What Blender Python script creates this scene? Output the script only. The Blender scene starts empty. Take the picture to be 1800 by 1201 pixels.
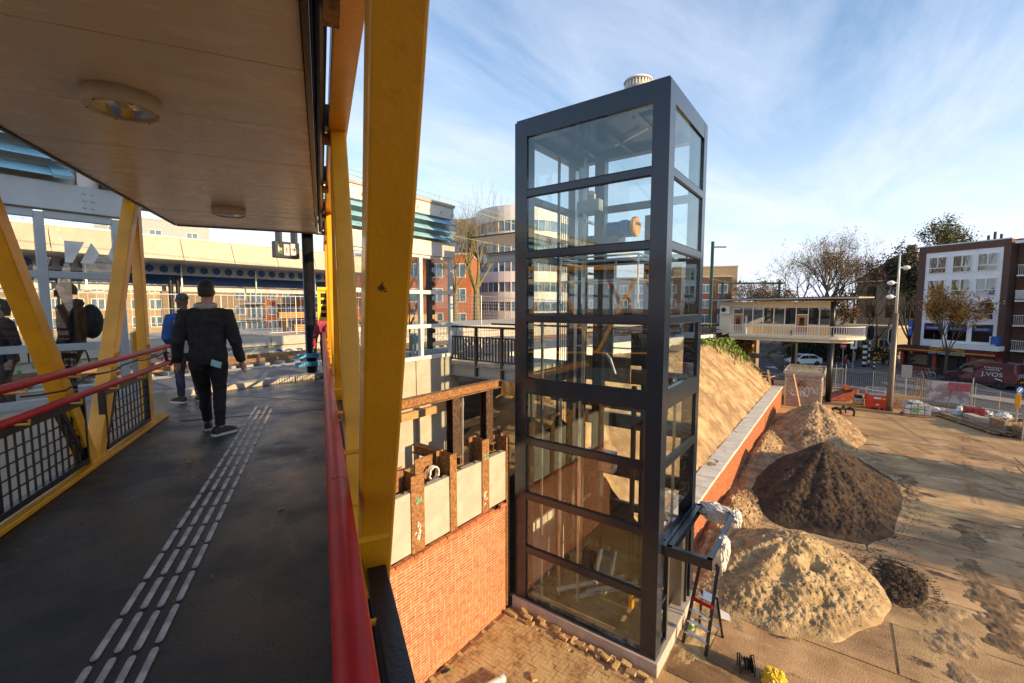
import bpy, bmesh, math, random
from mathutils import Vector, Matrix, noise as mnoise
rnd = random.Random(7)
C = bpy.context.scene.collection
SC = bpy.context.scene
GZ, PZ = -7.5, -1.55          # ground level and platform level; the camera is at z = 0
V = Vector
rad = math.radians
# directions: X runs along the railway, Y away from the street side
AZ = rad(36.5)
F0 = V((math.cos(AZ), math.sin(AZ), 0)); RT = V((math.sin(AZ), -math.cos(AZ), 0))

# ---------------------------------------------------------------- camera
PITCH = math.atan(63 / 780)
fwd = F0 * math.cos(PITCH) - V((0, 0, 1)) * math.sin(PITCH)
up = V((0, 0, 1)) * math.cos(PITCH) + F0 * math.sin(PITCH)
cd = bpy.data.cameras.new('camera'); cam = bpy.data.objects.new('camera', cd); C.objects.link(cam)
cd.sensor_width = 36; cd.lens = 15.6; cd.clip_start = .05; cd.clip_end = 3000
M = Matrix.Identity(4)
for i in range(3):
    M[i][0] = RT[i]; M[i][1] = up[i]; M[i][2] = -fwd[i]
cam.matrix_world = M
SC.camera = cam

# ---------------------------------------------------------------- sky and sun
SUN_EL = rad(16); LIGHT = V((-.02, 1, 0)).normalized()
w = bpy.data.worlds.new('World'); SC.world = w; w.use_nodes = True
N = w.node_tree.nodes; L = w.node_tree.links; N.clear()
out = N.new('ShaderNodeOutputWorld'); bg = N.new('ShaderNodeBackground'); bg.inputs[1].default_value = .15
sky = N.new('ShaderNodeTexSky'); sky.sky_type = 'NISHITA'; sky.sun_disc = False
sky.sun_elevation = SUN_EL; sky.sun_rotation = math.atan2(-LIGHT.x, -LIGHT.y)
sky.air_density = 1.0; sky.dust_density = .6; sky.ozone_density = 1.6
tc = N.new('ShaderNodeTexCoord'); sep = N.new('ShaderNodeSeparateXYZ'); L.new(tc.outputs['Generated'], sep.inputs[0])
def wm(op, a, b=None, clamp=False):
    n = N.new('ShaderNodeMath'); n.operation = op; n.use_clamp = clamp
    for i, q in enumerate((a, b)):
        if q is None: continue
        if isinstance(q, (int, float)): n.inputs[i].default_value = q
        else: L.new(q, n.inputs[i])
    return n.outputs[0]
zc = wm('MAXIMUM', sep.outputs[2], .06)
cx = wm('DIVIDE', sep.outputs[0], zc); cy = wm('DIVIDE', sep.outputs[1], zc)
comb = N.new('ShaderNodeCombineXYZ'); L.new(cx, comb.inputs[0]); L.new(cy, comb.inputs[1])
mp = N.new('ShaderNodeMapping'); L.new(comb.outputs[0], mp.inputs[0])
mp.inputs['Rotation'].default_value = (0, 0, rad(28)); mp.inputs['Scale'].default_value = (.22, .75, 1); mp.inputs['Location'].default_value = (1.3, .4, 0)
n1 = N.new('ShaderNodeTexNoise'); n1.inputs['Scale'].default_value = 1.6; n1.inputs['Detail'].default_value = 9; n1.inputs['Roughness'].default_value = .62; n1.inputs['Distortion'].default_value = .5
L.new(mp.outputs[0], n1.inputs['Vector'])
r1 = N.new('ShaderNodeValToRGB'); r1.color_ramp.elements[0].position = .40; r1.color_ramp.elements[1].position = .78
L.new(n1.outputs['Fac'], r1.inputs[0])
low = wm('SUBTRACT', 1.0, wm('MULTIPLY', sep.outputs[2], 1.75), True)       # more veil towards the horizon
low2 = wm('POWER', low, 2.0)
fac = wm('ADD', wm('MULTIPLY', r1.outputs[0], .66), wm('MULTIPLY', low2, .86), True)
mx = N.new('ShaderNodeMix'); mx.data_type = 'RGBA'; L.new(fac, mx.inputs[0])
hs = N.new('ShaderNodeHueSaturation'); hs.inputs['Saturation'].default_value = 1.04; hs.inputs['Value'].default_value = 1.0
L.new(sky.outputs[0], hs.inputs['Color']); L.new(hs.outputs[0], mx.inputs[6]); mx.inputs[7].default_value = (3.55, 3.78, 4.45, 1)
L.new(mx.outputs[2], bg.inputs[0]); L.new(bg.outputs[0], out.inputs[0])
sd = bpy.data.lights.new('sun', 'SUN'); sun = bpy.data.objects.new('sun', sd); C.objects.link(sun)
sd.energy = 4.2; sd.angle = rad(.53); sd.color = (1, .70, .37)
ld = V((LIGHT.x * math.cos(SUN_EL), LIGHT.y * math.cos(SUN_EL), -math.sin(SUN_EL)))
sun.rotation_euler = ld.to_track_quat('-Z', 'Y').to_euler(); sun.location = (0, -30, 20)
SC.view_settings.view_transform = 'Standard'; SC.view_settings.look = 'None'; SC.view_settings.gamma = 1
SC.view_settings.exposure = .92
SC.view_settings.use_curve_mapping = False
SC.render.engine = 'CYCLES'; SC.cycles.max_bounces = 10; SC.cycles.transparent_max_bounces = 24
SC.cycles.caustics_reflective = False; SC.cycles.caustics_refractive = False

# ---------------------------------------------------------------- materials
def mat(name, col, rough=.6, metal=0., var=.12, scale=4., bump=0., bscale=40., col2=None, lo=.42, hi=.62, rvar=0., rand=0., hrand=0., spec=.5, detail=5., stretch=None, coat=0., world=False):
    m = bpy.data.materials.new(name); m.use_nodes = True
    nt = m.node_tree; n = nt.nodes; l = nt.links
    b = n['Principled BSDF']
    b.inputs['Roughness'].default_value = rough; b.inputs['Metallic'].default_value = metal
    b.inputs['Specular IOR Level'].default_value = spec
    if coat: b.inputs['Coat Weight'].default_value = coat; b.inputs['Coat Roughness'].default_value = .15
    t = n.new('ShaderNodeTexCoord'); src = t.outputs['Object']
    if world: src = n.new('ShaderNodeNewGeometry').outputs['Position']
    if stretch:
        mpn = n.new('ShaderNodeMapping'); mpn.inputs['Scale'].default_value = stretch; l.new(src, mpn.inputs[0]); src = mpn.outputs[0]
    nz = n.new('ShaderNodeTexNoise'); nz.inputs['Scale'].default_value = scale; nz.inputs['Detail'].default_value = detail; nz.inputs['Roughness'].default_value = .6
    l.new(src, nz.inputs['Vector'])
    cr = n.new('ShaderNodeValToRGB'); e = cr.color_ramp.elements
    c1 = [c * (1 - var) for c in col]; c2 = list(col2) if col2 else [min(1, c * (1 + var)) for c in col]
    e[0].position = lo; e[0].color = (*c1, 1); e[1].position = hi; e[1].color = (*c2, 1)
    l.new(nz.outputs['Fac'], cr.inputs[0]); colout = cr.outputs[0]
    if rand or hrand:
        oi = n.new('ShaderNodeObjectInfo'); ge = n.new('ShaderNodeNewGeometry')
        ad = n.new('ShaderNodeMath'); ad.operation = 'ADD'; l.new(oi.outputs['Random'], ad.inputs[0]); l.new(ge.outputs['Random Per Island'], ad.inputs[1])
        fr = n.new('ShaderNodeMath'); fr.operation = 'FRACT'; l.new(ad.outputs[0], fr.inputs[0])
        hv = n.new('ShaderNodeHueSaturation')
        mr = n.new('ShaderNodeMapRange'); mr.inputs[3].default_value = 1 - rand; mr.inputs[4].default_value = 1 + rand; l.new(fr.outputs[0], mr.inputs[0]); l.new(mr.outputs[0], hv.inputs['Value'])
        m2 = n.new('ShaderNodeMath'); m2.operation = 'MULTIPLY'; m2.inputs[1].default_value = 7.31; l.new(fr.outputs[0], m2.inputs[0])
        f2 = n.new('ShaderNodeMath'); f2.operation = 'FRACT'; l.new(m2.outputs[0], f2.inputs[0])
        mr2 = n.new('ShaderNodeMapRange'); mr2.inputs[3].default_value = .5 - hrand; mr2.inputs[4].default_value = .5 + hrand; l.new(f2.outputs[0], mr2.inputs[0]); l.new(mr2.outputs[0], hv.inputs['Hue'])
        l.new(colout, hv.inputs['Color']); colout = hv.outputs[0]
    l.new(colout, b.inputs['Base Color'])
    if rvar:
        mrr = n.new('ShaderNodeMapRange'); mrr.inputs[1].default_value = .35; mrr.inputs[2].default_value = .65
        mrr.inputs[3].default_value = max(.02, rough - rvar); mrr.inputs[4].default_value = min(1, rough + rvar)
        l.new(nz.outputs['Fac'], mrr.inputs[0]); l.new(mrr.outputs[0], b.inputs['Roughness'])
    if bump:
        nb = n.new('ShaderNodeTexNoise'); nb.inputs['Scale'].default_value = bscale; nb.inputs['Detail'].default_value = 6; l.new(src, nb.inputs['Vector'])
        bp = n.new('ShaderNodeBump'); bp.inputs['Strength'].default_value = bump; bp.inputs['Distance'].default_value = .02
        l.new(nb.outputs['Fac'], bp.inputs['Height']); l.new(bp.outputs[0], b.inputs['Normal'])
    return m

def glass(name, tint=(.86, .92, .92), r0=.05, rough=0.0, gloss=(1, 1, 1)):
    m = bpy.data.materials.new(name); m.use_nodes = True; n = m.node_tree.nodes; l = m.node_tree.links; n.clear()
    o = n.new('ShaderNodeOutputMaterial'); mi = n.new('ShaderNodeMixShader'); lw = n.new('ShaderNodeLayerWeight'); lw.inputs[0].default_value = .5
    pw = n.new('ShaderNodeMath'); pw.operation = 'POWER'; pw.inputs[1].default_value = 5; l.new(lw.outputs['Facing'], pw.inputs[0])
    ma = n.new('ShaderNodeMath'); ma.operation = 'MULTIPLY_ADD'; ma.inputs[1].default_value = 1 - r0; ma.inputs[2].default_value = r0; l.new(pw.outputs[0], ma.inputs[0])
    tr = n.new('ShaderNodeBsdfTransparent'); tr.inputs[0].default_value = (*tint, 1)
    gl = n.new('ShaderNodeBsdfGlossy'); gl.inputs['Roughness'].default_value = rough; gl.inputs['Color'].default_value = (*gloss, 1)
    l.new(ma.outputs[0], mi.inputs[0]); l.new(tr.outputs[0], mi.inputs[1]); l.new(gl.outputs[0], mi.inputs[2]); l.new(mi.outputs[0], o.inputs[0])
    return m
def emit(name, col, s):
    m = bpy.data.materials.new(name); m.use_nodes = True; b = m.node_tree.nodes['Principled BSDF']
    b.inputs['Base Color'].default_value = (*col, 1); b.inputs['Emission Color'].default_value = (*col, 1); b.inputs['Emission Strength'].default_value = s
    return m

m_yellow = mat('yellow paint', (.80, .365, .008), .34, var=.12, scale=3, bump=.12, bscale=70, lo=.35, hi=.7, coat=.3)
def weather(m, col, scale, thr, soft=.04, stretch=None, rough=.8, world=False):
    """patchy wear of another colour on top of a material's colour"""
    n = m.node_tree.nodes; l = m.node_tree.links; b = n['Principled BSDF']
    src = b.inputs['Base Color'].links[0].from_socket
    t = n.new('ShaderNodeTexCoord'); v = t.outputs['Object']
    if world: v = n.new('ShaderNodeNewGeometry').outputs['Position']
    if stretch:
        mpn = n.new('ShaderNodeMapping'); mpn.inputs['Scale'].default_value = stretch; l.new(v, mpn.inputs[0]); v = mpn.outputs[0]
    nz = n.new('ShaderNodeTexNoise'); nz.inputs['Scale'].default_value = scale; nz.inputs['Detail'].default_value = 8; nz.inputs['Roughness'].default_value = .7; l.new(v, nz.inputs['Vector'])
    cr = n.new('ShaderNodeValToRGB'); cr.color_ramp.elements[0].position = thr; cr.color_ramp.elements[1].position = thr + soft; l.new(nz.outputs['Fac'], cr.inputs[0])
    mi = n.new('ShaderNodeMix'); mi.data_type = 'RGBA'; l.new(cr.outputs[0], mi.inputs[0]); l.new(src, mi.inputs[6]); mi.inputs[7].default_value = (*col, 1)
    l.new(mi.outputs[2], b.inputs['Base Color'])
    return m
weather(m_yellow, (.42, .20, .02), 2.2, .60, .2); weather(m_yellow, (.075, .035, .015), 13, .685, .03); weather(m_yellow, (.10, .05, .02), 38, .70, .03)
m_red = weather(mat('red paint', (.46, .012, .014), .42, var=.12, scale=6, bump=.04, spec=.28), (.62, .45, .42), 20, .75, .02)
m_black = mat('black paint', (.008, .008, .0095), .38, var=.3, scale=8, bump=.1, bscale=60)
m_deck = mat('wet asphalt deck', (.004, .0048, .007), .32, var=.35, scale=1.3, bump=.35, bscale=130, rvar=.26, col2=(.011, .0115, .013), lo=.38, hi=.66, detail=9, spec=.5)
weather(m_deck, (.035, .034, .033), 2.1, .64, .12)
m_tact = mat('tactile strip', (.46, .43, .395), .75, var=.25, scale=9, bump=.25, bscale=80)
m_soffit = mat('roof soffit paint', (.70, .68, .66), .26, var=.04, scale=2.5, bump=.05, bscale=120, stretch=(1, 2, 1), rvar=.05)
m_cream = mat('cream housing', (.55, .51, .44), .5, var=.05)
m_steel = mat('tower steel', (.011, .0195, .034), .26, var=.08, scale=2, bump=.01, coat=.35)
m_glass = glass('lift glass', (.925, .955, .95), .08, gloss=(.86, .95, .92))
m_glass2 = glass('screen glass', (.94, .965, .965), .035)
m_rubber = mat('rubber seal', (.012, .012, .012), .6)
m_conc = weather(mat('concrete', (.43, .40, .34), .85, var=.14, scale=2.2, bump=.25, bscale=30, detail=8), (.20, .17, .12), 2.4, .66, .2, (1, 1, .35))
m_conc2 = weather(mat('white concrete', (.43, .40, .345), .8, var=.08, scale=3, bump=.15, bscale=30), (.30, .26, .2), 2.0, .63, .2, (1, 1, .4))
m_plinth = mat('plinth concrete', (.46, .41, .36), .85, var=.1, scale=3, bump=.25, bscale=35)
m_brick = mat('red brick', (.42, .145, .06), .85, var=.22, scale=14, bump=.3, bscale=60, rand=.20, hrand=.007, world=True)
m_mortar = mat('mortar', (.72, .62, .48), .95, var=.1, scale=12, bump=.3)
m_paver = weather(mat('clay paver', (.40, .245, .11), .9, var=.25, scale=10, bump=.35, bscale=40, rand=.24, hrand=.012, world=True), (.55, .40, .20), 1.7, .42, .16, world=True)
m_sand = mat('sand', (.42, .29, .15), .95, var=.2, scale=3, bump=.5, bscale=45, col2=(.52, .38, .21), detail=9)
m_rust = mat('rusty steel', (.26, .12, .046), .8, var=.3, scale=16, bump=.4, bscale=40, col2=(.35, .18, .07), detail=9)
m_rust2 = mat('dark rusty steel', (.055, .032, .024), .6, var=.4, scale=18, bump=.3, bscale=40, col2=(.11, .06, .035))
m_galv = mat('galvanised steel', (.42, .43, .43), .38, metal=.8, var=.12, scale=8)
m_alu = mat('aluminium', (.62, .62, .61), .3, metal=.85, var=.06)
m_wood = mat('timber', (.42, .27, .12), .75, var=.18, scale=3, bump=.2, stretch=(1, 1, 12))
m_wood2 = mat('weathered board', (.30, .21, .12), .85, var=.3, scale=5, bump=.3, rand=.2)
m_white = mat('white paint', (.74, .73, .70), .5, var=.05, scale=3)
m_grey = mat('grey blue paint', (.34, .40, .43), .45, var=.06, scale=2.5, bump=.03)
m_dark = mat('dark interior', (.02, .02, .022), .7)
m_coping = mat('coping concrete', (.60, .56, .49), .8, var=.10, scale=2, bump=.2, bscale=40, world=True)
# ---------------------------------------------------------------- geometry helpers
class MB:
    def __init__(s): s.v = []; s.f = []
    def add(s, vs, fs):
        o = len(s.v); s.v += [tuple(p) for p in vs]; s.f += [tuple(i + o for i in f) for f in fs]; return s
    def box(s, x0, x1, y0, y1, z0, z1):
        vs = [(x, y, z) for z in (z0, z1) for y in (y0, y1) for x in (x0, x1)]
        return s.add(vs, [(0, 2, 3, 1), (4, 5, 7, 6), (0, 1, 5, 4), (2, 6, 7, 3), (0, 4, 6, 2), (1, 3, 7, 5)])
    def obox(s, c, X, Y, Z):
        c, X, Y, Z = V(c), V(X), V(Y), V(Z)
        vs = [c + X * a + Y * b + Z * d for d in (-1, 1) for b in (-1, 1) for a in (-1, 1)]
        return s.add(vs, [(0, 2, 3, 1), (4, 5, 7, 6), (0, 1, 5, 4), (2, 6, 7, 3), (0, 4, 6, 2), (1, 3, 7, 5)])
    def bar(s, p, q, wd, h, upv=(0, 0, 1)):
        p, q = V(p), V(q); d = (q - p); ln = d.length; d.normalize()
        u = V(upv)
        if abs(d.dot(u)) > .99: u = V((0, 1, 0))
        sd_ = d.cross(u).normalized(); u2 = sd_.cross(d)
        return s.obox((p + q) / 2, d * ln / 2, sd_ * wd / 2, u2 * h / 2)
    def ibeam(s, p, q, wd, h, t=.014, upv=(0, 0, 1)):
        p, q = V(p), V(q); d = (q - p).normalized(); u = V(upv)
        if abs(d.dot(u)) > .99: u = V((0, 1, 0))
        sd_ = d.cross(u).normalized(); u2 = sd_.cross(d)
        for k in (-1, 1):
            s.bar(p + u2 * k * (h - t) / 2, q + u2 * k * (h - t) / 2, wd, t, u2)
        return s.bar(p, q, t, h - 2 * t, u2)
    def tube(s, pts, r, n=8, cap=True, closed=False):
        pts = [V(p) for p in pts]; m = len(pts); rr = r if isinstance(r, (list, tuple)) else [r] * m
        o = len(s.v); pu = None
        for i, p in enumerate(pts):
            if closed: d = (pts[(i + 1) % m] - pts[i - 1])
            else: d = pts[min(i + 1, m - 1)] - pts[max(i - 1, 0)]
            d.normalize()
            if pu is None: pu = V((0, 0, 1)) if abs(d.z) < .9 else V((1, 0, 0))
            a = d.cross(pu).normalized(); pu = a.cross(d).normalized()
            for k in range(n):
                t = 2 * math.pi * k / n; s.v.append(tuple(p + a * math.cos(t) * rr[i] + pu * math.sin(t) * rr[i]))
        for i in range(m if closed else m - 1):
            j = (i + 1) % m
            for k in range(n): s.f.append((o + i * n + k, o + i * n + (k + 1) % n, o + j * n + (k + 1) % n, o + j * n + k))
        if cap and not closed:
            s.f.append(tuple(o + k for k in reversed(range(n)))); s.f.append(tuple(o + (m - 1) * n + k for k in range(n)))
        return s
    def lathe(s, c, prof, n=24, ax='z'):
        o = len(s.v); c = V(c)
        for r, h in prof:
            for k in range(n):
                t = 2 * math.pi * k / n; a, b = r * math.cos(t), r * math.sin(t)
                s.v.append(tuple(c + (V((a, b, h)) if ax == 'z' else V((h, a, b)) if ax == 'x' else V((b, h, a)))))
        for i in range(len(prof) - 1):
            for k in range(n): s.f.append((o + i * n + k, o + i * n + (k + 1) % n, o + (i + 1) * n + (k + 1) % n, o + (i + 1) * n + k))
        s.f.append(tuple(o + k for k in reversed(range(n)))); s.f.append(tuple(o + (len(prof) - 1) * n + k for k in range(n)))
        return s
    def prism(s, poly, z0, z1):
        n = len(poly); vs = [(x, y, z0) for x, y in poly] + [(x, y, z1) for x, y in poly]
        return s.add(vs, [tuple(reversed(range(n))), tuple(range(n, 2 * n))] + [(i, (i + 1) % n, n + (i + 1) % n, n + i) for i in range(n)])
    def extr(s, poly, vec):
        """3D polygon extruded along vec"""
        n = len(poly); p = [V(q) for q in poly]; e = V(vec)
        return s.add(p + [q + e for q in p], [tuple(reversed(range(n))), tuple(range(n, 2 * n))] + [(i, (i + 1) % n, n + (i + 1) % n, n + i) for i in range(n)])
    def quad(s, a, b, c, d): return s.add([a, b, c, d], [(0, 1, 2, 3)])
    def loft(s, rings, cap=True):
        n = len(rings[0]); o = len(s.v)
        for r in rings: s.v += [tuple(p) for p in r]
        for i in range(len(rings) - 1):
            for k in range(n): s.f.append((o + i * n + k, o + i * n + (k + 1) % n, o + (i + 1) * n + (k + 1) % n, o + (i + 1) * n + k))
        if cap:
            s.f.append(tuple(o + k for k in reversed(range(n)))); s.f.append(tuple(o + (len(rings) - 1) * n + k for k in range(n)))
        return s
    def ball(s, c, rx, ry, rz, n=12, m=8):
        c = V(c); rings = []
        for i in range(m + 1):
            t = math.pi * (i + .02) / (m + .04); r = math.sin(t); z = -math.cos(t)
            rings.append([c + V((rx * r * math.cos(2 * math.pi * k / n), ry * r * math.sin(2 * math.pi * k / n), rz * z)) for k in range(n)])
        return s.loft(rings)
    def mesh(s, name, m=None, smooth=False):
        me = bpy.data.meshes.new(name); me.from_pydata(s.v, [], s.f)
        if smooth: me.polygons.foreach_set('use_smooth', [True] * len(me.polygons))
        if m: me.materials.append(m)
        me.update(); return me
    def build(s, name, m, parent=None, smooth=False, bevel=0, loc=None, fix=True):
        me = s.mesh(name, m, smooth)
        if fix:
            bm = bmesh.new(); bm.from_mesh(me); bmesh.ops.recalc_face_normals(bm, faces=bm.faces); bm.to_mesh(me); bm.free()
        o = bpy.data.objects.new(name, me); C.objects.link(o)
        if parent: o.parent = parent
        if loc: o.location = loc
        if bevel:
            bv = o.modifiers.new('bevel', 'BEVEL'); bv.width = bevel; bv.segments = 2; bv.limit_method = 'ANGLE'; bv.angle_limit = rad(40)
        return o
def inst(name, me, parent=None, loc=(0, 0, 0), rot=None, scale=None):
    o = bpy.data.objects.new(name, me); C.objects.link(o)
    if parent: o.parent = parent
    o.location = loc
    if rot is not None: o.rotation_euler = rot
    if scale is not None: o.scale = scale
    return o
def tag(o, label, cat, group=None):
    o['label'] = label; o['category'] = cat
    if group: o['group'] = group
    return o
def thing(name, label, cat, loc=(0, 0, 0), rz=0, group=None):
    o = bpy.data.objects.new(name, None); C.objects.link(o); o.location = loc; o.rotation_euler = (0, 0, rz); o.empty_display_size = .2
    return tag(o, label, cat, group)
def struct(o): o['kind'] = 'structure'; return o
def stuff(o): o['kind'] = 'stuff'; return o
def copy_tree(o, parent=None):
    c = o.copy(); C.objects.link(c)
    if parent: c.parent = parent
    for ch in list(o.children): copy_tree(ch, c)
    return c
def text(body, m, parent, loc, rot, size, name='lettering', ext=.004, align='CENTER', sx=1.):
    cu = bpy.data.curves.new(name, 'FONT'); cu.body = body; cu.size = size; cu.extrude = ext; cu.align_x = align; cu.align_y = 'CENTER'; cu.resolution_u = 3
    cu.materials.append(m); tmp = bpy.data.objects.new(name, cu); C.objects.link(tmp); bpy.context.view_layer.update()
    me = bpy.data.meshes.new_from_object(tmp.evaluated_get(bpy.context.evaluated_depsgraph_get())); C.objects.unlink(tmp); bpy.data.objects.remove(tmp)
    o = bpy.data.objects.new(name, me); C.objects.link(o)
    if parent: o.parent = parent
    o.location = loc; o.rotation_euler = rot; o.scale = (sx, 1, 1); return o
def fbm(x, y, z=0, o=5):
    return mnoise.fractal(V((x, y, z)), 1.0, 2.0, o)
def heightfield(name, fn, x0, x1, y0, y1, nx, ny, m):
    mb = MB()
    for j in range(ny + 1):
        for i in range(nx + 1):
            x = x0 + (x1 - x0) * i / nx; y = y0 + (y1 - y0) * j / ny; mb.v.append((x, y, fn(x, y)))
    for j in range(ny):
        for i in range(nx):
            a = j * (nx + 1) + i; mb.f.append((a, a + 1, a + nx + 2, a + nx + 1))
    return mb.build(name, m, smooth=True, fix=False)

# ---------------------------------------------------------------- ground, streets, railway bed
SDIR = V((.5635, .8261, 0)); QDIR = V((.8261, -.5635, 0)); SRZ = math.atan2(QDIR.y, QDIR.x)   # street runs along SDIR
def sq(q, s, z=0): return QDIR * q + SDIR * s + V((0, 0, z))
def sheet(name, poly, z, m, thick=0):
    mb = MB()
    if thick: mb.prism([(p[0], p[1]) for p in poly], z - thick, z)
    else: mb.add([(p[0], p[1], z) for p in poly], [tuple(range(len(poly)))])
    return struct(mb.build(name, m))
m_ground = mat('earth', (.16, .12, .075), .95, var=.3, scale=.5, bump=.4, bscale=12)
m_yard = mat('yard earth', (.36, .22, .10), .95, var=.2, scale=.55, bump=.5, bscale=22, col2=(.50, .32, .145), lo=.36, hi=.64, detail=10)
weather(m_yard, (.10, .062, .032), .9, .60, .10)
m_plate = mat('steel road plate', (.39, .22, .088), .72, var=.25, scale=.8, bump=.5, bscale=30, col2=(.56, .36, .165), lo=.35, hi=.66, detail=9, rand=.14, hrand=.006, world=True)
weather(m_plate, (.17, .097, .045), .42, .50, .16, (1, .5, 1), world=True); weather(m_plate, (.06, .036, .02), 1.1, .575, .05, (1, .4, 1), world=True); weather(m_plate, (.56, .40, .22), 1.0, .60, .04, (1, .45, 1), world=True)
m_asph = mat('asphalt', (.06, .06, .065), .8, var=.15, scale=1, bump=.2, bscale=80)
m_pave = mat('grey pavement', (.14, .12, .105), .85, var=.15, scale=2, bump=.3, bscale=20)
m_line = mat('road marking', (.72, .72, .70), .7, var=.1)
m_kerb = mat('kerb stone', (.33, .31, .28), .85, var=.12)
R9 = 900
sheet('ground', [(-R9, -R9), (R9, -R9), (R9, R9), (-R9, R9)], GZ - .03, m_ground)
yard = sheet('yard', [(-12, 6.3), (-12, -30), (30, -30)] + [tuple(sq(40.6, s)[:2]) for s in (0, 14, 22, 27.5)] + [(48.5, 3.9), (46, 6.3)], GZ, m_yard)
road = sheet('road', [tuple(sq(q, s)[:2]) for q, s in ((41, -60), (52, -60), (52, 30), (53, 150), (41, 150))], GZ - .016, m_asph)
pav = sheet('pavement', [tuple(sq(q, s)[:2]) for q, s in ((52.15, -60), (64, -60), (64, 31), (60, 37), (52.15, 30))], GZ + .10, m_pave, .14)
sheet('square', [tuple(sq(q, s)[:2]) for q, s in ((52.2, 30), (60, 37), (64, 31), (110, 31), (110, 90), (53.2, 90))], GZ - .012, m_asph)
for q0, q1 in ((51.98, 52.15),):
    sheet('kerb', [tuple(sq(q, s)[:2]) for q, s in ((q0, -60), (q1, -60), (q1, 30), (q0, 30))], GZ + .11, m_kerb, .16)
sheet('median', [tuple(sq(q, s)[:2]) for q, s in ((47, -60), (49.2, -60), (49.2, 27), (48, 28.6), (47, 27))], GZ + .10, m_kerb, .16)
sheet('traffic_island', [tuple(sq(q, s)[:2]) for q, s in ((51.5, 33.2), (57, 31.8), (59.5, 34.5), (57, 36.3), (52.5, 36.0))], GZ + .09, m_pave, .14)
for q0, q1, s0, s1 in ((43.3, 43.45, -60, 60), (50.9, 51.02, -60, 28)):
    sheet('road_line', [tuple(sq(q, s)[:2]) for q, s in ((q0, s0), (q1, s0), (q1, s1), (q0, s1))], GZ - .011, m_line)
for k in range(9):
    sheet('road_line', [tuple(sq(q, s)[:2]) for q, s in ((47.3 + k * .9, 39), (47.8 + k * .9, 39), (47.8 + k * .9, 41), (47.3 + k * .9, 41))], GZ - .007, m_line)
# steel road plates lying on the yard
plates = []
def plate(x0, x1, y0, y1, rz=0, dz=0):
    dx, dy = (x1 - x0) / 2 - .02, (y1 - y0) / 2 - .02
    o = MB().box(-dx, dx, -dy, dy, 0, .022).build('plate', m_plate, yard, bevel=.004)
    o.location = ((x0 + x1) / 2, (y0 + y1) / 2, GZ + .002 + dz); o.rotation_euler = (rnd.uniform(-.0012, .0012), rnd.uniform(-.0012, .0012), rz + rnd.uniform(-.006, .006)); return o
plate(8.75, 9.45, -.6, 2.55); plate(9.47, 11.3, -1.7, 1.95, -.05)
xs = [11.45, 13.3, 15.1, 16.9, 18.8, 20.7, 22.6, 24.5, 26.4, 28.3, 30.2, 32.1, 34]
for i in range(len(xs) - 1):
    for y0, y1 in ((-7.2, -1.3), (-13.1, -7.22), (-19, -13.12)):
        if i < 11 or y0 > -8: plate(xs[i], xs[i + 1], y0 + (.3 if i % 2 else 0), y1 + (.3 if i % 2 else 0), dz=0)
for i in (0, 1, 2, 3): plate(xs[i], xs[i + 1], -1.28 + (.3 if i % 2 else 0), 3.1, dz=0)
for i in range(7, 12): plate(xs[i], xs[i + 1], -1.28 + (.3 if i % 2 else 0), 2.2, dz=0)
# ---------------------------------------------------------------- left retaining wall, clay paving
bw = thing('brick_wall', 'red brick retaining wall below the concrete panels, left of the lift tower', 'wall', (8.28, 6.4, GZ))
MB().box(-14.2, 0, -.072, .12, 0, 2.62).build('mortar_core', m_mortar, bw)
bricks = []
for c in range(43):
    z = .03 + c * .0625; x = -.0 - (.11 if c % 2 else 0)
    if c % 2: bricks.append((-.052, z, .1))
    while x > -14:
        ln = .21 if rnd.random() > .12 else .10
        bricks.append((x - ln / 2, z, ln)); x -= ln + .0105
unit = {.21: MB().box(-.105, .105, 0, .09, -.026, .026).mesh('brick', m_brick), .10: MB().box(-.05, .05, 0, .09, -.026, .026).mesh('brick', m_brick)}
def bvis(b): return 8.28 + b[0] > 3.3 + (b[1] - 2.6) * -.75
vis = sorted([b for b in bricks if bvis(b)], key=lambda b: (8.28 + b[0]) ** 2 + (b[1] - 7.5) ** 2)
ind = set(vis[:292]); rest = MB()
for b in bricks:
    ln = .10 if b[2] < .15 else .21; y = -.0765 + rnd.uniform(-.0015, .0015)
    if b in ind: inst('brick', unit[ln], bw, (b[0], y, b[1]), (rnd.uniform(-.004, .004), rnd.uniform(-.006, .006), rnd.uniform(-.008, .008)))
    else: rest.box(b[0] - ln / 2, b[0] + ln / 2, y, y + .03, b[1] - .026, b[1] + .026)
stuff(rest.build('brick', m_brick, bw))
cb = MB().box(-.105, .105, -.05, .05, -.0275, .0275).mesh('coping_brick', m_brick)
x = -.11
while x > -9:
    if not (-.55 < x < -.28): inst('coping_brick', cb, bw, (x, -.05 + rnd.uniform(-.012, .012), 2.715), (rnd.uniform(-.03, .03), rnd.uniform(-.02, .02), rnd.uniform(-.04, .04)))
    x -= .222
MB().box(-9, 0, .06, .10, 2.62, 2.76).build('dark_joint', m_rubber, bw)
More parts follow.
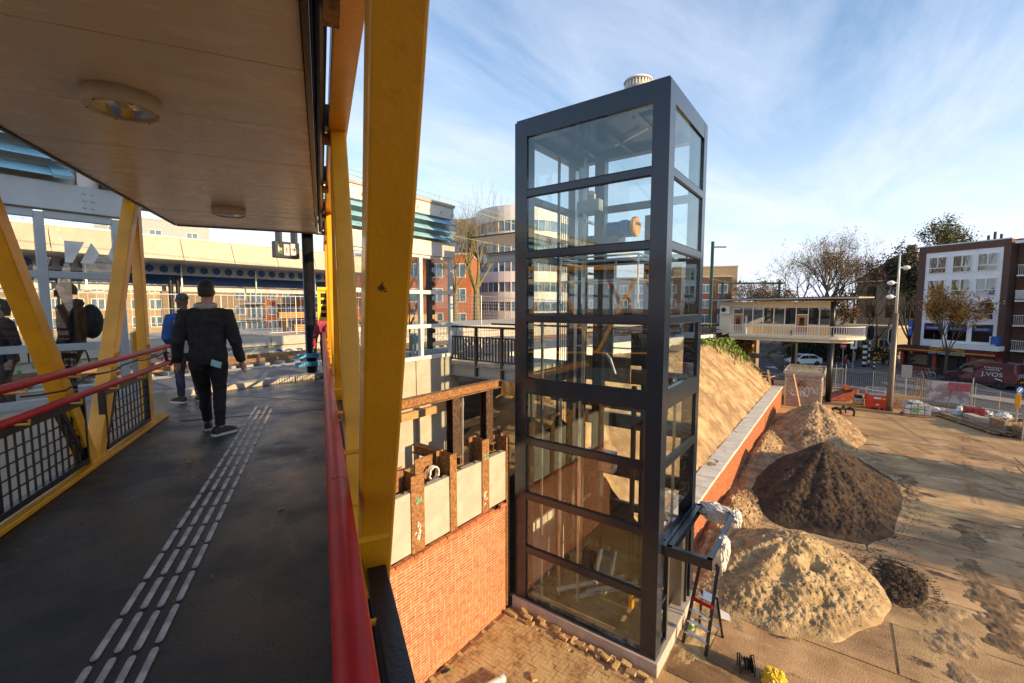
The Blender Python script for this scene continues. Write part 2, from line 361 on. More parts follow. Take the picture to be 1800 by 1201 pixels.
# concrete panels between steel posts
kp = thing('post_and_panel_wall', 'grey concrete panels slotted between rusty steel posts above the brick wall', 'wall', (8.5, 6.5, -4.75))
posts = [(5.58, .33, -3.24, -4.85), (6.56, .20, -3.10, -4.85), (7.62, .25, -3.05, -4.85), (4.5, .3, -3.3, -4.85), (3.4, .3, -3.3, -4.85), (2.3, .3, -3.3, -4.85), (8.46, .12, -3.2, -7.5)]
m_chalk = mat('green chalk', (.1, .55, .4), .8); m_chalkw = mat('white chalk', (.75, .73, .68), .8)
for X, wd, zt, zb in posts:
    p = MB().box(X - wd / 2 - 8.5, X + wd / 2 - 8.5, -.115, -.098, zb + 4.75, zt + 4.75).box(X - 8.508, X - 8.492, -.1, .3, zb + 4.75, zt + 4.75).box(X - wd / 2 - 8.5, X + wd / 2 - 8.5, .285, .3, zb + 4.75, zt + 4.75).build('steel_post', m_rust, kp)
    if X in (5.58, 7.62):
        for k in range(9):
            a = X - 8.5 + rnd.uniform(-.09, .05); zz = -4.6 + 4.75 + rnd.uniform(0, .38)
            MB().bar((a, -.119, zz), (a + rnd.uniform(.01, .07), -.119, zz + rnd.uniform(.03, .12)), .022, .004, (0, 1, 0)).build('chalk_mark', m_chalkw, p)
for i, (a, b) in enumerate(((2.3, 3.4), (3.4, 4.5), (4.5, 5.58), (5.58, 6.56), (6.56, 7.62), (7.62, 8.46))):
    pn = MB().box(a + .03 - 8.5, b - .03 - 8.5, -.085, .075, 0, 1.2 + rnd.uniform(-.02, .03)).build('concrete_panel', m_conc2, kp, bevel=.01)
    for k in (.3, .75):
        MB().lathe((a + (b - a) * k - 8.5, 0, 1.205), [(.03, 0), (.03, .022)], 10).build('lifting_hole', m_rubber, pn)
text('24', m_chalk, kp, (5.60 - 8.5, -.12, -3.75 + 4.75), (rad(90), 0, 0), .17, 'chalk_number')
text('23', m_chalk, kp, (7.63 - 8.5, -.12, -3.45 + 4.75), (rad(90), 0, 0), .17, 'chalk_number')
MB().box(-14, -6.2, -.085, .075, 0, 1.2).build('concrete_panel', m_conc2, kp)
# rusty temporary frame on top
fr = thing('steel_frame', 'rusty temporary steel frame of beams standing over the concrete panels', 'frame', (8.3, 6.6, -3.3))
MB().ibeam((-4.6, 0, 1.43), (.06, 0, 1.43), .18, .19).build('top_beam', m_rust, fr)
for X in (6.80, 7.91):
    MB().ibeam((X - 8.3, 0, .1), (X - 8.3, 0, 1.33), .24, .2, .014, (0, 1, 0)).build('upright', m_rust2, fr)
    MB().ibeam((X - 8.3 - .02, -.22, .0), (X - 8.3 - .02, 1.25, .0), .2, .2).build('sill_beam', m_rust, fr)
    for s in (-.05, .05): MB().lathe((X - 8.3 + s, -.1, 1.52), [(.014, 0), (.014, .03)], 6).build('bolt', m_galv, fr)
MB().tube([(7.17 - 8.3, .1, -.35), (7.2 - 8.3, .1, 1.25)], .028, 10).build('prop', m_galv, fr)
for X in (6.32, 8.67):
    cable = thing('cable_coil', 'coil of white cable tied on a rusty plate %s' % ('beside the post marked 24' if X < 7 else 'beside the lift tower'), 'cable coil', (X, 6.78, -3.52))
    for k in range(5):
        MB().tube([(.13 * math.cos(t * .4 + k), -.02 * k + .015 * math.sin(3 * t + k), .15 * math.sin(t * .4 + k)) for t in range(16)], .018, 6, closed=True).build('loop', m_white, cable)
    rp = MB().box(-.35, .25, .12, .15, -.45, .35).build('rusty_plate', m_rust, None); rp.location = (X, 6.78, -3.52); tag(rp, 'rusty steel plate standing behind the cable coil %s' % ('left of the post marked 23' if X < 7 else 'at the lift tower'), 'steel plate')
for k, (X, Yy, sx, sz) in enumerate(((5.25, 6.75, .25, .4), (5.62, 7.0, .12, .35), (4.9, 6.8, .2, .3))):
    o = MB().box(-sx, sx, -.01, .01, -sz, sz).box(-sx, -sx + .02, 0, .2, -sz, sz).build('sheet_pile_stub', m_rust, None); o.location = (X, Yy, -3.6); o.rotation_euler = (0, 0, .3 * k); tag(o, ('rusty angle plate left of the post marked 24', 'narrow rusty plate behind the post marked 24', 'far left rusty plate behind the concrete panels')[k], 'steel plate')
# abutment wall under the platform
ab = thing('abutment_wall', 'pale concrete abutment wall carrying the platform shelter and its timber walings', 'wall', (9.5, 9.1, -4.3))
for i in range(9):
    a = -1.62 * (i + 1); MB().box(a + .012, a + 1.62 - .012 if i else -.0, -.1, .2, -3.2, 2.86 if i == 0 else 2.84).build('concrete_panel', m_conc2, ab, bevel=.008)
MB().box(-14.5, -.05, .02, .15, -3.2, 2.8).build('joint_filler', m_dark, ab)
wl = MB().box(-6, .0, -.32, -.14, 1.36, 1.56).build('waling', m_wood, None, bevel=.004); wl.location = (9.5, 9.1, -4.3); tag(wl, 'pale timber waling bolted along the abutment wall', 'timber beam')
w2 = MB().bar((0, 0, 0), (3.4, -.6, .3), .16, .17).build('timber_beam', m_wood, None); w2.location = (9.3, 8.75, -3.5); tag(w2, 'timber beam lying on the soil behind the steel uprights', 'timber beam')
w3 = MB().bar((0, 0, 0), (3.0, -.3, .12), .2, .05).build('plank', m_wood2, None); w3.location = (9.9, 8.0, -4.0); tag(w3, 'lower plank on the dark soil under the walkway', 'plank')

# herringbone paving in front of the lift tower
pv = struct(bpy.data.objects.new('paving', None)); C.objects.link(pv); pv.location = (8.1, 2.4, GZ)
MB().box(-3.6, .28, -.2, 3.9, -.02, .012).build('sand_bed', m_sand, pv)
pu = MB().box(-.0965, .0965, -.0465, .0465, 0, .05).mesh('paver', m_paver); cells = []
for r in range(-3, 41):
    for k in range(-22, 16):
        for typ in (0, 1):
            if typ == 0: X, Yy, rz = (r + 4 * k + 1) * .1, (r + .5) * .1, 0
            else: X, Yy, rz = (r + 4 * k + 3.5) * .1, (r + 1) * .1, 1
            if -3.4 < X < .02 + .05 * math.sin(Yy * 9) and -.1 < Yy < 3.82: cells.append((X, Yy, rz))
def pvis(c): return (8.1 + c[0]) > 5.3 and (8.1 + c[0]) - 5.3 > -(2.4 + c[1] - 6.3) * .0 + 0 and proj_ok(8.1 + c[0], 2.4 + c[1])
def proj_ok(X, Yy):
    P = V((X, Yy, GZ)); d = P.dot(fwd); return d > 0 and -P.dot(up) / d * 780 + 600 < 1215 and P.dot(RT) / d * 780 + 900 > 720
vis = sorted([c for c in cells if pvis(c)], key=lambda c: (8.1 + c[0]) ** 2 + (2.4 + c[1]) ** 2); ind = set(vis[:295]); rest = MB()
for c in cells:
    zz = -.012 + rnd.uniform(-.004, .004) + .006 * fbm(c[0] * 1.3, c[1] * 1.3)
    if c in ind: inst('paver', pu, pv, (c[0], c[1], zz), (rnd.uniform(-.02, .02), rnd.uniform(-.02, .02), c[2] * rad(90) + rnd.uniform(-.02, .02)))
    else:
        a, b = (.0965, .0465) if c[2] == 0 else (.0465, .0965); rest.box(c[0] - a, c[0] + a, c[1] - b, c[1] + b, zz, zz + .05)
stuff(rest.build('paver', m_paver, pv))
# loose pavers between paving and plinth
words = ['tilted', 'flat', 'half buried', 'upright', 'dusty', 'chipped']
lp = MB().box(-.1, .1, -.05, .05, -.03, .03).mesh('loose_paver', m_paver)
for k in range(22):
    yy = 2.75 + k * .155 + rnd.uniform(-.04, .04); xx = 8.24 + rnd.uniform(-.09, .16)
    o = inst('loose_paver', lp, None, (xx, yy, GZ + .06 + rnd.uniform(0, .05)), (rnd.uniform(-.25, .25), rnd.uniform(-.25, .25), rnd.choice((rad(90), rad(90), 0, rad(65))) + rnd.uniform(-.1, .1)))
    tag(o, 'loose clay paver lying along the lift tower plinth at the paving edge', 'paver', 'loose pavers along the plinth')
bl = MB().box(-.09, .09, -.06, .06, 0, .05).build('broken_brick', m_paver, None, bevel=.01); bl.location = (6.95, 4.6, GZ + .045); bl.rotation_euler = (.1, .05, .9); tag(bl, 'broken yellowish brick lying alone on the clay paving', 'brick')
pp = mat('pipe plastic', (.55, .54, .50), .4)
for k, (p, q, r) in enumerate(((( 6.55, 5.05, GZ + .12), (5.2, 5.5, GZ + .12), .075), ((6.25, 4.72, GZ + .11), (5.0, 5.12, GZ + .11), .06))):
    o = MB().tube([V((0, 0, 0)), V(q) - V(p)], [r, r], 16).build('pipe', pp, None, smooth=False); o.location = p
    MB().tube([V((-.0, 0, 0)), (V(q) - V(p)) * .07], [r + .012] * 2, 16).build('socket', pp, o); tag(o, ('thicker grey plastic pipe on the paving by the brick wall', 'thinner grey plastic pipe beside the thicker one')[k], 'pipe')
o = MB().lathe((0, 0, 0), [(.03, 0), (.035, .02), (.035, .13), (.02, .15), (.015, .19)], 12).build('spray_can', m_black, None); o.location = (5.95, 6.2, GZ + .05); o.rotation_euler = (rad(80), 0, .9)
MB().lathe((0, 0, .19), [(.016, 0), (.016, .05)], 10).build('cap', mat('green plastic', (.05, .5, .05), .4), o); tag(o, 'small black spray can with green cap by the brick wall', 'spray can')

# ---------------------------------------------------------------- embankment, right retaining wall
m_bank = mat('embankment sand', (.33, .215, .105), .95, var=.18, scale=1.2, bump=.6, bscale=14, col2=(.50, .35, .18), detail=10)
weather(m_bank, (.20, .125, .062), .55, .50, .18, world=True); weather(m_bank, (.13, .08, .042), 1.6, .60, .08, world=True); weather(m_bank, (.56, .41, .23), 2.6, .62, .06, world=True)
def bank(x, y):
    top = -2.25 - max(0, x - 13) * .026
    z = -6.12 + (y - 3.9) * 1.04
    if y < 3.9: z = -6.12
    z = min(z, top)
    if x < 11.6 and y > 6.3: z = min(z, -4.25 + max(0, x - 9.2) * .55)
    n = .11 * fbm(x * .7, y * .7, 2) + .06 * fbm(x * 2.6, y * 2.6, 5) + .03 * fbm(x * 8, y * 8, 1) + .035 * (abs(mnoise.noise(V((x * 1.1 + y * .8, y * 5.5, 3)))) - .3)
    st = .05 * (abs((x * .8 + y * .6) % 1.1 - .55)) if x < 30 else 0
    return z + n + st
stuff_b = heightfield('embankment', bank, 11.35, 39.4, 3.55, 9.0, 300, 70, m_bank); struct(stuff_b)
struct(heightfield('pit_soil', lambda x, y: -4.25 + max(0, x - 9.2) * .6 + .12 * fbm(x * 1.2, y * 1.2) + .04 * fbm(x * 5, y * 5), -6, 11.4, 6.5, 9.0, 120, 24, m_bank))
rw = thing('retaining_wall', 'low red brick retaining wall with pale concrete coping along the embankment', 'wall', (11.3, 3.3, GZ))
m_brickw = bpy.data.materials.new('brickwork'); m_brickw.use_nodes = True
nt = m_brickw.node_tree; bb = nt.nodes['Principled BSDF']; bb.inputs['Roughness'].default_value = .85
t_ = nt.nodes.new('ShaderNodeTexCoord'); s_ = nt.nodes.new('ShaderNodeSeparateXYZ'); c_ = nt.nodes.new('ShaderNodeCombineXYZ'); nt.links.new(t_.outputs['Object'], s_.inputs[0])
ad_ = nt.nodes.new('ShaderNodeMath'); ad_.operation = 'ADD'; nt.links.new(s_.outputs[0], ad_.inputs[0]); nt.links.new(s_.outputs[1], ad_.inputs[1]); nt.links.new(ad_.outputs[0], c_.inputs[0]); nt.links.new(s_.outputs[2], c_.inputs[1])
bt = nt.nodes.new('ShaderNodeTexBrick'); nt.links.new(c_.outputs[0], bt.inputs['Vector']); bt.inputs['Scale'].default_value = 1; bt.inputs['Brick Width'].default_value = .22; bt.inputs['Row Height'].default_value = .0625; bt.inputs['Mortar Size'].default_value = .006
bt.inputs['Color1'].default_value = (.40, .12, .055, 1); bt.inputs['Color2'].default_value = (.24, .075, .04, 1); bt.inputs['Mortar'].default_value = (.42, .35, .27, 1)
nt.links.new(bt.outputs['Color'], bb.inputs['Base Color'])
bp_ = nt.nodes.new('ShaderNodeBump'); bp_.inputs['Strength'].default_value = .5; bp_.inputs['Distance'].default_value = .01; bp_.invert = True; nt.links.new(bt.outputs['Fac'], bp_.inputs['Height']); nt.links.new(bp_.outputs[0], bb.inputs['Normal'])
MB().box(0, 27.4, .01, .3, 0, 1.33).build('mortar_core', m_mortar, rw)
near = []; rest = MB()
for c in range(21):
    x = .02 + (.11 if c % 2 else 0)
    while x < 27.2:
        ln = .21 if rnd.random() > .15 else .1
        near.append((x + ln / 2, .035 + c * .0625, ln)); x += ln + .0105
near.sort(); ind = set([b for b in near if .9 < b[0] < 6.5 and b[1] > .30 + 0 * b[0]][:290])
for b in near:
    if b in ind: inst('brick', unit[.21 if b[2] > .15 else .10], rw, (b[0], .0, b[1]), (0, 0, rnd.uniform(-.006, .006)))
    else: rest.box(b[0] - b[2] / 2, b[0] + b[2] / 2, .0, .05, b[1] - .026, b[1] + .026)
stuff(rest.build('brick', m_brick, rw))
cs = MB().box(.004, .996, -.035, .62, 0, .115).mesh('coping_stone', m_coping)
for k in range(27): inst('coping_stone', cs, rw, (k * 1.015, rnd.uniform(-.006, .006), 1.345 + rnd.uniform(-.003, .003)), (0, 0, rnd.uniform(-.004, .004)))
MB().box(18.3, 18.36, -.006, .0, 0, 1.345).build('expansion_joint', m_rubber, rw)

# ---------------------------------------------------------------- heaps of sand and soil
def heap(name, label, cx, cy, rx, ry, h, peak, m, seed, clump=.05, ridges=4, rot=0, nn=170, pw=1.0, dents=0, flat=.12):
    """a tipped heap: straight flanks at the angle of repose, soft ridges running down from an off-centre top, clods of several sizes"""
    ca, sa = math.cos(rot), math.sin(rot); mb = MB(); px, py = peak; g = random.Random(int(seed * 10)); dl = [(g.uniform(-.8, .8), g.uniform(-.8, .8), g.uniform(.05, .12)) for _ in range(dents)]
    for j in range(nn + 1):
        for i in range(nn + 1):
            u = i / nn * 2.4 - 1.2; v = j / nn * 2.4 - 1.2
            du, dv = u - px, v - py; a = math.hypot(du, dv) + 1e-5; b_ = du * px + dv * py; q = px * px + py * py - 1
            tm = (-b_ + math.sqrt(max(0, b_ * b_ - a * a * q))) / (a * a); th_ = math.atan2(dv, du)
            rim = 1 + .13 * mnoise.noise(V((math.cos(th_) * 1.3 + seed, math.sin(th_) * 1.3, seed))) + .05 * mnoise.noise(V((math.cos(th_) * 5, math.sin(th_) * 5, seed)))
            f = 1 - 1 / max(tm * rim, 1e-3); f0 = max(0., f)
            X, Yy = u * rx, v * ry
            z = h * (f0 ** pw) * (1 - flat * math.exp(-((a / .10) ** 2))); z += h * .10 * f0 * (1 - f0) * 4 * mnoise.noise(V((math.cos(th_) * ridges * .5, math.sin(th_) * ridges * .5, seed + a * .7)))
            for ex, ey, er in dl:
                dd = math.hypot(u - ex, v - ey); z -= h * .22 * math.exp(-(dd / er) ** 2) * (f0 > 0)
            k = min(1, f0 * 9 + .0) if f > -.02 else 0
            z += clump * k * (1.2 * mnoise.noise(V((X * 1.4, Yy * 1.4, seed))) + .75 * abs(mnoise.noise(V((X * 3.5, Yy * 3.5, seed + 2)))) + .75 * mnoise.noise(V((X * 8, Yy * 8, seed + 4))) + .40 * mnoise.noise(V((X * 15, Yy * 15, seed + 6))) + .42 * mnoise.noise(V((X * 34, Yy * 34, seed))))
            if f <= 0: z = -.03 - .2 * min(1, -f)
            mb.v.append((X * ca - Yy * sa, X * sa + Yy * ca, z))
    for j in range(nn):
        for i in range(nn):
            a = j * (nn + 1) + i; mb.f.append((a, a + 1, a + nn + 2, a + nn + 1))
    o = mb.build(name, m, smooth=True, fix=False); o.location = (cx, cy, GZ + .03); return tag(o, label, 'heap')
m_soil = mat('dark soil', (.045, .026, .013), .95, var=.3, scale=3, bump=1., bscale=60, col2=(.085, .05, .024), detail=10)
m_sand2 = mat('pale sand', (.36, .25, .125), .95, var=.15, scale=2.5, bump=1., bscale=30, col2=(.52, .38, .20), detail=10)
m_sand3 = mat('brown sand', (.30, .19, .095), .95, var=.2, scale=2, bump=.7, bscale=28, col2=(.44, .30, .155), detail=10)
heap('soil_heap', 'large heap of dark brown soil in the middle of the yard', 21.9, .25, 5.05, 2.5, 1.66, (.20, .04), m_soil, 3.3, .06, 6, rot=-.05, nn=240, pw=1.12, flat=.0)
heap('sand_heap', 'pale sand heap nearest the lift tower and stepladder', 13.9, 1.0, 2.75, 2.2, 1.08, (.22, .0), m_sand2, 8.1, .06, 7, rot=-.30, nn=250, pw=.9, dents=9)
heap('sand_heap', 'brown sand heap farthest back, in front of the brick kiosk', 32.0, .9, 4.6, 2.3, 1.62, (.22, .0), m_sand3, 5.7, .075, 5, pw=.9, dents=4)
heap('sand_heap', 'low reddish earth mound at the foot of the retaining wall', 16.5, 2.65, 3.4, .75, .5, (.0, .25), m_sand3, 1.9, .08)
heap('sand_heap', 'flat earth ridge along the far half of the retaining wall', 26, 2.85, 6.5, .65, .5, (.0, .2), m_sand3, 4.9, .08)
heap('soil_heap', 'small spill of dark soil beside the pale sand heap', 15.5, -1.6, 1.25, .6, .10, (.1, .0), m_soil, 6.2, .05, flat=0)
# stones and clods lying on the heaps
for o in [q for q in C.objects if q.get('category') == 'heap']:
    vs = [v.co for v in o.data.vertices if v.co.z > .01]; mb = MB(); n_ = min(1800, int(len(vs) * .05))
    for k in range(n_):
        p = rnd.choice(vs); s = rnd.uniform(.006, .020) * (2.2 if rnd.random() < .06 else 1)
        q = [p + V((math.cos(a), math.sin(a), -.2)) * s * rnd.uniform(.6, 1.2) for a in (0, 1.4, 2.9, 4.4)]
        mb.add(q + [p + V((rnd.uniform(-.4, .4) * s, rnd.uniform(-.4, .4) * s, s * rnd.uniform(.7, 1.3)))], [(0, 1, 4), (1, 2, 4), (2, 3, 4), (3, 0, 4)])
    stuff(mb.build('clods', o.data.materials[0], o))
# scattered clods and crumbs
cl = MB()
for k in range(3600):
    t = rnd.random()
    a_ = rnd.uniform(0, 6.28); e_ = 1 + abs(rnd.gauss(0, .14))
    if t < .55: X, Yy = 21.9 + 5.05 * e_ * math.cos(a_), .25 + 2.5 * e_ * math.sin(a_)
    elif t < .72: X, Yy = 15.5 + 1.1 * e_ * math.cos(a_), -1.55 + .75 * e_ * math.sin(a_)
    else: X, Yy = rnd.uniform(12, 36), rnd.uniform(2.2, 3.2)
    s = rnd.uniform(.006, .024) * (1.7 if rnd.random() < .06 else 1)
    p = [V((X, Yy, GZ + .03)) + V((math.cos(a), math.sin(a), 0)) * s * rnd.uniform(.7, 1.2) for a in (0, 1.6, 3.1, 4.7)]
    cl.add(p + [V((X + rnd.uniform(-.3, .3) * s, Yy, GZ + .03 + s * rnd.uniform(.6, 1.1)))], [(0, 1, 4), (1, 2, 4), (2, 3, 4), (3, 0, 4)])
stuff(cl.build('clods', m_soil))
mud = []; m_mud = mat('brown mud', (.20, .12, .056), .9, var=.3, scale=3, bump=.6, bscale=30, col2=(.29, .18, .085), world=True)
for X, Yy, rx, ry, sd, mm in ((15.6, -3.4, 2.6, .5, 2.2, m_mud), (19.8, -3.7, 1.3, .4, 4.4, m_mud), (13.4, -2.4, 1.9, .5, 7.1, m_sand3), (24.5, -2.6, 1.9, .4, 3.1, m_mud), (12.2, 2.0, 1.6, .8, 5.5, m_sand2), (10.6, 2.35, 1.2, .35, 6.5, m_sand2), (20.2, -5.4, 1.6, .3, 8.4, m_mud), (27.5, -1.5, 1.6, .6, 1.7, m_sand3)):
    def dz(x, y, X=X, Yy=Yy, rx=rx, ry=ry, sd=sd):
        u, v = (x - X) / rx, (y - Yy) / ry; e = 1 - math.hypot(u, v) + .75 * mnoise.noise(V((x * 1.7, y * 1.7, sd))) + .35 * mnoise.noise(V((x * 6, y * 6, sd)))
        return GZ + .012 + min(.05, max(-.06, .055 * e)) + .022 * max(0, min(1, e * 2)) * (mnoise.noise(V((x * 9, y * 9, sd))) + .8 * mnoise.noise(V((x * 22, y * 22, sd))))
    stuff(heightfield('loose_earth', dz, X - rx * 1.8, X + rx * 1.8, Yy - ry * 2, Yy + ry * 2, 110, 60, mm))

# tyre tracks pressed into the loose earth
tk = MB(); g = random.Random(5)
for (p, c, q) in (((12.5, -4.6), (20, -3.4), (36, -6.2)), ((13, -6.4), (22, -4.9), (36.5, -7.6)), ((24, -7.5), (26, -3.2), (35.5, -.6)), ((25.9, -7.5), (27.6, -4.4), (36, -2.1))):
    p, c, q = V((*p, 0)), V((*c, 0)), V((*q, 0)); n_ = 210
    for i in range(n_):
        t = i / n_; P = p * (1 - t) ** 2 + c * 2 * t * (1 - t) + q * t * t; d = ((c - p) * (1 - t) + (q - c) * t).normalized(); sd_ = V((-d.y, d.x, 0))
        if mnoise.noise(V((P.x * .5, P.y * .5, 4))) < .05: continue
        for s in (-1, 1):
            a = P + sd_ * s * .02 + V((0, 0, GZ + .026)); b_ = P + sd_ * s * .17 + d * .05 + V((0, 0, GZ + .026)); tk.bar(a, b_, .03, .010)
stuff(tk.build('tyre_track', mat('track print', (.30, .185, .085), .95, var=.2, scale=4, bump=.4, bscale=30, col2=(.40, .255, .12), world=True)))
# ---------------------------------------------------------------- platforms, tracks
BRZ = rad(-30.3); BP = V((.8634, -.5045, 0)); BB = V((.5045, .8634, 0))
def bw_(x, y, z=0): return BP * x + BB * y + V((0, 0, z))
m_plat = mat('platform paving', (.10, .10, .105), .55, var=.2, scale=1.5, bump=.2, bscale=60, rvar=.15)
m_edge = mat('platform edge', (.50, .48, .44), .8, var=.1)
m_ballast = mat('ballast', (.16, .13, .105), .95, var=.35, scale=22, bump=1., bscale=26)
m_rail = mat('rail steel', (.22, .12, .06), .5, var=.2, metal=.3)
tri = [tuple(bw_(*p)[:2]) for p in ((.25, 7.63), (.25, 10.62), (-2.1, 9.28))]
sheet('platform_landing', tri, PZ, m_deck, .3)
sheet('platform', [(-40, 9.05), (12, 9.05), (12, 11.6), (-40, 11.6)], PZ, m_plat, .3)
pl2 = MB().extr([(12, 9.05, PZ), (12, 11.6, PZ), (12, 11.6, PZ - .3), (12, 9.05, PZ - .3)], (30, 0, -.95)).build('platform', m_plat); struct(pl2)
pl3 = MB().box(42, 70, 9.05, 11.6, PZ - 1.25, PZ - .95).build('platform', m_plat); struct(pl3)
sheet('platform_edge', [(-40, 11.6), (12, 11.6), (12, 11.95), (-40, 11.95)], PZ + .005, m_edge, .3)
struct(heightfield('track_bed', lambda x, y: -2.38 + .05 * fbm(x * 2, y * 2) - max(0, x - 14) * .024, -45, 160, 11.9, 22.35, 160, 30, m_ballast))
rl = MB()
for yc in (13.9, 18.9):
    tr = thing('railway_track', 'railway track with concrete sleepers %s' % ('next to the near platform edge' if yc < 15 else 'beside the graffiti wall of the far platform'), 'track', (0, yc, -2.33))
    tr.rotation_euler = (0, 0, 0)
    for s in (-.75, .75):
        MB().box(-45, 14, s - .035, s + .035, .16, .30).box(-45, 14, s - .07, s + .07, .14, .17).extr([(14, s - .035, .16), (14, s + .035, .16), (14, s + .035, .30), (14, s - .035, .30)], (146, 0, -3.5)).build('rail', m_rail, tr)
    sl = MB().box(-.12, .12, -1.25, 1.25, 0, .14).mesh('sleeper', m_conc)
    for k in range(60): inst('sleeper', sl, tr, (-10 + k * .6, 0, 0))
# far platform with graffiti wall
fp = thing('far_platform', 'far platform with a pale concrete front wall and graffiti', 'platform', (-10, 22.4, -2.5))
MB().box(-30, 120, .25, 9, -.3, .96).build('platform_body', m_conc2, fp)
for k in range(46): MB().box(-20 + k * 2.02, -18.02 + k * 2.02, -.06 + rnd.uniform(-.012, .012), .3, .55, 1.0).build('edge_block', m_conc2, fp, bevel=.012)
for k in range(26): MB().box(-20 + k * 3.02, -17.0 + k * 3.02, .1, .3, -.4, .54).build('wall_panel', m_conc2, fp)
def scribble(parent, x0, x1, y, z0, z1, m, n, r, seed, name='graffiti'):
    g = random.Random(seed); mb = MB()
    for k in range(n):
        cx_ = x0 + (x1 - x0) * (k + .5) / n; wd = (x1 - x0) / n * .5; pts = []
        a0 = g.uniform(0, 6); tot = g.uniform(3, 6.5); zc_ = (z0 + z1) / 2; hh = (z1 - z0) / 2 * g.uniform(.6, 1)
        for t in range(9):
            a = a0 + tot * t / 8; pts.append((cx_ + wd * math.cos(a) * g.uniform(.6, 1.1), y, zc_ + hh * math.sin(a) * g.uniform(.6, 1.1)))
        for p, q in zip(pts, pts[1:]): mb.bar(p, q, r, .006, (0, 1, 0))
    return mb.build(name, m, parent)
m_gw = mat('white graffiti', (.78, .77, .75), .6); m_gr = mat('red graffiti', (.5, .03, .04), .6); m_gb = mat('blue graffiti', (.03, .07, .25), .6); m_gg = mat('green graffiti', (.12, .3, .12), .6)
scribble(fp, 23, 27.5, .09, .0, .42, m_gw, 11, .05, 3); scribble(fp, 28, 33, .09, .0, .45, m_gw, 9, .05, 5)
scribble(fp, 14, 17, .09, .05, .5, m_gr, 6, .06, 6); scribble(fp, 17.4, 20, .09, .0, .5, m_gw, 5, .07, 8)
scribble(fp, 9.5, 11.5, .09, .0, .5, m_gb, 3, .12, 9); scribble(fp, 12, 14, .09, .0, .45, m_gg, 3, .12, 11); scribble(fp, 20.5, 22.6, .09, -.1, .4, m_gb, 4, .09, 12)
# weeds at the far track
m_leafg = mat('weed leaf', (.10, .15, .03), .7, var=.3, rand=.3, hrand=.03)
wd_ = MB()
for k in range(500):
    X, Yy = rnd.uniform(8, 16), 22.1 + rnd.uniform(-.2, .15); s = rnd.uniform(.04, .14)
    wd_.quad((X, Yy, -2.45), (X + s * .4, Yy, -2.45), (X + s * rnd.uniform(-1, 1), Yy + s * rnd.uniform(-1, 1), -2.45 + s * 1.8), (X - s * .2, Yy, -2.45 + s))
stuff(wd_.build('weeds', m_leafg, fix=False))
# canopy over the far platform
cn = thing('platform_canopy', 'long canopy of the far platform with cream fascia panels and blue holed beam', 'canopy', (-10, 22, 1.88))
m_fascia = weather(mat('cream fascia', (.47, .415, .31), .6, var=.06, scale=2, bump=.05), (.36, .28, .17), 1.5, .6, .2)
m_blue = mat('blue paint', (.02, .09, .27), .5); m_beamw = mat('pale beam paint', (.50, .50, .50), .5)
for k in range(21):
    a = -14 + k * 1.93
    f = MB().extr([(a + .012, 0, 0), (a + 1.918, 0, 0), (a + 1.918, .38, .93), (a + .012, .38, .93)], (0, .07, -.03)).build('fascia_panel', m_fascia, cn)
    MB().box(a + .012, a + 1.918, .36, .46, .935, .97).build('cap_strip', m_galv, f)
    if 10 < a < 30:
        for bx_ in (.25, 1.68):
            for t in (.15, .5, .85): MB().lathe((a + bx_, .38 * t - .012, .93 * t), [(.022, -.004), (.022, .012)], 8, 'y').build('screw', m_galv, f)
MB().box(-14, 26.4, .1, 7, .0, .12).build('soffit', m_beamw, cn)
MB().box(-14, 26.4, .4, 7, .12, .9).build('roof_box', m_cream, cn)
MB().box(-14, 26.4, 2.3, 2.36, -.50, -.02).build('holed_beam', m_beamw, cn)
hx = MB().lathe((0, 0, 0), [(.17, -.02), (.17, .02)], 6, 'y').mesh('hole', m_blue)
hxl = MB().lathe((0, 0, 0), [(.19, -.005), (.19, .005)], 6, 'y').mesh('hole_rim', m_dark)
for k in range(57): inst('hole', hx, cn, (-4 + k * .52, 2.275, -.25))
MB().box(-14, 26.4, 3.6, 3.7, -.88, -.42).build('blue_band', m_blue, cn); MB().box(-14, 26.4, 3.4, 3.5, -1.2, -.92).build('light_band', m_beamw, cn)
for X in (-6, 6.0, 13.5, 17.1, 25.5):
    for d in (0, .28): MB().lathe((X + d, 2.6, -3.4), [(.085, 0), (.085, 3.4)], 14).build('column', m_black, cn)
for k in range(5): MB().box(11 + k * 3.2, 11.06 + k * 3.2, 2.2, 2.26, -1.25, 0).build('hanger', m_galv, cn)
# white mesh fence on the far platform
def mesh_fence(name, label, p, q, h, m, n, rails=2, post=3.4, th=.012, group=None, cross=8):
    p, q = V(p), V(q); d = q - p; ln = d.length; rz = math.atan2(d.y, d.x)
    t = thing(name, label, 'fence', p, rz, group); sl_ = d.z / ln
    np_ = max(1, int(round(ln / post)))
    for i in range(np_ + 1): MB().lathe((ln * i / np_, 0, sl_ * ln * i / np_), [(.021, 0), (.021, h)], 8).build('post', m, t)
    for i in range(np_):
        a, b = ln * i / np_ + .03, ln * (i + 1) / np_ - .03
        pn = MB().tube([(a, 0, .12 + sl_ * a), (b, 0, .12 + sl_ * b)], .016, 6).tube([(a, 0, h - .03 + sl_ * a), (b, 0, h - .03 + sl_ * b)], .016, 6).build('panel_frame', m, t)
        mb = MB(); k = int((b - a) / n)
        for j in range(1, k):
            x = a + (b - a) * j / k; mb.box(x - th / 2, x + th / 2, -th / 2, th / 2, .12 + sl_ * x, h - .03 + sl_ * x)
        for j in range(1, cross): z = .12 + (h - .15) * j / cross; mb.bar((a, 0, z + sl_ * a), (b, 0, z + sl_ * b), th, th)
        stuff(mb.build('mesh_wire', m, pn))
    return t
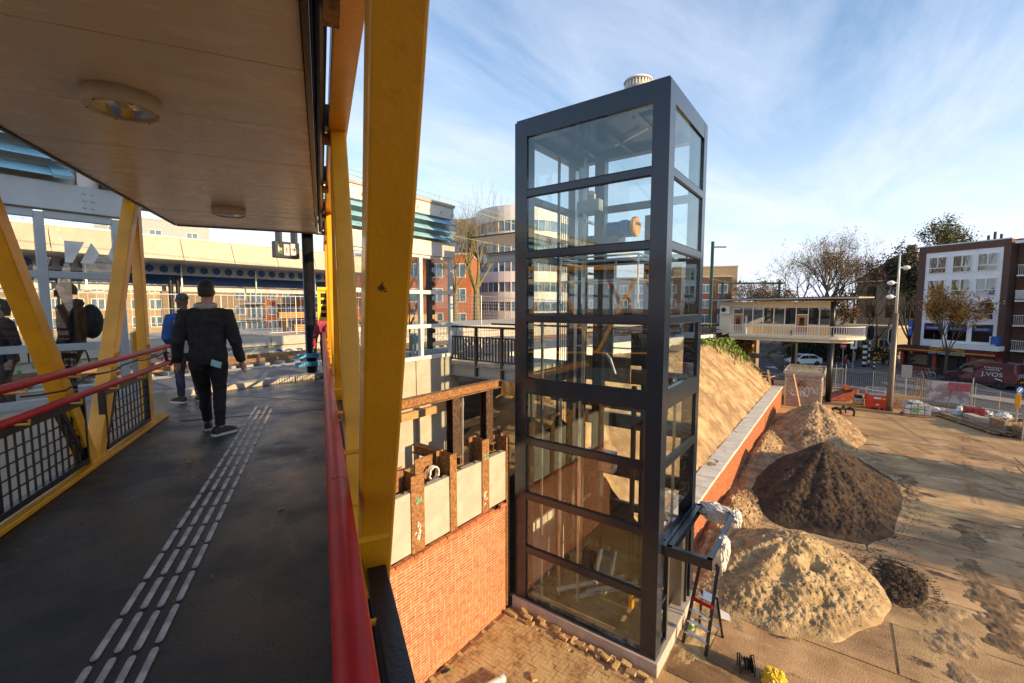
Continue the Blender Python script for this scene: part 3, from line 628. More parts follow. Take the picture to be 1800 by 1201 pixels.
mesh_fence('mesh_fence', 'white mesh site fence on the far platform behind the two walkers', (-2, 23.6, -1.52), (19.5, 23.6, -1.52), 2.05, m_white, .24, th=.009, cross=3)
for k, (X, lab) in enumerate(((12.6, 'stack of yellow timber beams on the far platform'), (12.9, 'second stack of timber beams lower on the far platform'))):
    t = thing('timber_stack', lab, 'timber', (X, 26.0 + k * -1.1, -1.5))
    for j in range(3):
        for i in range(2 + k): MB().box(0, 4.2, i * .16, i * .16 + .14, (.78 - .7 * k) + j * .12, (.78 - .7 * k) + j * .12 + .1).build('beam', m_wood, t)
    for sx in (.4, 3.6): MB().box(sx, sx + .1, 0, .45, 0, .78 - .7 * k).build('trestle', m_wood, t) if k == 0 else None
o = MB().ball((0, 0, .18), .7, .35, .22).build('tarpaulin', mat('teal tarpaulin', (.05, .32, .32), .5), None); o.location = (15.7, 25, -1.52); tag(o, 'teal tarpaulin bundle lying on the far platform', 'tarpaulin')
o = MB().box(-.42, .42, -.03, .03, 0, 2.6).build('white_board', m_white, None); o.location = (19.2, 25.5, -1.52); tag(o, 'tall white board leaning upright on the far platform', 'board')
o = MB().box(-.4, .4, -.03, .03, 0, .9).build('white_board', m_white, None); o.location = (17.0, 25.5, -1.52); o.rotation_euler = (-.3, .15, 0); tag(o, 'small tilted white board beside the teal tarpaulin', 'board')
o = MB().box(-3, 3, -.15, .15, 0, .16).build('dark_beam', m_black, None); o.location = (15.8, 23.1, -1.5); tag(o, 'long dark steel beam lying at the far platform edge', 'beam')

# ---------------------------------------------------------------- platform shelter with glass screens and blue louvres
sh = thing('platform_shelter', 'white platform shelter with glass screens and pale blue louvres above', 'shelter', (0, 9, PZ))
m_louv = weather(mat('pale blue louvre', (.29, .54, .66), .45, var=.1, scale=3), (.10, .33, .50), 2.2, .60, .04, (1, 1, 2))
m_cream2 = mat('pale cladding', (.66, .64, .58), .6, var=.05)
def Zl(z): return z - PZ
def screen(x0, x1, zb, zt, mull, zs, m, fw=.11):
    for x in mull: MB().box(x - fw / 2, x + fw / 2, -.05, .06, Zl(zb), Zl(zt)).build('mullion', m, sh, bevel=.004)
    for z in zs:
        for a, b in zip(mull, mull[1:]): MB().box(a + fw / 2, b - fw / 2, -.045, .055, Zl(z) - fw / 2, Zl(z) + fw / 2).build('transom', m, sh, bevel=.004)
    for z0, z1 in zip(zs, zs[1:]):
        for a, b in zip(mull, mull[1:]): MB().box(a + fw / 2 + .003, b - fw / 2 - .003, -.004, .004, Zl(z0) + fw / 2 + .003, Zl(z1) - fw / 2 - .003).build('glass_pane', m_glass2, sh)
screen(-5, 2, -1.5, 1.3, [-3.12, -1.82, -.52, .10 + .02, 1.13, 1.95], [-1.36, -.56 - .04, .44, 1.27], m_grey, .10)
screen(5.7, 9.26, -1.45, 1.37, [5.72, 6.9, 8.07, 9.2], [-1.40, -.55, .36, 1.31], m_white, .10)
m_sandb = mat('etched film', (.62, .66, .64), .6)
for pts in (((1.36, .62), (1.44, .62), (1.58, .93), (1.37, .93)), ((1.52, .62), (1.66, .62), (1.74, .77), (1.655, .93)), ((1.83, .75), (1.895, .62), (1.895, .92))):
    MB().extr([(x, -.012, Zl(z)) for x, z in pts], (0, .004, 0)).build('film_mark', m_sandb, sh)
for (a, b, mm, zl_) in ((-6, 2.05, m_grey, 1.34), (2.052, 5.598, m_grey, 1.52), (5.6, 9.3, m_cream2, 1.34)):
    MB().box(a, b, -.10, .12, Zl(zl_), Zl(1.72)).build('lintel', mm, sh, bevel=.006)
MB().box(-6, 9.32, -.05, .25, Zl(2.42), Zl(2.74)).build('parapet', m_cream2, sh); MB().box(-6, 9.34, -.09, .3, Zl(2.742), Zl(2.81)).build('parapet_cap', mat('parapet cap', (.4, .38, .34), .6), sh)
MB().box(-6, 9.3, .08, .16, Zl(1.72), Zl(2.42)).build('back_board', m_cream2, sh)
for X in (1.60, 1.69):
    for z in (1.42, 1.52, 1.62): MB().lathe((X, -.105, Zl(z)), [(.016, -.012), (.02, .004)], 10, 'y').build('rivet', m_grey, sh)
MB().box(1.55, 1.78, -.02, .1, Zl(1.72), Zl(2.6)).build('louvre_post', m_cream2, sh)
for z in (1.78, 2.0, 2.22):
    for a, b in ((-6, 1.5), (1.75, 5.55), (5.6, 9.22)):
        pn = MB().extr([(a, -.22, Zl(z)), (a, -.20, Zl(z) + .02), (a, .05, Zl(z) + .17), (a, .07, Zl(z) + .15)], (b - a, 0, 0)).build('louvre', m_louv, sh)
        for e in ((a + .12, b - .12)): MB().bar((e, -.235, Zl(z) + .0), (e, .05, Zl(z) + .172), .2, .05, (0, 0, 1)).build('clip', m_louv, pn)
for k in range(8): MB().bar((6.3 + k * .42, -.06, Zl(2.50)), (6.3 + k * .42, -.06, Zl(2.58)), .02, .02).build('drip_hook', m_galv, sh)
MB().box(-6, 9.28, .17, 2.6, Zl(2.5), Zl(2.62)).build('roof', m_cream2, sh)
MB().box(8.85, 8.97, .5, .62, .3, Zl(1.31)).build('holed_column', m_black, sh)
for k in range(9): MB().lathe((9.02, .56, .55 + k * .27), [(.075, -.05), (.075, .05)], 12, 'y').build('hole_lug', m_black, sh)
bc = thing('black_column', 'round black steel column at the end of the footbridge with blue bands', 'column', (5.17, 9.3, PZ))
MB().lathe((0, 0, 0), [(.2, 0), (.2, .03), (.115, .04), (.115, 4.2)], 24).build('shaft', m_black, bc, smooth=True)
for z in (.24, .42): MB().lathe((0, 0, z), [(.15, 0), (.17, .02), (.17, .08), (.15, .1)], 20).box(-.34, .0, -.06, .06, z, z + .09).build('blue_band', mat('light blue plastic', (.08, .30, .55), .4), bc)
o = MB().tube([(.25 * math.cos(t * .4), .2 * math.sin(t * .4), .015) for t in range(14)], .018, 6).build('cable', m_rubber, bc)
# direction sign hanging in the opening
sg = thing('direction_sign', 'dark hanging platform sign with the number 1 and arrow', 'sign', (4.42, 8.75, .92), 0)
m_navy = mat('sign navy', (.012, .014, .03), .4); m_signw = mat('sign white', (.6, .6, .58), .5); m_signg = mat('sign green', (.05, .13, .05), .5)
MB().box(-.235, .235, -.07, .07, 0, .31).build('sign_box', m_navy, sg, bevel=.008)
MB().box(-.20, -.10, -.078, -.07, .07, .25).build('exit_panel', m_signg, sg); MB().box(-.075, .03, -.078, -.07, .05, .26).build('number_panel', m_signw, sg); MB().box(.055, .16, -.078, -.07, .06, .28).build('arrow_panel', m_signw, sg)
MB().bar((-.175, -.081, .16), (-.125, -.081, .16), .014, .003, (0, 1, 0)).bar((-.14, -.081, .185), (-.12, -.081, .16), .014, .003, (0, 1, 0)).bar((-.14, -.081, .135), (-.12, -.081, .16), .014, .003, (0, 1, 0)).box(-.185, -.165, -.083, -.079, .11, .21).build('exit_symbol', m_signw, sg)
text('1', m_navy, sg, (-.022, -.079, .145), (rad(90), 0, 0), .16, 'number')
MB().bar((.07, -.08, .17), (.145, -.08, .17), .016, .003, (0, 1, 0)).bar((.115, -.08, .205), (.148, -.08, .17), .016, .003, (0, 1, 0)).bar((.115, -.08, .135), (.148, -.08, .17), .016, .003, (0, 1, 0)).build('arrow', m_navy, sg)
for x in (-.13, .17): MB().box(x - .025, x + .025, -.09, .09, .2, .8).build('hanger', m_black, sg)
o = MB().prism([(-.09, -.1), (.09, -.1), (.09, .1), (-.09, .1)], 0, .34).build('concrete_post', m_conc, None, bevel=.015); o.location = (2.0, 7.75, PZ); tag(o, 'short concrete post beside the left end of the footbridge railing', 'post')
op = thing('ticket_post', 'orange topped ticket post on the platform behind the left railing', 'post', (2.25, 9.5, PZ)); MB().box(-.09, .09, -.07, .07, 0, .78).build('stem', m_grey, op); MB().extr([(-.09, -.07, .78), (.09, -.07, .78), (.09, -.07, 1.1), (0, -.07, 1.17), (-.09, -.07, 1.1)], (0, .14, 0)).build('head', m_yellow, op)
# walkway to the lift with black railing, roof and deck
gw = thing('lift_walkway', 'steel walkway linking the platform to the glass lift with black bar railing', 'walkway', (9.2, 9.0, PZ))
MB().box(0, 2.0, -2.78, 0, -.12, -.03).build('deck', m_conc, gw); MB().ibeam((.05, -2.78, -.28), (.05, 0, -.28), .2, .3).build('edge_beam', m_grey, gw); MB().ibeam((1.95, -2.78, -.28), (1.95, 0, -.28), .2, .3).build('edge_beam', m_grey, gw)
MB().box(-.01, .05, -2.75, .1, .93, .985).build('top_rail', m_black, gw); MB().box(.0, .04, -2.75, .1, .66, .70).box(.0, .04, -2.75, .1, .02, .06).build('panel_rail', m_black, gw)
for k in range(26): MB().box(.01, .03, -2.72 + k * .106, -2.67 + k * .106, .06, .66).build('baluster', m_black, gw)
for y in (-2.7, -1.85, -.95, .05): MB().box(-.02, .05, y - .035, y + .035, -.4, .97).build('post', m_black, gw)
MB().box(1.96, 2.0, -2.75, .1, .93, .985).build('top_rail', m_black, gw)
MB().box(-.3, 2.1, -2.78, -1.05, Zl(1.76), Zl(1.80)).build('roof_plate', m_steel, gw); MB().ibeam((-.1, -2.78, Zl(1.22)), (-.1, -1.45, Zl(1.22)), .16, .2).build('roof_beam', m_grey, gw); MB().box(-.2, 2.1, -2.78, -1.45, Zl(1.33), Zl(1.36)).build('roof_plate', m_steel, gw)
o = MB().box(-.16, .16, -.14, .14, 0, .95).build('litter_bin', m_galv, None, bevel=.03); o.location = (10.6, 10.1, PZ); tag(o, 'grey metal litter bin on the platform behind the black railing', 'litter bin')
mesh_fence('mesh_fence', 'steel mesh site fence along the near platform right of the shelter', (9.6, 11.0, PZ), (19.5, 11.0, PZ - .2), 2.0, m_galv, .14, th=.008, cross=14)
bn = thing('bench', 'long wooden bench on the far platform beyond the litter bin', 'bench', (19.2, 23.4, -1.5)); MB().box(0, 3.4, 0, .05, .45, .9).build('backrest', m_wood, bn); MB().box(0, 3.4, -.45, .0, .4, .45).build('seat', m_wood, bn); [MB().box(x, x + .1, -.4, 0, 0, .4).build('leg', m_black, bn) for x in (.2, 1.6, 3.0)]
hp = thing('signal_lamp_post', 'slim white lamp post standing behind the shelter glass', 'post', (8.3, 12.6, -2.3)); MB().lathe((0, 0, 0), [(.035, 0), (.035, 2.4)], 10).build('pole', m_white, hp); MB().box(-.16, .16, -.05, .05, 2.4, 2.52).build('head', m_blue, hp)
hs_ = thing('red_hoist', 'red and grey track tool leaning behind the shelter glass', 'tool', (9.05, 10.6, PZ)); MB().tube([(0, 0, 0), (0, 0, 2.6)], .02, 8).build('rod', m_rust, hs_); MB().tube([(0, 0, .75), (.12, .1, .95), (.18, 0, 1.2)], .03, 8).build('red_arm', m_red, hs_); MB().box(.05, .28, -.1, .1, .15, .7).build('grey_body', m_grey, hs_, bevel=.04)
# ---------------------------------------------------------------- footbridge (local frame: y along the bridge, z above its deck)
fb = thing('footbridge', 'yellow steel truss footbridge with red handrails, black deck and flat roof', 'footbridge', (0, 0, PZ), BRZ)
MB().prism([(-2.1, -9), (.25, -9), (.25, 7.6), (-2.1, 9.25)], -.16, 0).build('deck', m_deck, fb)
MB().box(-2.0, .0, -9, 8, -.5, -.17).build('underside', m_black, fb)
MB().box(-2.17, -2.02, -9, 7.55, .002, .045).build('kerb', m_yellow, fb, bevel=.008); MB().box(.10, .26, -9, 10.3, .002, .045).build('kerb', m_yellow, fb)
MB().box(-1.8, .05, 7.15, 7.2, .0, .006).build('joint_cover', m_black, fb)
td = []
for a in (-.055,):
    pass
strip = MB(); n_ = 10; w2_, l2_ = .0145, .141; prof = []
for k in range(n_ + 1): t = math.pi * k / n_; prof.append((w2_ * math.cos(t), l2_ - w2_ + w2_ * math.sin(t)))
prof = prof + [(-x, -y) for x, y in prof]
strip.prism(prof, 0, .006); strip_me = strip.mesh('tactile_strip', m_tact)
for r in range(4):
    for k in range(22):
        y = .95 + k * .3165 + (.02 if r % 2 else 0)
        if y < 7.6: inst('tactile_strip', strip_me, fb, (-.965 + r * .0755, y, .001), (0, 0, rnd.uniform(-.006, .006)))
# trusses
tops_l = [-8.4, -5.3, -2.2, .9, 4.0, 7.1]; bots_l = [-6.85, -3.75, -.65, 2.45, 5.55]; tops = [-7.9, -5.1, -2.3, .5, 3.3, 6.1, 8.9]; bots = [-6.5, -3.7, -.9, 1.9, 4.7, 7.5]
def member(name, p, q, wd=.13, h=.13):
    o = MB().bar(p, q, wd, h, (1, 0, 0)).build(name, m_yellow, fb, bevel=.008); return o
for X in (-2.13, .138):
    MB().box(X - .06, X + .06, -9, 7.2 if X < 0 else 10.3, 2.88 if X < 0 else 2.69, 3.0 if X < 0 else 2.83).build('top_chord', m_yellow, fb, bevel=.01)
    MB().box(X - .08, X + .08, -9, 7.4 if X < 0 else 10.3, -.30, -.02).build('bottom_chord', m_black if X > 0 else m_yellow, fb, bevel=.01)
    tt, bbs, wq, hq = (tops, bots, .105, .098) if X > 0 else (tops_l, bots_l, .13, .13)
    for i, b in enumerate(bbs):
        zt_ = 2.69 if X > 0 else 2.88; member('diagonal', (X, tt[i] + .04, zt_), (X, b - .05, .0), wq, hq); member('diagonal', (X, b + .05, .0), (X, tt[i + 1] - .04, zt_), wq, hq)
    if X > 0: member('diagonal', (X, 8.94, 2.69), (X, 10.2, .0), wq, hq)
    else: member('post', (X, 7.14, 0), (X, 7.14, 2.88), .13, .10)
    for b in bbs: MB().box(X - .06, X + .06, b - .16, b + .16, -.02, .05).build('gusset', m_yellow, fb)
# handrails
def handrail(pts, r=.031):
    return MB().tube(pts, r, 14).build('handrail', m_red, fb, smooth=True)
end = [(-1.98, 7.72 + .13 * math.sin(t), .875 + .115 * math.cos(t)) for t in [math.pi * k / 8 for k in range(9)]]
handrail([(-1.98, -9, .99), (-1.98, 1, .99), (-1.98, 5, .99)] + [(-1.98, 7.6, .99)] + end + [(-1.98, 7.6, .76), (-1.98, 5, .76), (-1.98, -9, .76)])
handrail([(.03, -9, 1.0), (.03, 0, 1.0), (.03, 1.0, 1.0), (.03, 4, 1.0), (.03, 10.0, 1.0)], .032); handrail([(.03, -9, .74), (.03, 0, .74), (.03, 10.0, .74)], .026)
for y in (1.42, 4.6): MB().lathe((.03, y, 1.0), [(.0325, -.012), (.0335, 0), (.0325, .012)], 14, 'y').build('rail_sleeve', m_red, fb)
for X, s in ((-1.98, -1), (.03, 1)):
    for y in [-5 + .775 * k for k in range(20)]:
        if y < 9 and (X > 0 or y < 7.7):
            for z in (.97, .735):
                o = MB().tube([(X, y, z - .01), (X, y, z - .045), (X + s * .12, y, z - .045)], .010, 8).build('rail_bracket', m_yellow, fb)
# mesh panels with black frames
wv = MB().box(-.006, .006, -.006, .006, 0, .56).mesh('wire', m_black)
def mesh_panel(X, y0, y1, skip=None):
    f = MB().box(X - .03, X + .03, y0, y1, .63, .70).box(X - .03, X + .03, y0, y1, .07, .12).box(X - .03, X + .03, y0, y0 + .035, .12, .63).box(X - .03, X + .03, y1 - .035, y1, .12, .63).build('mesh_panel', m_black, fb, bevel=.004)
    n = int((y1 - y0) / .098)
    for k in range(1, n): inst('wire', wv, f, (X, y0 + (y1 - y0) * k / n, .095))
    for z in (.22, .32, .42, .52): MB().box(X - .006, X + .006, y0 + .03, y1 - .03, z - .006, z + .006).build('wire', m_black, f)
for a, b in ((-.5, 2.2), (2.6, 4.0), (4.05, 5.35), (5.75, 7.0)): mesh_panel(-2.09, a, b)
for a, b in ((-.42, 1.56), (2.26, 4.34), (5.06, 7.14), (7.86, 9.9)): mesh_panel(.14, a, b)
for p in ((5.38, 5.20), (5.72, 5.9)): MB().bar((-2.11, p[0], .03), (-2.11, p[0] - (.42 if p[0] < 5.5 else -.42), .70), .05, .06, (1, 0, 0)).build('stiffener', m_black, fb)
o = MB().tube([(-1.965 - .03 * math.sin(k * 2.1), 4.2 + k * .26, .94 - .05 * abs(math.sin(k * .8)) - (.03 if k < 5 else 0)) for k in range(14)], .008, 6).build('cable', m_rubber, None); o.parent = fb
for k in range(4):
    MB().tube([(-1.98 + .05 * math.cos(t), 7.55 + .035 * k + .02 * math.sin(t * 2), .875 + .16 * math.sin(t)) for t in [2 * math.pi * i / 14 for i in range(14)]], .007, 5, closed=True).build('cable_loop', m_rubber, fb)
# roof
ys = [-9 + .82 * k for k in range(20)] + [7.72]
ys = [y for y in ys if y < 7.5] + [7.72]
for a, b in zip(ys, ys[1:]):
    MB().box(-1.84, -.04, a + .0025, b - .0025, 2.69 + rnd.uniform(-.0015, .0015), 2.72).build('soffit_panel', m_soffit, fb, bevel=.003)
MB().box(-1.84, -.04, -9, 7.68, 2.722, 2.95).build('roof_body', m_soffit, fb); MB().box(-1.9, .02, -9, 7.75, 2.952, 2.98).build('roof_sheet', m_black, fb)
MB().box(-1.872, -1.845, -9, 7.74, 2.68, 2.951).build('roof_edge', m_black, fb); MB().box(-1.84, -.04, 7.725, 7.75, 2.672, 2.951).build('roof_edge', mat('roof end trim', (.20, .155, .12), .4), fb)
MB().box(-.036, -.008, -9, 7.74, 2.66, 2.951).build('roof_edge', m_black, fb)
MB().tube([(.03, -9, 2.72), (.03, 7.7, 2.72)], .03, 12).build('gutter_pipe', m_black, fb)
for t in [.5, 1.9, 3.3, 4.7, 6.1, 7.5]:
    if t > -1 and t < 8: MB().box(.02, .10, t - .06, t + .06, 2.72, 2.86).build('roof_bracket', m_black, fb); MB().box(.04, .10, t - .05, t + .07, 2.64, 2.68).build('bracket_plate', m_rust, fb)
# lamps under the roof
m_lensg = glass('lamp lens', (.95, .95, .94), .05, .02); m_refl = mat('lamp reflector', (.72, .70, .66), .12, metal=.9, var=.03); m_bulb = emit('lamp bulb', (1, .72, .38), 30)
for k, (y, lab) in enumerate(((3.15, 'larger looking round ceiling lamp nearest the camera with a lit bulb'), (6.2, 'farther round ceiling lamp near the roof end'))):
    lp_ = thing('ceiling_lamp', lab, 'lamp', tuple(bw_(-.96, y, PZ + 2.69)), BRZ)
    MB().lathe((0, 0, 0), [(.172, -.0), (.172, -.07), (.165, -.083), (.140, -.085), (.136, -.07), (.136, -.02)], 40).build('housing', m_cream, lp_, smooth=True, bevel=0)
    MB().lathe((0, 0, 0), [(.132, -.066), (.11, -.035), (.05, -.018), (.0, -.016)], 32).build('reflector', m_refl, lp_, smooth=True)
    MB().lathe((0, 0, 0), [(.136, -.074), (.136, -.078)], 32).build('lens', m_lensg, lp_)
    if k == 0: MB().ball((.0, .02, -.050), .016, .016, .014, 10, 6).build('bulb', m_bulb, lp_)
    for a in range(6): MB().lathe((.154 * math.cos(a * 1.047), .154 * math.sin(a * 1.047), -.0855), [(.005, -.003), (.005, .002)], 6).build('screw', m_black, lp_)
cg = thing('corona_notice', 'yellow notice board with black pictograms on the right truss', 'notice', tuple(bw_(.10, 8.4, PZ + 1.60)), BRZ); cg.scale = (.75, .75, .75)
MB().box(-.21, .02, -.01, .0, -.42, .36).build('board', mat('notice yellow', (.75, .58, .05), .5), cg)
text('Corona', m_black, cg, (-.10, -.012, .28), (rad(90), 0, 0), .075, 'heading')
for k in range(4):
    for j in range(2 if k > 2 else 1): MB().box(-.14, -.03, -.014, -.0105, .12 - k * .15, .22 - k * .15).build('pictogram', m_black, cg)
o = MB()
for k in range(14): o.bar((rnd.uniform(-.5, .3), rnd.uniform(-3, 4), 0), (rnd.uniform(-.5, .3), 0, 0), .001, .001) if False else None
litter = [(.0 - .33, 3.7), (-.62, 2.9), (-1.25, 5.2), (-.1, 4.9)]
for k, (x, y) in enumerate(litter):
    l_ = MB().box(-.02, .02, -.004, .004, 0, .008).build('litter', m_wood if k != 1 else m_wood2, None); l_.location = bw_(x, y, PZ + .002); l_.rotation_euler = (0, 0, k * 1.3)
    tag(l_, ('tiny orange cigarette end on the deck right of the tactile strips', 'small brown twig on the deck near the camera', 'small leaf on the deck left of the tactile strips', 'small leaf on the deck beside the right railing')[k], 'litter')
m_fr = None

# ---------------------------------------------------------------- lift tower
X0, X1, Y0, Y1, ZT = 8.52, 11.30, 2.69, 6.22, 4.16
lt = thing('lift_tower', 'tall glazed lift tower with dark blue grey steel frame', 'lift tower', (X0, Y0, GZ))
def T(b, name, m, bevel=0, smooth=False): return b.build(name, m, lt, bevel=bevel, smooth=smooth)
def tb(x0, x1, y0, y1, z0, z1): return MB().box(x0 - X0, x1 - X0, y0 - Y0, y1 - Y0, z0 - GZ, z1 - GZ)
T(tb(X0 - .06, X1 + .06, Y0 - .06, 3.0, GZ, -7.20), 'plinth', m_plinth, .01); T(tb(X0 - .06, X0 + .3, 3.0, Y1 + .04, GZ, -7.20), 'plinth', m_plinth, .01)
for x, y in ((X0, Y0), (X0, Y1 - .33), (X1 - .27, Y0), (X1 - .27, Y1 - .33)):
    dx = .33 if x == X0 else .27
    T(tb(x, x + dx, y, y + .33, -7.20, ZT - .002), 'corner_post', m_steel, .006)
# roof ring and roof
T(tb(X0 + .005, X0 + .28, Y0 + .33, Y1 - .33, 3.80, ZT), 'roof_beam', m_steel, .004); T(tb(X1 - .27, X1 - .005, Y0 + .33, Y1 - .33, 3.80, ZT), 'roof_beam', m_steel, .004)
T(tb(X0 + .33, X1 - .27, Y0 + .005, Y0 + .28, 3.80, ZT), 'roof_beam', m_steel, .004); T(tb(X0 + .33, X1 - .27, Y1 - .28, Y1 - .005, 3.80, ZT), 'roof_beam', m_steel, .004)
T(tb(X0 + .03, X1 - .03, Y0 + .03, Y1 - .03, ZT + .003, ZT + .05), 'roof_cap', m_steel, .004); T(tb(X0 + .28, X1 - .28, Y0 + .28, Y1 - .28, 3.94, 4.0), 'ceiling', m_steel)
for y in (3.5, 4.4, 5.3): T(tb(X0 + .3, X1 - .3, y - .05, y + .05, 3.82, 3.935), 'ceiling_joist', m_steel)
T(MB().tube([(1.2, .7, 11.36), (1.9, 1.9, 11.36)], .03, 8), 'strip_light', m_alu); T(tb(9.2, 9.7, 3.1, 3.7, 3.86, 3.93), 'ceiling_box', m_grey)
tz = [2.55, 1.165, -.285, -1.875, -3.205, -4.56, -5.9]; th = {-1.875: .35}
levels = [3.80]
for z in tz:
    h = th.get(z, .15); levels += [z + h / 2, z - h / 2]
levels.append(-7.16)
def face(name, axis, c0, c1, pos, sgn, lev, sk=()):
    for i, z in enumerate(tz):
        if i in sk: continue
        h = th.get(z, .15); d0, d1 = (pos, pos + sgn * (.18 if h > .2 else .10)); d0, d1 = min(d0, d1), max(d0, d1)
        T(tb(d0, d1, c0, c1, z - h / 2, z + h / 2) if axis == 'x' else tb(c0, c1, d0, d1, z - h / 2, z + h / 2), 'transom', m_steel, .006)
        o0, o1 = min(pos + sgn * .012, pos + sgn * .06), max(pos + sgn * .012, pos + sgn * .06)
        for zz in (z - h / 2 - .022, z + h / 2 + .002):
            T(tb(o0, o1, c0, c1, zz, zz + .02) if axis == 'x' else tb(c0, c1, o0, o1, zz, zz + .02), 'glazing_seal', m_rubber)
    for k in range(0, len(lev), 2):
        za, zb = lev[k], lev[k + 1]
        p0, p1 = min(pos + sgn * .04, pos + sgn * .05), max(pos + sgn * .04, pos + sgn * .05)
        T(tb(p0, p1, c0 + .003, c1 - .003, zb + .024, za - .024) if axis == 'x' else tb(c0 + .003, c1 - .003, p0, p1, zb + .024, za - .024), 'glass_pane', m_glass)
lv = levels
face('front', 'x', Y0 + .33, Y1 - .33, X0, 1, lv); face('back', 'x', Y0 + .33, Y1 - .33, X1, -1, lv[:10])
face('right', 'y', X0 + .33, X1 - .27, Y0, 1, lv[:12], (5, 6)); face('left', 'y', X0 + .33, X1 - .27, Y1, -1, lv[:6] , (3, 4, 5, 6))
T(tb(X0 + .005, X0 + .18, Y0 + .33, Y1 - .33, -7.30, -7.16), 'base_rail', m_steel, .006)
T(tb(X0 + .33, X1 - .27, Y1 - .18, Y1 - .005, -2.05, -1.7), 'landing_beam', m_steel)
# door side under the canopy
T(tb(8.85, 9.28, Y0 + .01, Y0 + .09, -5.10, -4.98), 'door_head', m_steel); T(tb(9.28, 10.80, Y0 + .01, Y0 + .2, -5.15, -4.98), 'door_head', m_steel)
for z in (-7.19, -6.22): T(tb(8.86, 9.22, Y0 + .02, Y0 + .10, z, z + .07), 'side_transom', m_steel)
for z0, z1 in ((-7.115, -6.225), (-6.145, -5.105)): T(tb(8.86, 9.20, Y0 + .05, Y0 + .06, z0, z1), 'side_glass', m_glass)
m_inox = mat('brushed steel', (.40, .37, .33), .28, metal=.85, var=.06, stretch=(1, 1, .1))
T(tb(9.22, 9.27, Y0 + .01, Y0 + .42, -7.19, -5.15), 'door_jamb', m_steel); T(tb(9.275, 9.52, Y0 + .06, Y0 + .46, -7.19, -5.15), 'door_portal', m_inox, .004); T(tb(10.52, 10.75, Y0 + .06, Y0 + .46, -7.19, -5.15), 'door_portal', m_inox, .004)
for a in (9.525, 10.03): T(tb(a, a + .49, Y0 + .36, Y0 + .40, -7.19, -5.15), 'door_leaf', m_inox)
T(tb(10.80, 11.03, Y0 + .05, Y0 + .06, -7.15, -5.0), 'side_glass', m_glass); T(tb(10.755, 10.80, Y0 + .01, Y0 + .42, -7.19, -5.15), 'door_jamb', m_steel)
# canopy frame (open channels)
def chan(p, q):
    p, q = V(p) - V((X0, Y0, GZ)), V(q) - V((X0, Y0, GZ)); d = (q - p).normalized(); s_ = d.cross(V((0, 0, 1)))
    b = MB().bar(p, q, .012, .2).bar(p + V((0, 0, .094)) + s_ * .05, q + V((0, 0, .094)) + s_ * .05, .10, .012).bar(p - V((0, 0, .094)) + s_ * .05, q - V((0, 0, .094)) + s_ * .05, .10, .012)
    return T(b, 'canopy_beam', m_steel)
chan((8.74, 1.74, -4.93), (8.74, 2.68, -4.93)); chan((11.16, 1.74, -4.93), (8.73, 1.74, -4.93)); chan((11.17, 2.68, -4.93), (11.17, 1.74, -4.93)); chan((8.75, 2.60, -4.93), (11.16, 2.60, -4.93))
T(tb(8.75, 11.17, 2.63, 2.685, -5.02, -4.84), 'canopy_beam', m_steel)
# roof fan
fan = thing('roof_fan', 'pale round roof ventilator on top of the lift tower', 'ventilator', (9.0, 3.5, ZT + .05)); fan.scale = (.88, .88, .72)
MB().lathe((0, 0, 0), [(.28, 0), (.30, .12), (.33, .18), (.30, .2)], 28).build('base', m_white, fan); MB().lathe((0, 0, 0), [(.25, .2), (.25, .34)], 28).build('grille_core', m_grey, fan)
for k in range(26): a = 2 * math.pi * k / 26; MB().bar((.30 * math.cos(a), .30 * math.sin(a), .19), (.28 * math.cos(a), .28 * math.sin(a), .36), .03, .02, (math.cos(a), math.sin(a), 0)).build('fin', m_white, fan)
MB().lathe((0, 0, 0), [(.31, .35), (.33, .37), (.30, .42), (.2, .45), (.0, .46)], 28).build('cap', m_white, fan, smooth=True)
# machinery behind the glass
def vt(x, y, z0, z1, wx, wy, name, m): return T(tb(x - wx / 2, x + wx / 2, y - wy / 2, y + wy / 2, z0, z1), name, m)
vt(10.55, 5.0, -7.3, 3.8, .22, .26, 'hoist_column', m_steel); vt(10.3, 5.32, -7.3, 3.7, .035, .09, 'guide_rail', m_alu); vt(10.3, 3.35, -7.3, 3.7, .035, .09, 'guide_rail', m_alu)
vt(10.6, 5.72, -7.3, 3.5, .03, .08, 'guide_rail', m_alu); vt(9.0, 5.75, -7.3, -.3, .05, .05, 'conduit', m_alu); vt(10.9, 3.9, -7.3, 2.2, .12, .14, 'rear_post', m_steel)
for k in range(6): vt(10.15 + .02 * k, 4.72 + .05 * k, -6.5, 2.4, .010, .010, 'rope', m_rubber)
T(tb(10.3, 10.7, 4.4, 5.4, 1.55, 1.75), 'machine_beam', m_steel); T(tb(10.2, 10.62, 4.9, 5.5, 2.35, 2.62), 'pulley_bracket', m_grey)
T(MB().lathe((1.9, 2.55, 10.25), [(.02, -.04), (.14, -.04), (.15, -.015), (.13, 0), (.15, .015), (.14, .04), (.02, .04)], 24, 'x'), 'pulley', m_alu); T(tb(10.34, 10.5, 5.1, 5.38, 2.6, 2.78), 'pulley_cheek', m_grey)
m_mblue = mat('motor blue', (.015, .07, .32), .35)
T(MB().lathe((1.9, 1.62, 9.35), [(.10, 0), (.20, .02)] + [(.20 if k % 2 else .18, .05 + .03 * k) for k in range(12)] + [(.20, .42), (.1, .44)], 24, 'y'), 'motor', m_mblue); T(tb(10.2, 10.65, 4.15, 4.35, 1.68, 2.03), 'gearbox', m_mblue, .02)
T(MB().lathe((1.9, 1.30, 9.38), [(.05, 0), (.22, 0), (.24, .03), (.22, .05), (.24, .08), (.22, .11), (.05, .11)], 28, 'y'), 'sheave', m_yellow)
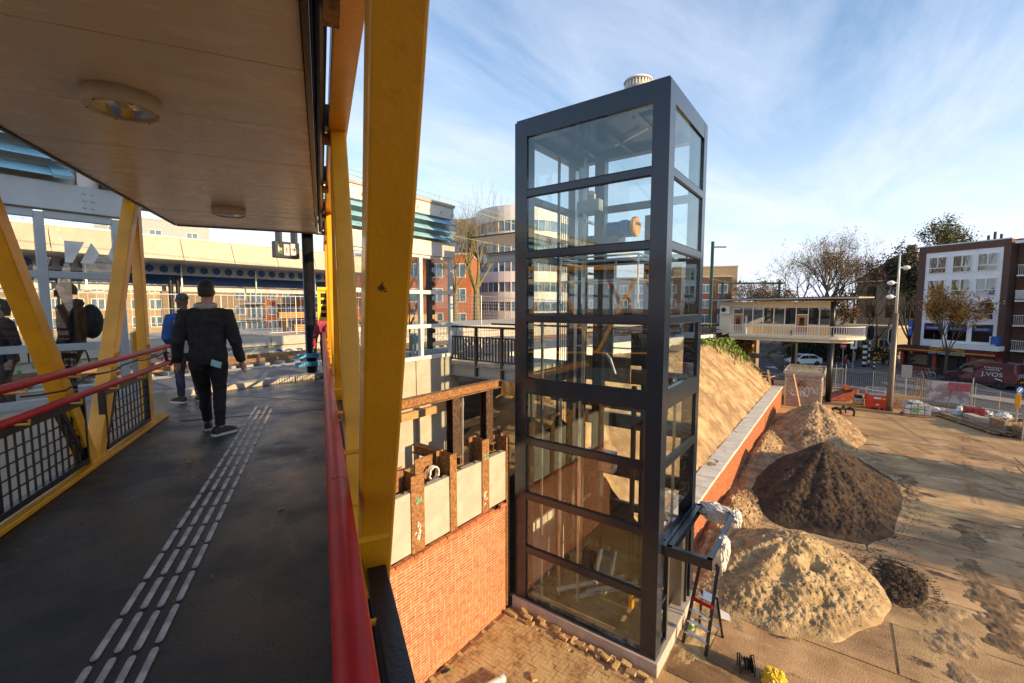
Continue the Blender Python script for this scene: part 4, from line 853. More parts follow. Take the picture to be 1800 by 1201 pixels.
for z in (.55, .98, 1.08): 
    T(MB().tube([(.55, .75, z - GZ), (1.6, .75, z - GZ), (1.6, 2.6, z - GZ), (.55, 2.6, z - GZ)], .022, 8, closed=True), 'car_top_rail', m_alu)
for x, y in ((.55, .75), (1.6, .75), (1.6, 2.6), (.55, 2.6), (1.6, 1.7)): T(MB().tube([(x, y, .05 - GZ), (x, y, 1.08 - GZ)], .022, 8), 'rail_stanchion', m_alu)
for z in (-.62, -1.12): T(tb(10.9, 10.93, 3.1, 5.9, z, z + .035), 'inner_rail', m_alu)
T(tb(10.95, 11.0, 4.3, 5.7, -2.0, -1.35), 'brown_panel', m_wood2); T(tb(10.7, 10.78, 3.6, 4.2, -1.5, -.7), 'cable_box', m_dark)
for k in range(3): T(MB().tube([(2.15, 1.9 + .0 * k, 5.75), (2.15, 2.05 + .05 * k, 6.15 + .05 * k), (2.15, 2.3 + .06 * k, 6.25 + .06 * k)], .03, 8), 'flexible_conduit', m_galv)
for y in (4.15, 5.05): vt(10.98, y, -2, 1.1, .05, .5, 'rear_screen', m_galv) if y > 5 else None
T(tb(10.2, 10.34, 3.45, 3.62, .05, .65), 'control_box', m_grey); T(tb(10.2, 10.3, 4.62, 4.72, .45, .62), 'red_box', m_red)
for z in (-3.0, -4.4, -5.4): T(tb(X1 - .16, X1 - .05, Y0 + .3, Y1 - .3, z - .1, z + .1), 'back_beam', m_black)
T(tb(9.8, 9.92, 3.0, 6.0, -2.45, -2.25), 'pit_beam', m_black); vt(10.9, 5.2, -7.3, -2, .18, .18, 'pit_post', m_rust2); vt(10.6, 4.05, -7.3, -2, .10, .10, 'pit_post', m_black)
T(tb(X0 + .1, X1 - .05, Y0 + .1, Y1 - .05, -7.48, -7.42), 'pit_floor', m_sand); T(tb(X0 + .4, X1 - .1, Y1 - .1, Y1 - .04, -7.4, -5.6), 'pit_wall', m_conc)
T(tb(8.9, 9.04, 3.35, 3.42, -6.6, -6.2), 'pendant_control', m_yellow)
for k, (yy, xx) in enumerate(((4.6, 9.9), (4.8, 10.2), (4.4, 10.1), (5.0, 9.7))): T(MB().tube([(xx - X0 - .5, yy - Y0 + .4, .25 + .05 * k), (xx - X0 + .6, yy - Y0 - .5, .28 + .05 * k)], .06, 12), 'loose_pipe', pp)
for x, y, m_ in ((9.3, 5.4, m_alu), (9.35, 4.9, m_alu), (10.95, 3.15, m_alu), (9.9, 5.85, m_steel), (10.95, 5.6, m_steel), (9.15, 3.2, m_alu)): vt(x, y, -7.3, 3.7 if m_ is m_steel else -2.1, .045, .06, 'guide_rail', m_)
for z in (-6.6, -5.2, -3.9, -2.6, -.6, .8, 2.1): T(tb(10.28, 10.95, 5.28, 5.34, z, z + .06), 'rail_bracket', m_galv); T(tb(10.28, 10.95, 3.32, 3.38, z, z + .06), 'rail_bracket', m_galv)
for k in range(5): vt(9.6 + .05 * k, 5.6 - .03 * k, -6.9, 2.2, .012, .012, 'cable', m_rubber)
for z in (-6.9, -4.2): T(tb(10.2, 10.45, 4.4, 4.8, z, z + .5), 'junction_box', m_galv)
# plastic wrapped round the canopy frame
m_film = bpy.data.materials.new('plastic film'); m_film.use_nodes = True; bb = m_film.node_tree.nodes['Principled BSDF']; bb.inputs['Base Color'].default_value = (.75, .75, .74, 1); bb.inputs['Roughness'].default_value = .3; bb.inputs['Alpha'].default_value = .82; bb.inputs['Subsurface Weight'].default_value = 0
def wrap(label, c, rx, ry, rz, seed, m=None, hang=.0, name='plastic_wrap', cat='plastic wrap'):
    mb = MB(); n, q = 36, 24; g = V((seed, seed * 2, 0))
    for i in range(q + 1):
        t = math.pi * i / q
        for k in range(n):
            a = 2 * math.pi * k / n; d = V((math.cos(a) * math.sin(t), math.sin(a) * math.sin(t), math.cos(t)))
            s = 1 + .30 * mnoise.noise(d * 2.2 + g) + .16 * mnoise.noise(d * 6 + g) - .22 * abs(mnoise.noise(d * 3.5 + g * 2))
            z = d.z * rz * s; mb.v.append((d.x * rx * s, d.y * ry * s, z - hang * max(0, -d.z) * (1 + .7 * mnoise.noise(d * 4 + g))))
    for i in range(q):
        for k in range(n): mb.f.append((i * n + k, i * n + (k + 1) % n, (i + 1) * n + (k + 1) % n, (i + 1) * n + k))
    o = mb.build(name, m or m_film, None, smooth=False); o.location = c; return tag(o, label, cat)
wrap('white plastic film wrapped along the far arm of the canopy frame', (11.16, 2.2, -4.9), .15, .38, .19, 1, hang=.1); wrap('white plastic film bunched over the outer canopy corner', (11.1, 1.74, -4.92), .15, .14, .18, 4, hang=.06); wrap('white plastic film hanging from the middle of the outer canopy beam', (9.75, 1.74, -4.95), .22, .14, .16, 7, hang=.38)
# stepladder
sl_ = thing('stepladder', 'dark grey stepladder with red platform in front of the lift door', 'stepladder', (10.1, 2.1, GZ + .02))
A, Bb, Tt = V((-.34, .36, 0)), V((-.44, -.12, 0)), None
fa, fb2 = V((-.33, .38, 0)), V((-.43, -.12, 0)); ta, tb2 = V((.02, .14, 1.84)), V((-.03, -.22, 1.84)); ra, rb = V((.43, .22, 0)), V((.34, -.30, 0)); pa, pb_ = V((.02, .12, 1.05)), V((-.03, -.2, 1.05))
for p, q in ((fa, ta), (fb2, tb2)): MB().bar(p, q, .035, .07, (0, 1, 0)).build('front_leg', m_steel, sl_, bevel=.004)
for p, q in ((ra, pa.lerp(V((.12, .1, 1.15)), .5)), (rb, pb_.lerp(V((.05, -.22, 1.15)), .5))): MB().bar(p, q, .03, .05, (0, 1, 0)).build('rear_leg', m_steel, sl_)
for p in (fa, fb2, ra, rb): MB().box(p.x - .03, p.x + .03, p.y - .025, p.y + .025, 0, .04).build('foot', m_rubber, sl_)
for z in (.25, .5, .75):
    a, b = fa.lerp(ta, z / 1.84), fb2.lerp(tb2, z / 1.84); MB().bar(a, b, .085, .028).build('step', m_alu, sl_)
MB().obox((pa + pb_) / 2 + V((.02, 0, -.03)), (.15, -.02, 0), (pa - pb_) / 2 * 1.0, (0, 0, .02)).build('platform', m_alu, sl_); a, b = fa.lerp(ta, 1.0 / 1.84), fb2.lerp(tb2, 1.0 / 1.84); MB().bar(a + V((-.04, 0, 0)), b + V((-.04, 0, 0)), .03, .08).build('platform_edge', m_red, sl_)
MB().bar(ta, tb2, .06, .06).build('top_handle', m_steel, sl_); MB().bar(ra.lerp(pa, .25), rb.lerp(pb_, .25), .03, .03).build('rear_brace', m_alu, sl_)
bo = thing('spray_bottle', 'white cleaning bottle with green label under the stepladder', 'bottle', (10.25, 2.42, GZ + .03)); MB().lathe((0, 0, 0), [(.05, 0), (.055, .03), (.055, .17), (.03, .21), (.02, .23)], 14).build('body', m_white, bo); MB().lathe((0, 0, 0), [(.0565, .06), (.0565, .15)], 14).build('label_band', mat('label green', (.1, .4, .1), .4), bo); MB().box(-.02, .06, -.015, .015, .23, .27).build('trigger', m_white, bo)
o = MB().box(-.3, .3, -.12, .12, 0, .004).build('paper', m_white, None); o.location = (11.3, 1.95, GZ + .06); o.rotation_euler = (.08, .05, .3); tag(o, 'white scrap of paper on the sand by the stepladder', 'paper')
o = MB().bar((0, 0, 0), (2.6, .12, .3), .12, .03).build('plank', m_wood2, None); o.location = (12.0, 2.85, GZ + .12); tag(o, 'single plank leaning low against the near end of the retaining wall', 'plank')
cr_ = thing('cable_reel', 'black cable reel lying on the road plate by the lift', 'cable reel', (9.72, 1.22, GZ + .16), .4)
for y in (-.1, .1): MB().lathe((0, y, .03), [(.06, -.008), (.155, -.008), (.16, 0), (.155, .008), (.06, .008)], 24, 'y').build('flange', m_black, cr_)
for k in range(4): MB().lathe((0, -.08 + .05 * k, .03), [(.10, -.018), (.125, 0), (.10, .018)], 20, 'y').build('cable_turn', m_rubber, cr_)
MB().tube([(-.12, .13, -.13), (-.16, .13, .1), (0, .13, .23), (.16, .13, .1), (.12, .13, -.13)], .013, 8).tube([(-.12, -.13, -.13), (-.16, -.13, .1), (0, -.13, .23), (.16, -.13, .1), (.12, -.13, -.13)], .013, 8).build('stand', m_rubber, cr_)
wrap('crumpled yellow plastic bag beside the cable reel', (9.72, .72, GZ + .13), .24, .22, .16, 11, mat('yellow plastic bag', (.75, .5, .02), .35, var=.1), name='plastic_bag', cat='bag')
# ---------------------------------------------------------------- kiosk, station house on the viaduct
ki = thing('brick_kiosk', 'small graffiti covered brick hut with gravel roof at the end of the retaining wall', 'hut', (38.75, .85, GZ))
m_pbrick = bpy.data.materials['brickwork'].copy(); m_pbrick.name = 'pale brickwork'
for n_ in m_pbrick.node_tree.nodes:
    if n_.type == 'TEX_BRICK': n_.inputs['Color1'].default_value = (.36, .27, .20, 1); n_.inputs['Color2'].default_value = (.25, .18, .14, 1); n_.inputs['Mortar'].default_value = (.12, .10, .085, 1); n_.inputs['Mortar Size'].default_value = .010
MB().box(0.02, 4.4, 0.02, 2.3, 0, 2.3).build('wall_core', m_mortar, ki)
m_pb2 = mat('pale brick', (.38, .29, .22), .85, var=.2, scale=8, rand=.25, hrand=.012)
ub = MB().box(-.105, .105, 0, .05, -.026, .026).mesh('brick', m_pb2); rest = MB()
for c in range(29):
    for k in range(11):
        yy = .1 + k * .22 + (.11 if c % 2 else 0)
        if yy < 2.25: inst('brick', ub, ki, (0, yy, .04 + c * .0715), (0, 0, rad(-90)))
    for k in range(20):
        xx = .15 + k * .22 + (.11 if c % 2 else 0); rest.box(xx - .105, xx + .105, 0, .03, .014 + c * .0715, .066 + c * .0715)
stuff(rest.build('brick', m_pb2, ki))
for k in range(26): MB().box(-.006, .03, .06 + k * .085, .125 + k * .085, 2.12, 2.28).build('soldier_brick', m_pb2, ki)
MB().box(-.02, 4.5, -.02, 2.32, 2.29, 2.42).build('panel_band', m_conc, ki)
MB().box(-.16, 4.6, -.16, 2.4, 2.42, 2.60).build('roof_slab', m_conc2, ki, bevel=.01); MB().box(-.05, 4.5, -.05, 2.3, 2.602, 2.63).build('gravel', m_ballast, ki)
for x0, x1, y0, y1 in ((-.16, 4.6, -.16, -.07), (-.16, 4.6, 2.31, 2.4), (-.16, -.07, -.068, 2.308), (4.51, 4.6, -.068, 2.308)): MB().box(x0, x1, y0, y1, 2.602, 2.67).build('roof_rim', m_conc, ki)
m_moss = mat('moss and gravel', (.26, .22, .12), .95, var=.4, scale=16, col2=(.5, .45, .33)); gv = MB()
for k in range(900):
    x, y, s = rnd.uniform(0, 4.45), rnd.uniform(0, 2.25), rnd.uniform(.02, .05); gv.add([(x - s, y, 2.63), (x, y - s, 2.63), (x + s, y, 2.63), (x, y + s, 2.63), (x, y, 2.63 + s)], [(0, 1, 4), (1, 2, 4), (2, 3, 4), (3, 0, 4)])
stuff(gv.build('gravel', m_moss, ki))
def kg(y0, y1, z0, z1, m, n, r, seed):
    g = random.Random(seed); mb = MB()
    for k in range(n):
        a0, cy_ = g.uniform(0, 6), y0 + (y1 - y0) * (k + .5) / n; pts = [(-.012, cy_ + (y1 - y0) / n * .5 * math.cos(a0 + t * .6) * g.uniform(.6, 1.1), (z0 + z1) / 2 + (z1 - z0) / 2 * math.sin(a0 + t * .7) * g.uniform(.6, 1.1)) for t in range(8)]
        for p, q in zip(pts, pts[1:]): mb.bar(p, q, r, .005, (1, 0, 0))
    mb.build('graffiti', m, ki)
kg(1.0, 1.6, 1.5, 1.95, m_gr, 3, .05, 3); kg(1.0, 1.65, 1.55, 1.98, mat('olive graffiti', (.3, .32, .03), .6), 3, .06, 5); kg(.2, 2.1, 1.0, 1.6, m_gw, 7, .035, 7); kg(.8, 1.9, .8, 1.2, m_gw, 5, .09, 9); kg(.9, 1.8, 1.98, 2.08, m_gb, 3, .03, 2)
o = MB().bar((0, 0, 0), (.45, .55, 2.35), .11, .06).build('timber_prop', m_wood, None); o.location = (38.0, 2.05, GZ + .1); tag(o, 'timber prop leaning against the brick hut', 'timber')
m_ycream = mat('pale cream paint', (.74, .65, .47), .6, var=.05); m_ypan = mat('yellow panel', (.80, .43, .015), .5, var=.05); m_door = mat('orange door', (.45, .20, .05), .5); m_stair = mat('dark stair paint', (.09, .08, .065), .6); m_darkgl = glass('dark glass', (.6, .63, .63), .14); m_room = mat('room shade', (.18, .19, .18), .8)
ho = thing('station_house', 'pale station house with yellow panels on a deck with rounded balcony', 'station house', (42, 0, -2.62))
arc = [(42 - 42 + 2.2 - 2.2 * math.cos(a) * 1.0, .55 - 2.2 * math.sin(a)) for a in [math.pi * k / 14 for k in range(15)]]
poly = [(0, 7.7)] + arc + [(4.4, 7.7)]
MB().prism(poly, 0, .2).build('deck', m_ycream, ho); MB().prism([(.25, 7.7), (.25, .6), (1.2, -.9), (3.2, -.9), (4.2, .6), (4.2, 7.7)], -.28, 0).build('deck_beam', m_ycream, ho)
line = [(0.04, 7.68 - k * .16) for k in range(45)] + [(2.2 - 2.15 * math.cos(a), .55 - 2.15 * math.sin(a)) for a in [math.pi * k / 40 for k in range(41)]] + [(4.36, .6 + k * .16) for k in range(6)]
bal = MB().box(-.012, .012, -.018, .018, .0, .86).mesh('baluster', m_white)
for x, y in line: inst('baluster', bal, ho, (x, y, .12))
MB().tube([(x, y, .98) for x, y in line], .03, 6).build('balcony_rail', m_white, ho); MB().tube([(x, y, .28) for x, y in line], .018, 6).build('balcony_rail', m_white, ho)
fx = 1.2; ylist = [7.62, 6.85, 6.1, 5.32, 4.53, 3.74, 2.95, 2.12, 1.36, .62]
MB().box(fx + .06, 4.2, .7, 8.6, .2, 2.6).build('room_body', m_room, ho); MB().box(fx, 4.2, 7.66, 8.75, .2, 2.7).build('end_wall', m_ycream, ho)
MB().box(fx - .02, fx + .06, .58, 8.7, 2.45, 2.95).build('frieze', m_ycream, ho)
for y in ylist: MB().box(fx - .05, fx + .05, y - .035, y + .035, .2, 2.45).build('mullion', m_white, ho)
for i, (a, b) in enumerate(zip(ylist, ylist[1:])):
    a -= .04; b += .04
    if i in (0, 6):
        d = MB().box(fx - .03, fx + .03, b, a, .22, 1.85).build('door', m_door, ho); MB().box(fx - .036, fx - .03, (a + b) / 2 - .17, (a + b) / 2 + .17, .95, 1.65).build('door_window', m_darkgl, d); MB().box(fx - .02, fx + .02, b, a, 1.93, 2.43).build('window', m_darkgl, ho); MB().box(fx - .04, fx + .04, b, a, 1.85, 1.92).build('rail', m_white, ho); MB().box(fx - .036, fx - .03, b, a, .24, .48).build('kick_plate', m_galv, d)
    else:
        MB().box(fx - .02, fx + .0, b, a, 1.1, 2.43).build('window', m_darkgl, ho); MB().box(fx - .04, fx + .04, b, a, 1.02, 1.095).build('sill', m_white, ho)
        p = MB().box(fx - .01, fx + .03, b, a, .24, 1.02).build('panel', m_ycream, ho)
        for k in range(4): MB().box(fx - .025, fx - .01, b + .06 + (a - b) * k / 4, b + .06 + (a - b) * (k + .62) / 4, .27, .99).build('yellow_panel', m_ypan, p)
        if i in (2, 4): MB().box(fx + .01, fx + .04, b, a, 1.1, 1.9).build('blind', m_white, ho)
m_roofed = mat('dark roof felt', (.05, .045, .04), .85)
MB().add([(-.6, 9.1, 3.05), (-.6, -1.0, 3.18), (.6, -1.95, 3.2), (4.6, -1.95, 3.2), (4.8, 9.1, 3.05), (-.6, 9.1, 3.15), (-.6, -1.0, 3.28), (.6, -1.95, 3.27), (4.6, -1.95, 3.27), (4.8, 9.1, 3.15)], [(0, 1, 2, 3, 4), (5, 9, 8, 7, 6), (0, 5, 6, 1), (1, 6, 7, 2), (2, 7, 8, 3), (3, 8, 9, 4), (4, 9, 5, 0)]).build('roof', m_conc2, ho)
MB().add([(-.62, 9.12, 3.152), (-.62, -1.0, 3.282), (.6, -1.97, 3.272), (4.6, -1.97, 3.272), (4.8, 9.12, 3.152), (-.62, 9.12, 3.2), (-.62, -1.0, 3.33), (.6, -1.97, 3.30), (4.6, -1.97, 3.30), (4.8, 9.12, 3.2)], [(0, 1, 2, 3, 4), (5, 9, 8, 7, 6), (0, 5, 6, 1), (1, 6, 7, 2), (2, 7, 8, 3), (3, 8, 9, 4), (4, 9, 5, 0)]).build('roof_felt', m_roofed, ho)
MB().extr([(-.2, .5, 2.95), (4.2, .5, 2.95), (4.2, -1.6, 3.15), (-.0, -1.0, 3.15), (-.2, 8.8, 3.03)], (0, 0, .03)).build('eaves_soffit', m_ycream, ho)
for y in (7.5, 5.8, 4.1, 2.3, -.3): MB().box(-.2, .1, y - .1, y + .1, 2.99, 3.06).build('eaves_lamp', m_dark, ho)
ac = MB().box(.7, 1.1, 7.85, 8.6, 1.9, 2.6).build('air_conditioner', m_white, ho, bevel=.02); MB().lathe((.695, 8.35, 2.25), [(.2, -.01), (.2, .01)], 16, 'x').build('fan_grille', m_dark, ac)
for x, y in ((.35, .5), (3.9, .5)): MB().lathe((x, y, GZ + 2.62), [(.2, 0), (.2, -GZ - 2.62 - .28)], 16).build('column', m_black, ho, smooth=True); MB().lathe((x, y, .2), [(.17, 0), (.17, 2.8)], 14).build('column', m_black, ho, smooth=True)
MB().lathe((6.5, 3.3, GZ + 2.62), [(.25, 0), (.25, 4.7)], 14).build('column', m_black, ho)
MB().box(.5, 1.0, 6.5, 6.56, .2, 1.75).build('screen_board', m_white, ho); MB().tube([(.5, 7.6, .2), (.5, 7.6, 1.6), (.5, 6.4, 1.6), (.5, 6.4, .2)], .02, 6).build('gate_frame', m_galv, ho); MB().lathe((.7, 3.2, .2), [(.12, 0), (.1, .4), (.14, .42)], 10).build('planter', m_dark, ho)
MB().tube([(1.5, 5.9, 3.2), (1.5, 5.9, 3.6), (1.5, 5.75, 3.7), (1.5, 5.6, 3.6), (1.5, 5.6, 3.2)], .05, 8).build('vent_pipe', m_dark, ho)
# abutment behind the deck, stairs
stt = thing('stairs', 'dark outdoor stairs with bar railings below the station house deck', 'stairs', (43.5, 4.9, GZ)); 
def flight(p, q, wd, n):
    p, q = V(p), V(q)
    for s in (0, wd):
        MB().bar(p + V((s, 0, 0)), q + V((s, 0, 0)), .06, .22).build('stringer', m_stair, stt); MB().bar(p + V((s, 0, .85)), q + V((s, 0, .85)), .05, .05).build('stair_rail', m_stair, stt)
        for k in range(n * 2 + 1): a = p.lerp(q, k / (n * 2)); MB().box(a.x + s - .012, a.x + s + .012, a.y - .015, a.y + .015, a.z, a.z + .85).build('stair_baluster', m_stair, stt)
    for k in range(n): a = p.lerp(q, (k + .5) / n); MB().box(a.x, a.x + wd, a.y - .13, a.y + .13, a.z + .05, a.z + .09).build('tread', m_dark, stt)
flight((0, -2.2, 4.6), (0, 0, 3.35), 1.2, 8); flight((-1.4, 0.1, 3.2), (-1.4, -1.5, 2.1), 1.2, 6); MB().box(-1.4, 1.3, 0.05, 1.2, 3.1, 3.25).build('landing', m_stair, stt)
vb = thing('viaduct_abutment', 'dark brick viaduct abutment in shade behind the station house stairs', 'wall', (50, 5, GZ)); MB().box(-1, 1, 1.5, 20, 0, 5).build('wall', m_pbrick, vb)
sp = MB().extr([(0, 3.8, 4.75), (0, 0.0, 1.75), (0, 0.0, 1.2), (0, 3.8, 4.2)], (.02, 0, 0)).build('sheet_board', m_black, None); sp.location = (39.0, 3.9, GZ); tag(sp, 'dark edging sheet running down the end of the embankment', 'edging'); MB().bar((0, 3.8, 4.77), (0, 0, 1.77), .05, .06).build('rusty_edge', m_rust, sp)
for k, (p, q) in enumerate((((37.3, 4.6, -5.5), (39.3, 3.4, -5.2)), ((37.8, 5.2, -5.2), (39.0, 3.5, -5.45)), ((37.0, 3.9, -5.75), (38.9, 4.3, -4.95)), ((37.4, 4.9, -5.35), (38.9, 4.6, -5.1)))):
    o = MB().bar((0, 0, 0), V(q) - V(p), .15, .05).build('plank', m_wood, None); o.location = p; tag(o, 'rough plank lying across the foot of the embankment by the brick hut, piece %s' % ('lowest', 'steepest', 'longest', 'uppermost')[k], 'plank')
weeds = MB()
for k in range(5200):
    X = rnd.gauss(37.0, 2.0); Yy = 8.6 - abs(rnd.gauss(0, .9)) - max(0, X - 36) * .42; 
    if X < 31 or X > 39.2 or Yy < 4.2: continue
    z = bank(X, Yy); s = rnd.uniform(.06, .2); a = rnd.uniform(0, 6.3); d = V((math.cos(a), math.sin(a), 0)); h = V((rnd.uniform(-.4, .4), rnd.uniform(-.4, .4), 1)) * s * 1.9; c = V((X, Yy, z - .02))
    weeds.quad(c - d * s * .2, c + d * s * .2, c + h + d * s * .35, c + h - d * s * .3)
m_weed = mat('bank weed', (.14, .20, .03), .7, var=.4, scale=2, rand=.35, hrand=.03)
stuff(weeds.build('bank_weeds', m_weed, fix=False))
wp = thing('platform_railing', 'black mesh panelled railing along the platform beyond the lift tower', 'railing', (30, 9.02, -2.12)); wp.rotation_euler = (0, .0317, 0)
MB().box(0, 13.2, -.02, .02, .15, .62).build('mesh_infill', m_black, wp); MB().box(0, 13.2, -.03, .03, .88, .95).build('top_rail', m_galv, wp); [MB().box(k * 1.2 - .03, k * 1.2 + .03, -.03, .03, -.3, .9).build('post', m_black, wp) for k in range(12)]
MB().box(-18, 13.2, -.05, .25, -.62, -.02).build('edge_band', m_white, wp); [MB().box(k * 1.6 - .08, k * 1.6 + .08, .0, .3, -1.4, -.6).build('bracket', m_white, wp) for k in range(9)]

# ---------------------------------------------------------------- street furniture
m_pole = mat('brown pole paint', (.11, .085, .065), .35, var=.1); m_palep = mat('pale pole paint', (.55, .58, .58), .35); m_lampw = mat('lamp globe', (.8, .8, .78), .15, coat=.5)
lam = thing('street_lamp', 'tall street lamp with three half globes rising beside the red fuel tank', 'street lamp', (41.14, -3.11, GZ))
MB().lathe((0, 0, 0), [(.21, 0), (.19, .4), (.165, 6.95), (.10, 7.0)], 20).build('lower_shaft', m_pole, lam, smooth=True); MB().lathe((0, 0, 6.9), [(.09, 0), (.07, 2.5), (.045, 4.2)], 14).build('upper_shaft', m_palep, lam, smooth=True)
for z, s in ((10.15, 1), (9.1, -1), (8.13, -1)):
    d = RT * s; a = MB().bar(V((0, 0, z)), d * .42 + V((0, 0, z)), .05, .05).build('lamp_arm', m_palep, lam)
    MB().lathe(d * .5 + V((0, 0, z - .08)), [(.0, -.10), (.12, -.07), (.2, 0), (.23, .05), (.21, .13), (.13, .2), (0, .23)], 18).build('globe', m_lampw, a, smooth=True)
l2 = copy_tree(lam); l2.location = sq(62.0, 24.1, GZ); l2['label'] = 'street lamp at the right picture edge beside the balconies'; l2['group'] = lam['group'] = 'street lamps with half globes'
m_sgnred = mat('sign red', (.5, .015, .02), .4); m_sgnblue = mat('sign blue', (.02, .12, .42), .4); m_bw = m_white
ne = thing('no_entry_sign', 'round red no entry sign on a grey post behind the site fence', 'road sign', sq(53.8, 36.2, GZ)); MB().lathe((0, 0, 0), [(.05, 0), (.05, 2.6)], 10).build('post', m_galv, ne)
camd = -F0; r_ = MB(); nd = (-SDIR - QDIR * .55).normalized(); tv = nd.cross(V((0, 0, 1)))
def disc(c, r, n, th, k=24):
    s_ = n.cross(V((0, 0, 1))).normalized(); return [V(c) + s_ * r * math.cos(2 * math.pi * i / k) + V((0, 0, 1)) * r * math.sin(2 * math.pi * i / k) for i in range(k)]
dc = MB().extr(disc((0, 0, 2.75), .36, nd, 0), nd * .03).build('disc', m_sgnred, ne); MB().obox(nd * .035 + V((0, 0, 2.75)), tv * .25, V((0, 0, .055)), nd * .004).build('bar', m_white, ne)
ts = thing('route_sign', 'tall narrow white sign board with black symbol on a striped post', 'road sign', sq(52.2, 34.0, GZ + .09)); MB().lathe((0, 0, 0), [(.05, 0), (.05, 3.0)], 10).build('post', m_galv, ts); MB().obox((0, 0, 3.3), tv * .3, (0, 0, .68), nd * .05).build('board', m_white, ts); MB().extr(disc(nd * .055 + V((0, 0, 3.6)), .2, nd, 0, 16), nd * .006).build('symbol', m_black, ts); MB().obox(nd * .055 + V((0, 0, 3.1)), tv * .07, (0, 0, .25), nd * .006).build('symbol', m_black, ts)
def striped(name, label, cat, loc, h, r, bands, head=None):
    t = thing(name, label, cat, loc)
    for k in range(bands): MB().lathe((0, 0, h * k / bands), [(r, 0), (r, h / bands)], 12).build('band', m_black if k % 2 == 0 else m_white, t)
    return t
striped('striped_post', 'thick black and white striped traffic post on the island', 'post', sq(57.9, 36.4, GZ + .09), 3.0, .22, 9)
for (q, s, lab) in ((59.0, 36.6, 'traffic light with oval back board on a striped pole at the far island'), (55.0, 31.9, 'traffic light with oval back board next to the big street lamp')):
    t = striped('traffic_light', lab, 'traffic light', sq(q, s, GZ + .09), 3.1, .09, 8)
    pts = [(.42 * math.cos(a), 4.1 + (.5 if math.sin(a) > 0 else -.5) + .42 * math.sin(a)) for a in [2 * math.pi * k / 28 for k in range(28)]]
    MB().extr([tv * x + V((0, 0, z)) for x, z in pts], nd * .04).build('back_board', m_black, t); MB().tube([tv * x * 1.02 + V((0, 0, z)) + nd * .02 for x, z in pts], .035, 6, closed=True).build('white_rim', m_white, t)
    MB().obox(nd * .14 + V((0, 0, 4.1)), tv * .16, (0, 0, .5), nd * .1).build('signal_head', m_black, t)
bo2 = striped('bollard', 'small black and white bollard with yellow top on the traffic island', 'bollard', sq(57.1, 34.8, GZ + .09), 1.1, .09, 5); MB().lathe((0, 0, 1.1), [(.09, 0), (.09, .28)], 12).build('yellow_top', m_yellow, bo2)
o = MB().box(-.3, .3, -.2, .2, .3, 1.1).box(-.04, .04, -.04, .04, 0, .3).build('litter_bin', m_black, None, bevel=.04); o.location = sq(62, 36.8, GZ); tag(o, 'dark litter bin at the kerb beyond the traffic island', 'litter bin')
for k, (q, s) in enumerate(((61.6, 42.2), (63.4, 41.4))):
    o = MB().box(-.5, .5, -.18, .18, 0, 1.25).build('utility_cabinet', m_conc2, None, bevel=.02); o.location = sq(q, s, GZ); o.rotation_euler = (0, 0, rad(20)); tag(o, ('left grey utility cabinet with a tag by the hedge', 'right grey utility cabinet by the hedge')[k], 'cabinet'); scr = MB()
    for j in range(5): scr.bar((-.3 + .1 * j, -.19, .5 + .1 * (j % 2)), (-.22 + .1 * j, -.19, .85 - .08 * (j % 3)), .03, .01, (0, 1, 0))
    scr.build('tag', m_black if k == 0 else m_gr, o)
o = MB().box(-.9, .9, -.25, .25, 0, 1.9).build('white_cabinet', m_conc2, None, bevel=.02); o.location = (71.5, 5.0, GZ); o.rotation_euler = (0, 0, rad(110)); tag(o, 'large pale cabinet with graffiti behind the white car', 'cabinet')
pi_ = thing('yellow_guide_post', 'yellow traffic guide post with blue arrow disc by the site fence', 'road sign', (37.9, -8.5, GZ)); MB().lathe((0, 0, 0), [(.045, 0), (.045, 1.6)], 10).build('post', m_galv, pi_); MB().box(-.1, .1, -.1, .1, 1.6, 2.4).build('yellow_body', m_yellow, pi_, bevel=.02)
n2 = -F0; t2 = RT; dd = MB().extr(disc(n2 * .05 + V((0, 0, 2.62)), .2, n2, 0), n2 * .02).build('blue_disc', m_sgnblue, pi_); MB().bar(n2 * .075 + t2 * .08 + V((0, 0, 2.72)), n2 * .075 - t2 * .07 + V((0, 0, 2.53)), .05, .004, n2).build('arrow', m_white, pi_)
ct = thing('control_box', 'grey control box on a post beside the street lamp', 'box', (44.5, -4.2, GZ)); MB().lathe((0, 0, 0), [(.05, 0), (.05, 2.2)], 8).build('post', m_galv, ct); MB().box(-.2, .2, -.3, .3, 2.1, 3.0).build('box', m_galv, ct)
# site fences
fpts = [(48.6, 1.0), (49.6, -.4), (48.9, -2.5), (48.0, -3.7), (45.9, -5.45)]
names_ = ['leftmost, by the hut', 'second from the hut', 'third, behind the red tank', 'fourth, right of the street lamp']
for k, (p, q) in enumerate(zip(fpts, fpts[1:])): mesh_fence('site_fence', 'grey mesh site fence along the road, panel %s' % names_[k], (*p, GZ), (*q, GZ), 1.9, m_galv, .14, post=3, th=.009, group='site fence panels along the road', cross=9)
f1 = mesh_fence('site_fence', 'mesh site fence panel covered by a faded pink and white banner', (45.7, -5.5, GZ), (45.6, -7.9, GZ), 1.9, m_galv, .14, post=3, th=.009, group='site fence panels along the road', cross=9)
m_ban = mat('faded banner', (.62, .42, .40), .8, var=.3, scale=1.4, col2=(.72, .70, .66), lo=.45, hi=.55); MB().box(.05, 2.35, .03, .036, .25, 1.85).build('banner', m_ban, f1); MB().box(1.2, 2.34, .022, .0295, 1.2, 1.8).build('red_print', mat('banner red', (.55, .10, .12), .8, var=.2), f1)
mesh_fence('site_fence', 'rightmost mesh site fence panel beyond the timber stack', (45.5, -8.1, GZ), (39.3, -9.3, GZ), 1.9, m_galv, .14, post=3, th=.009, group='site fence panels along the road', cross=9)
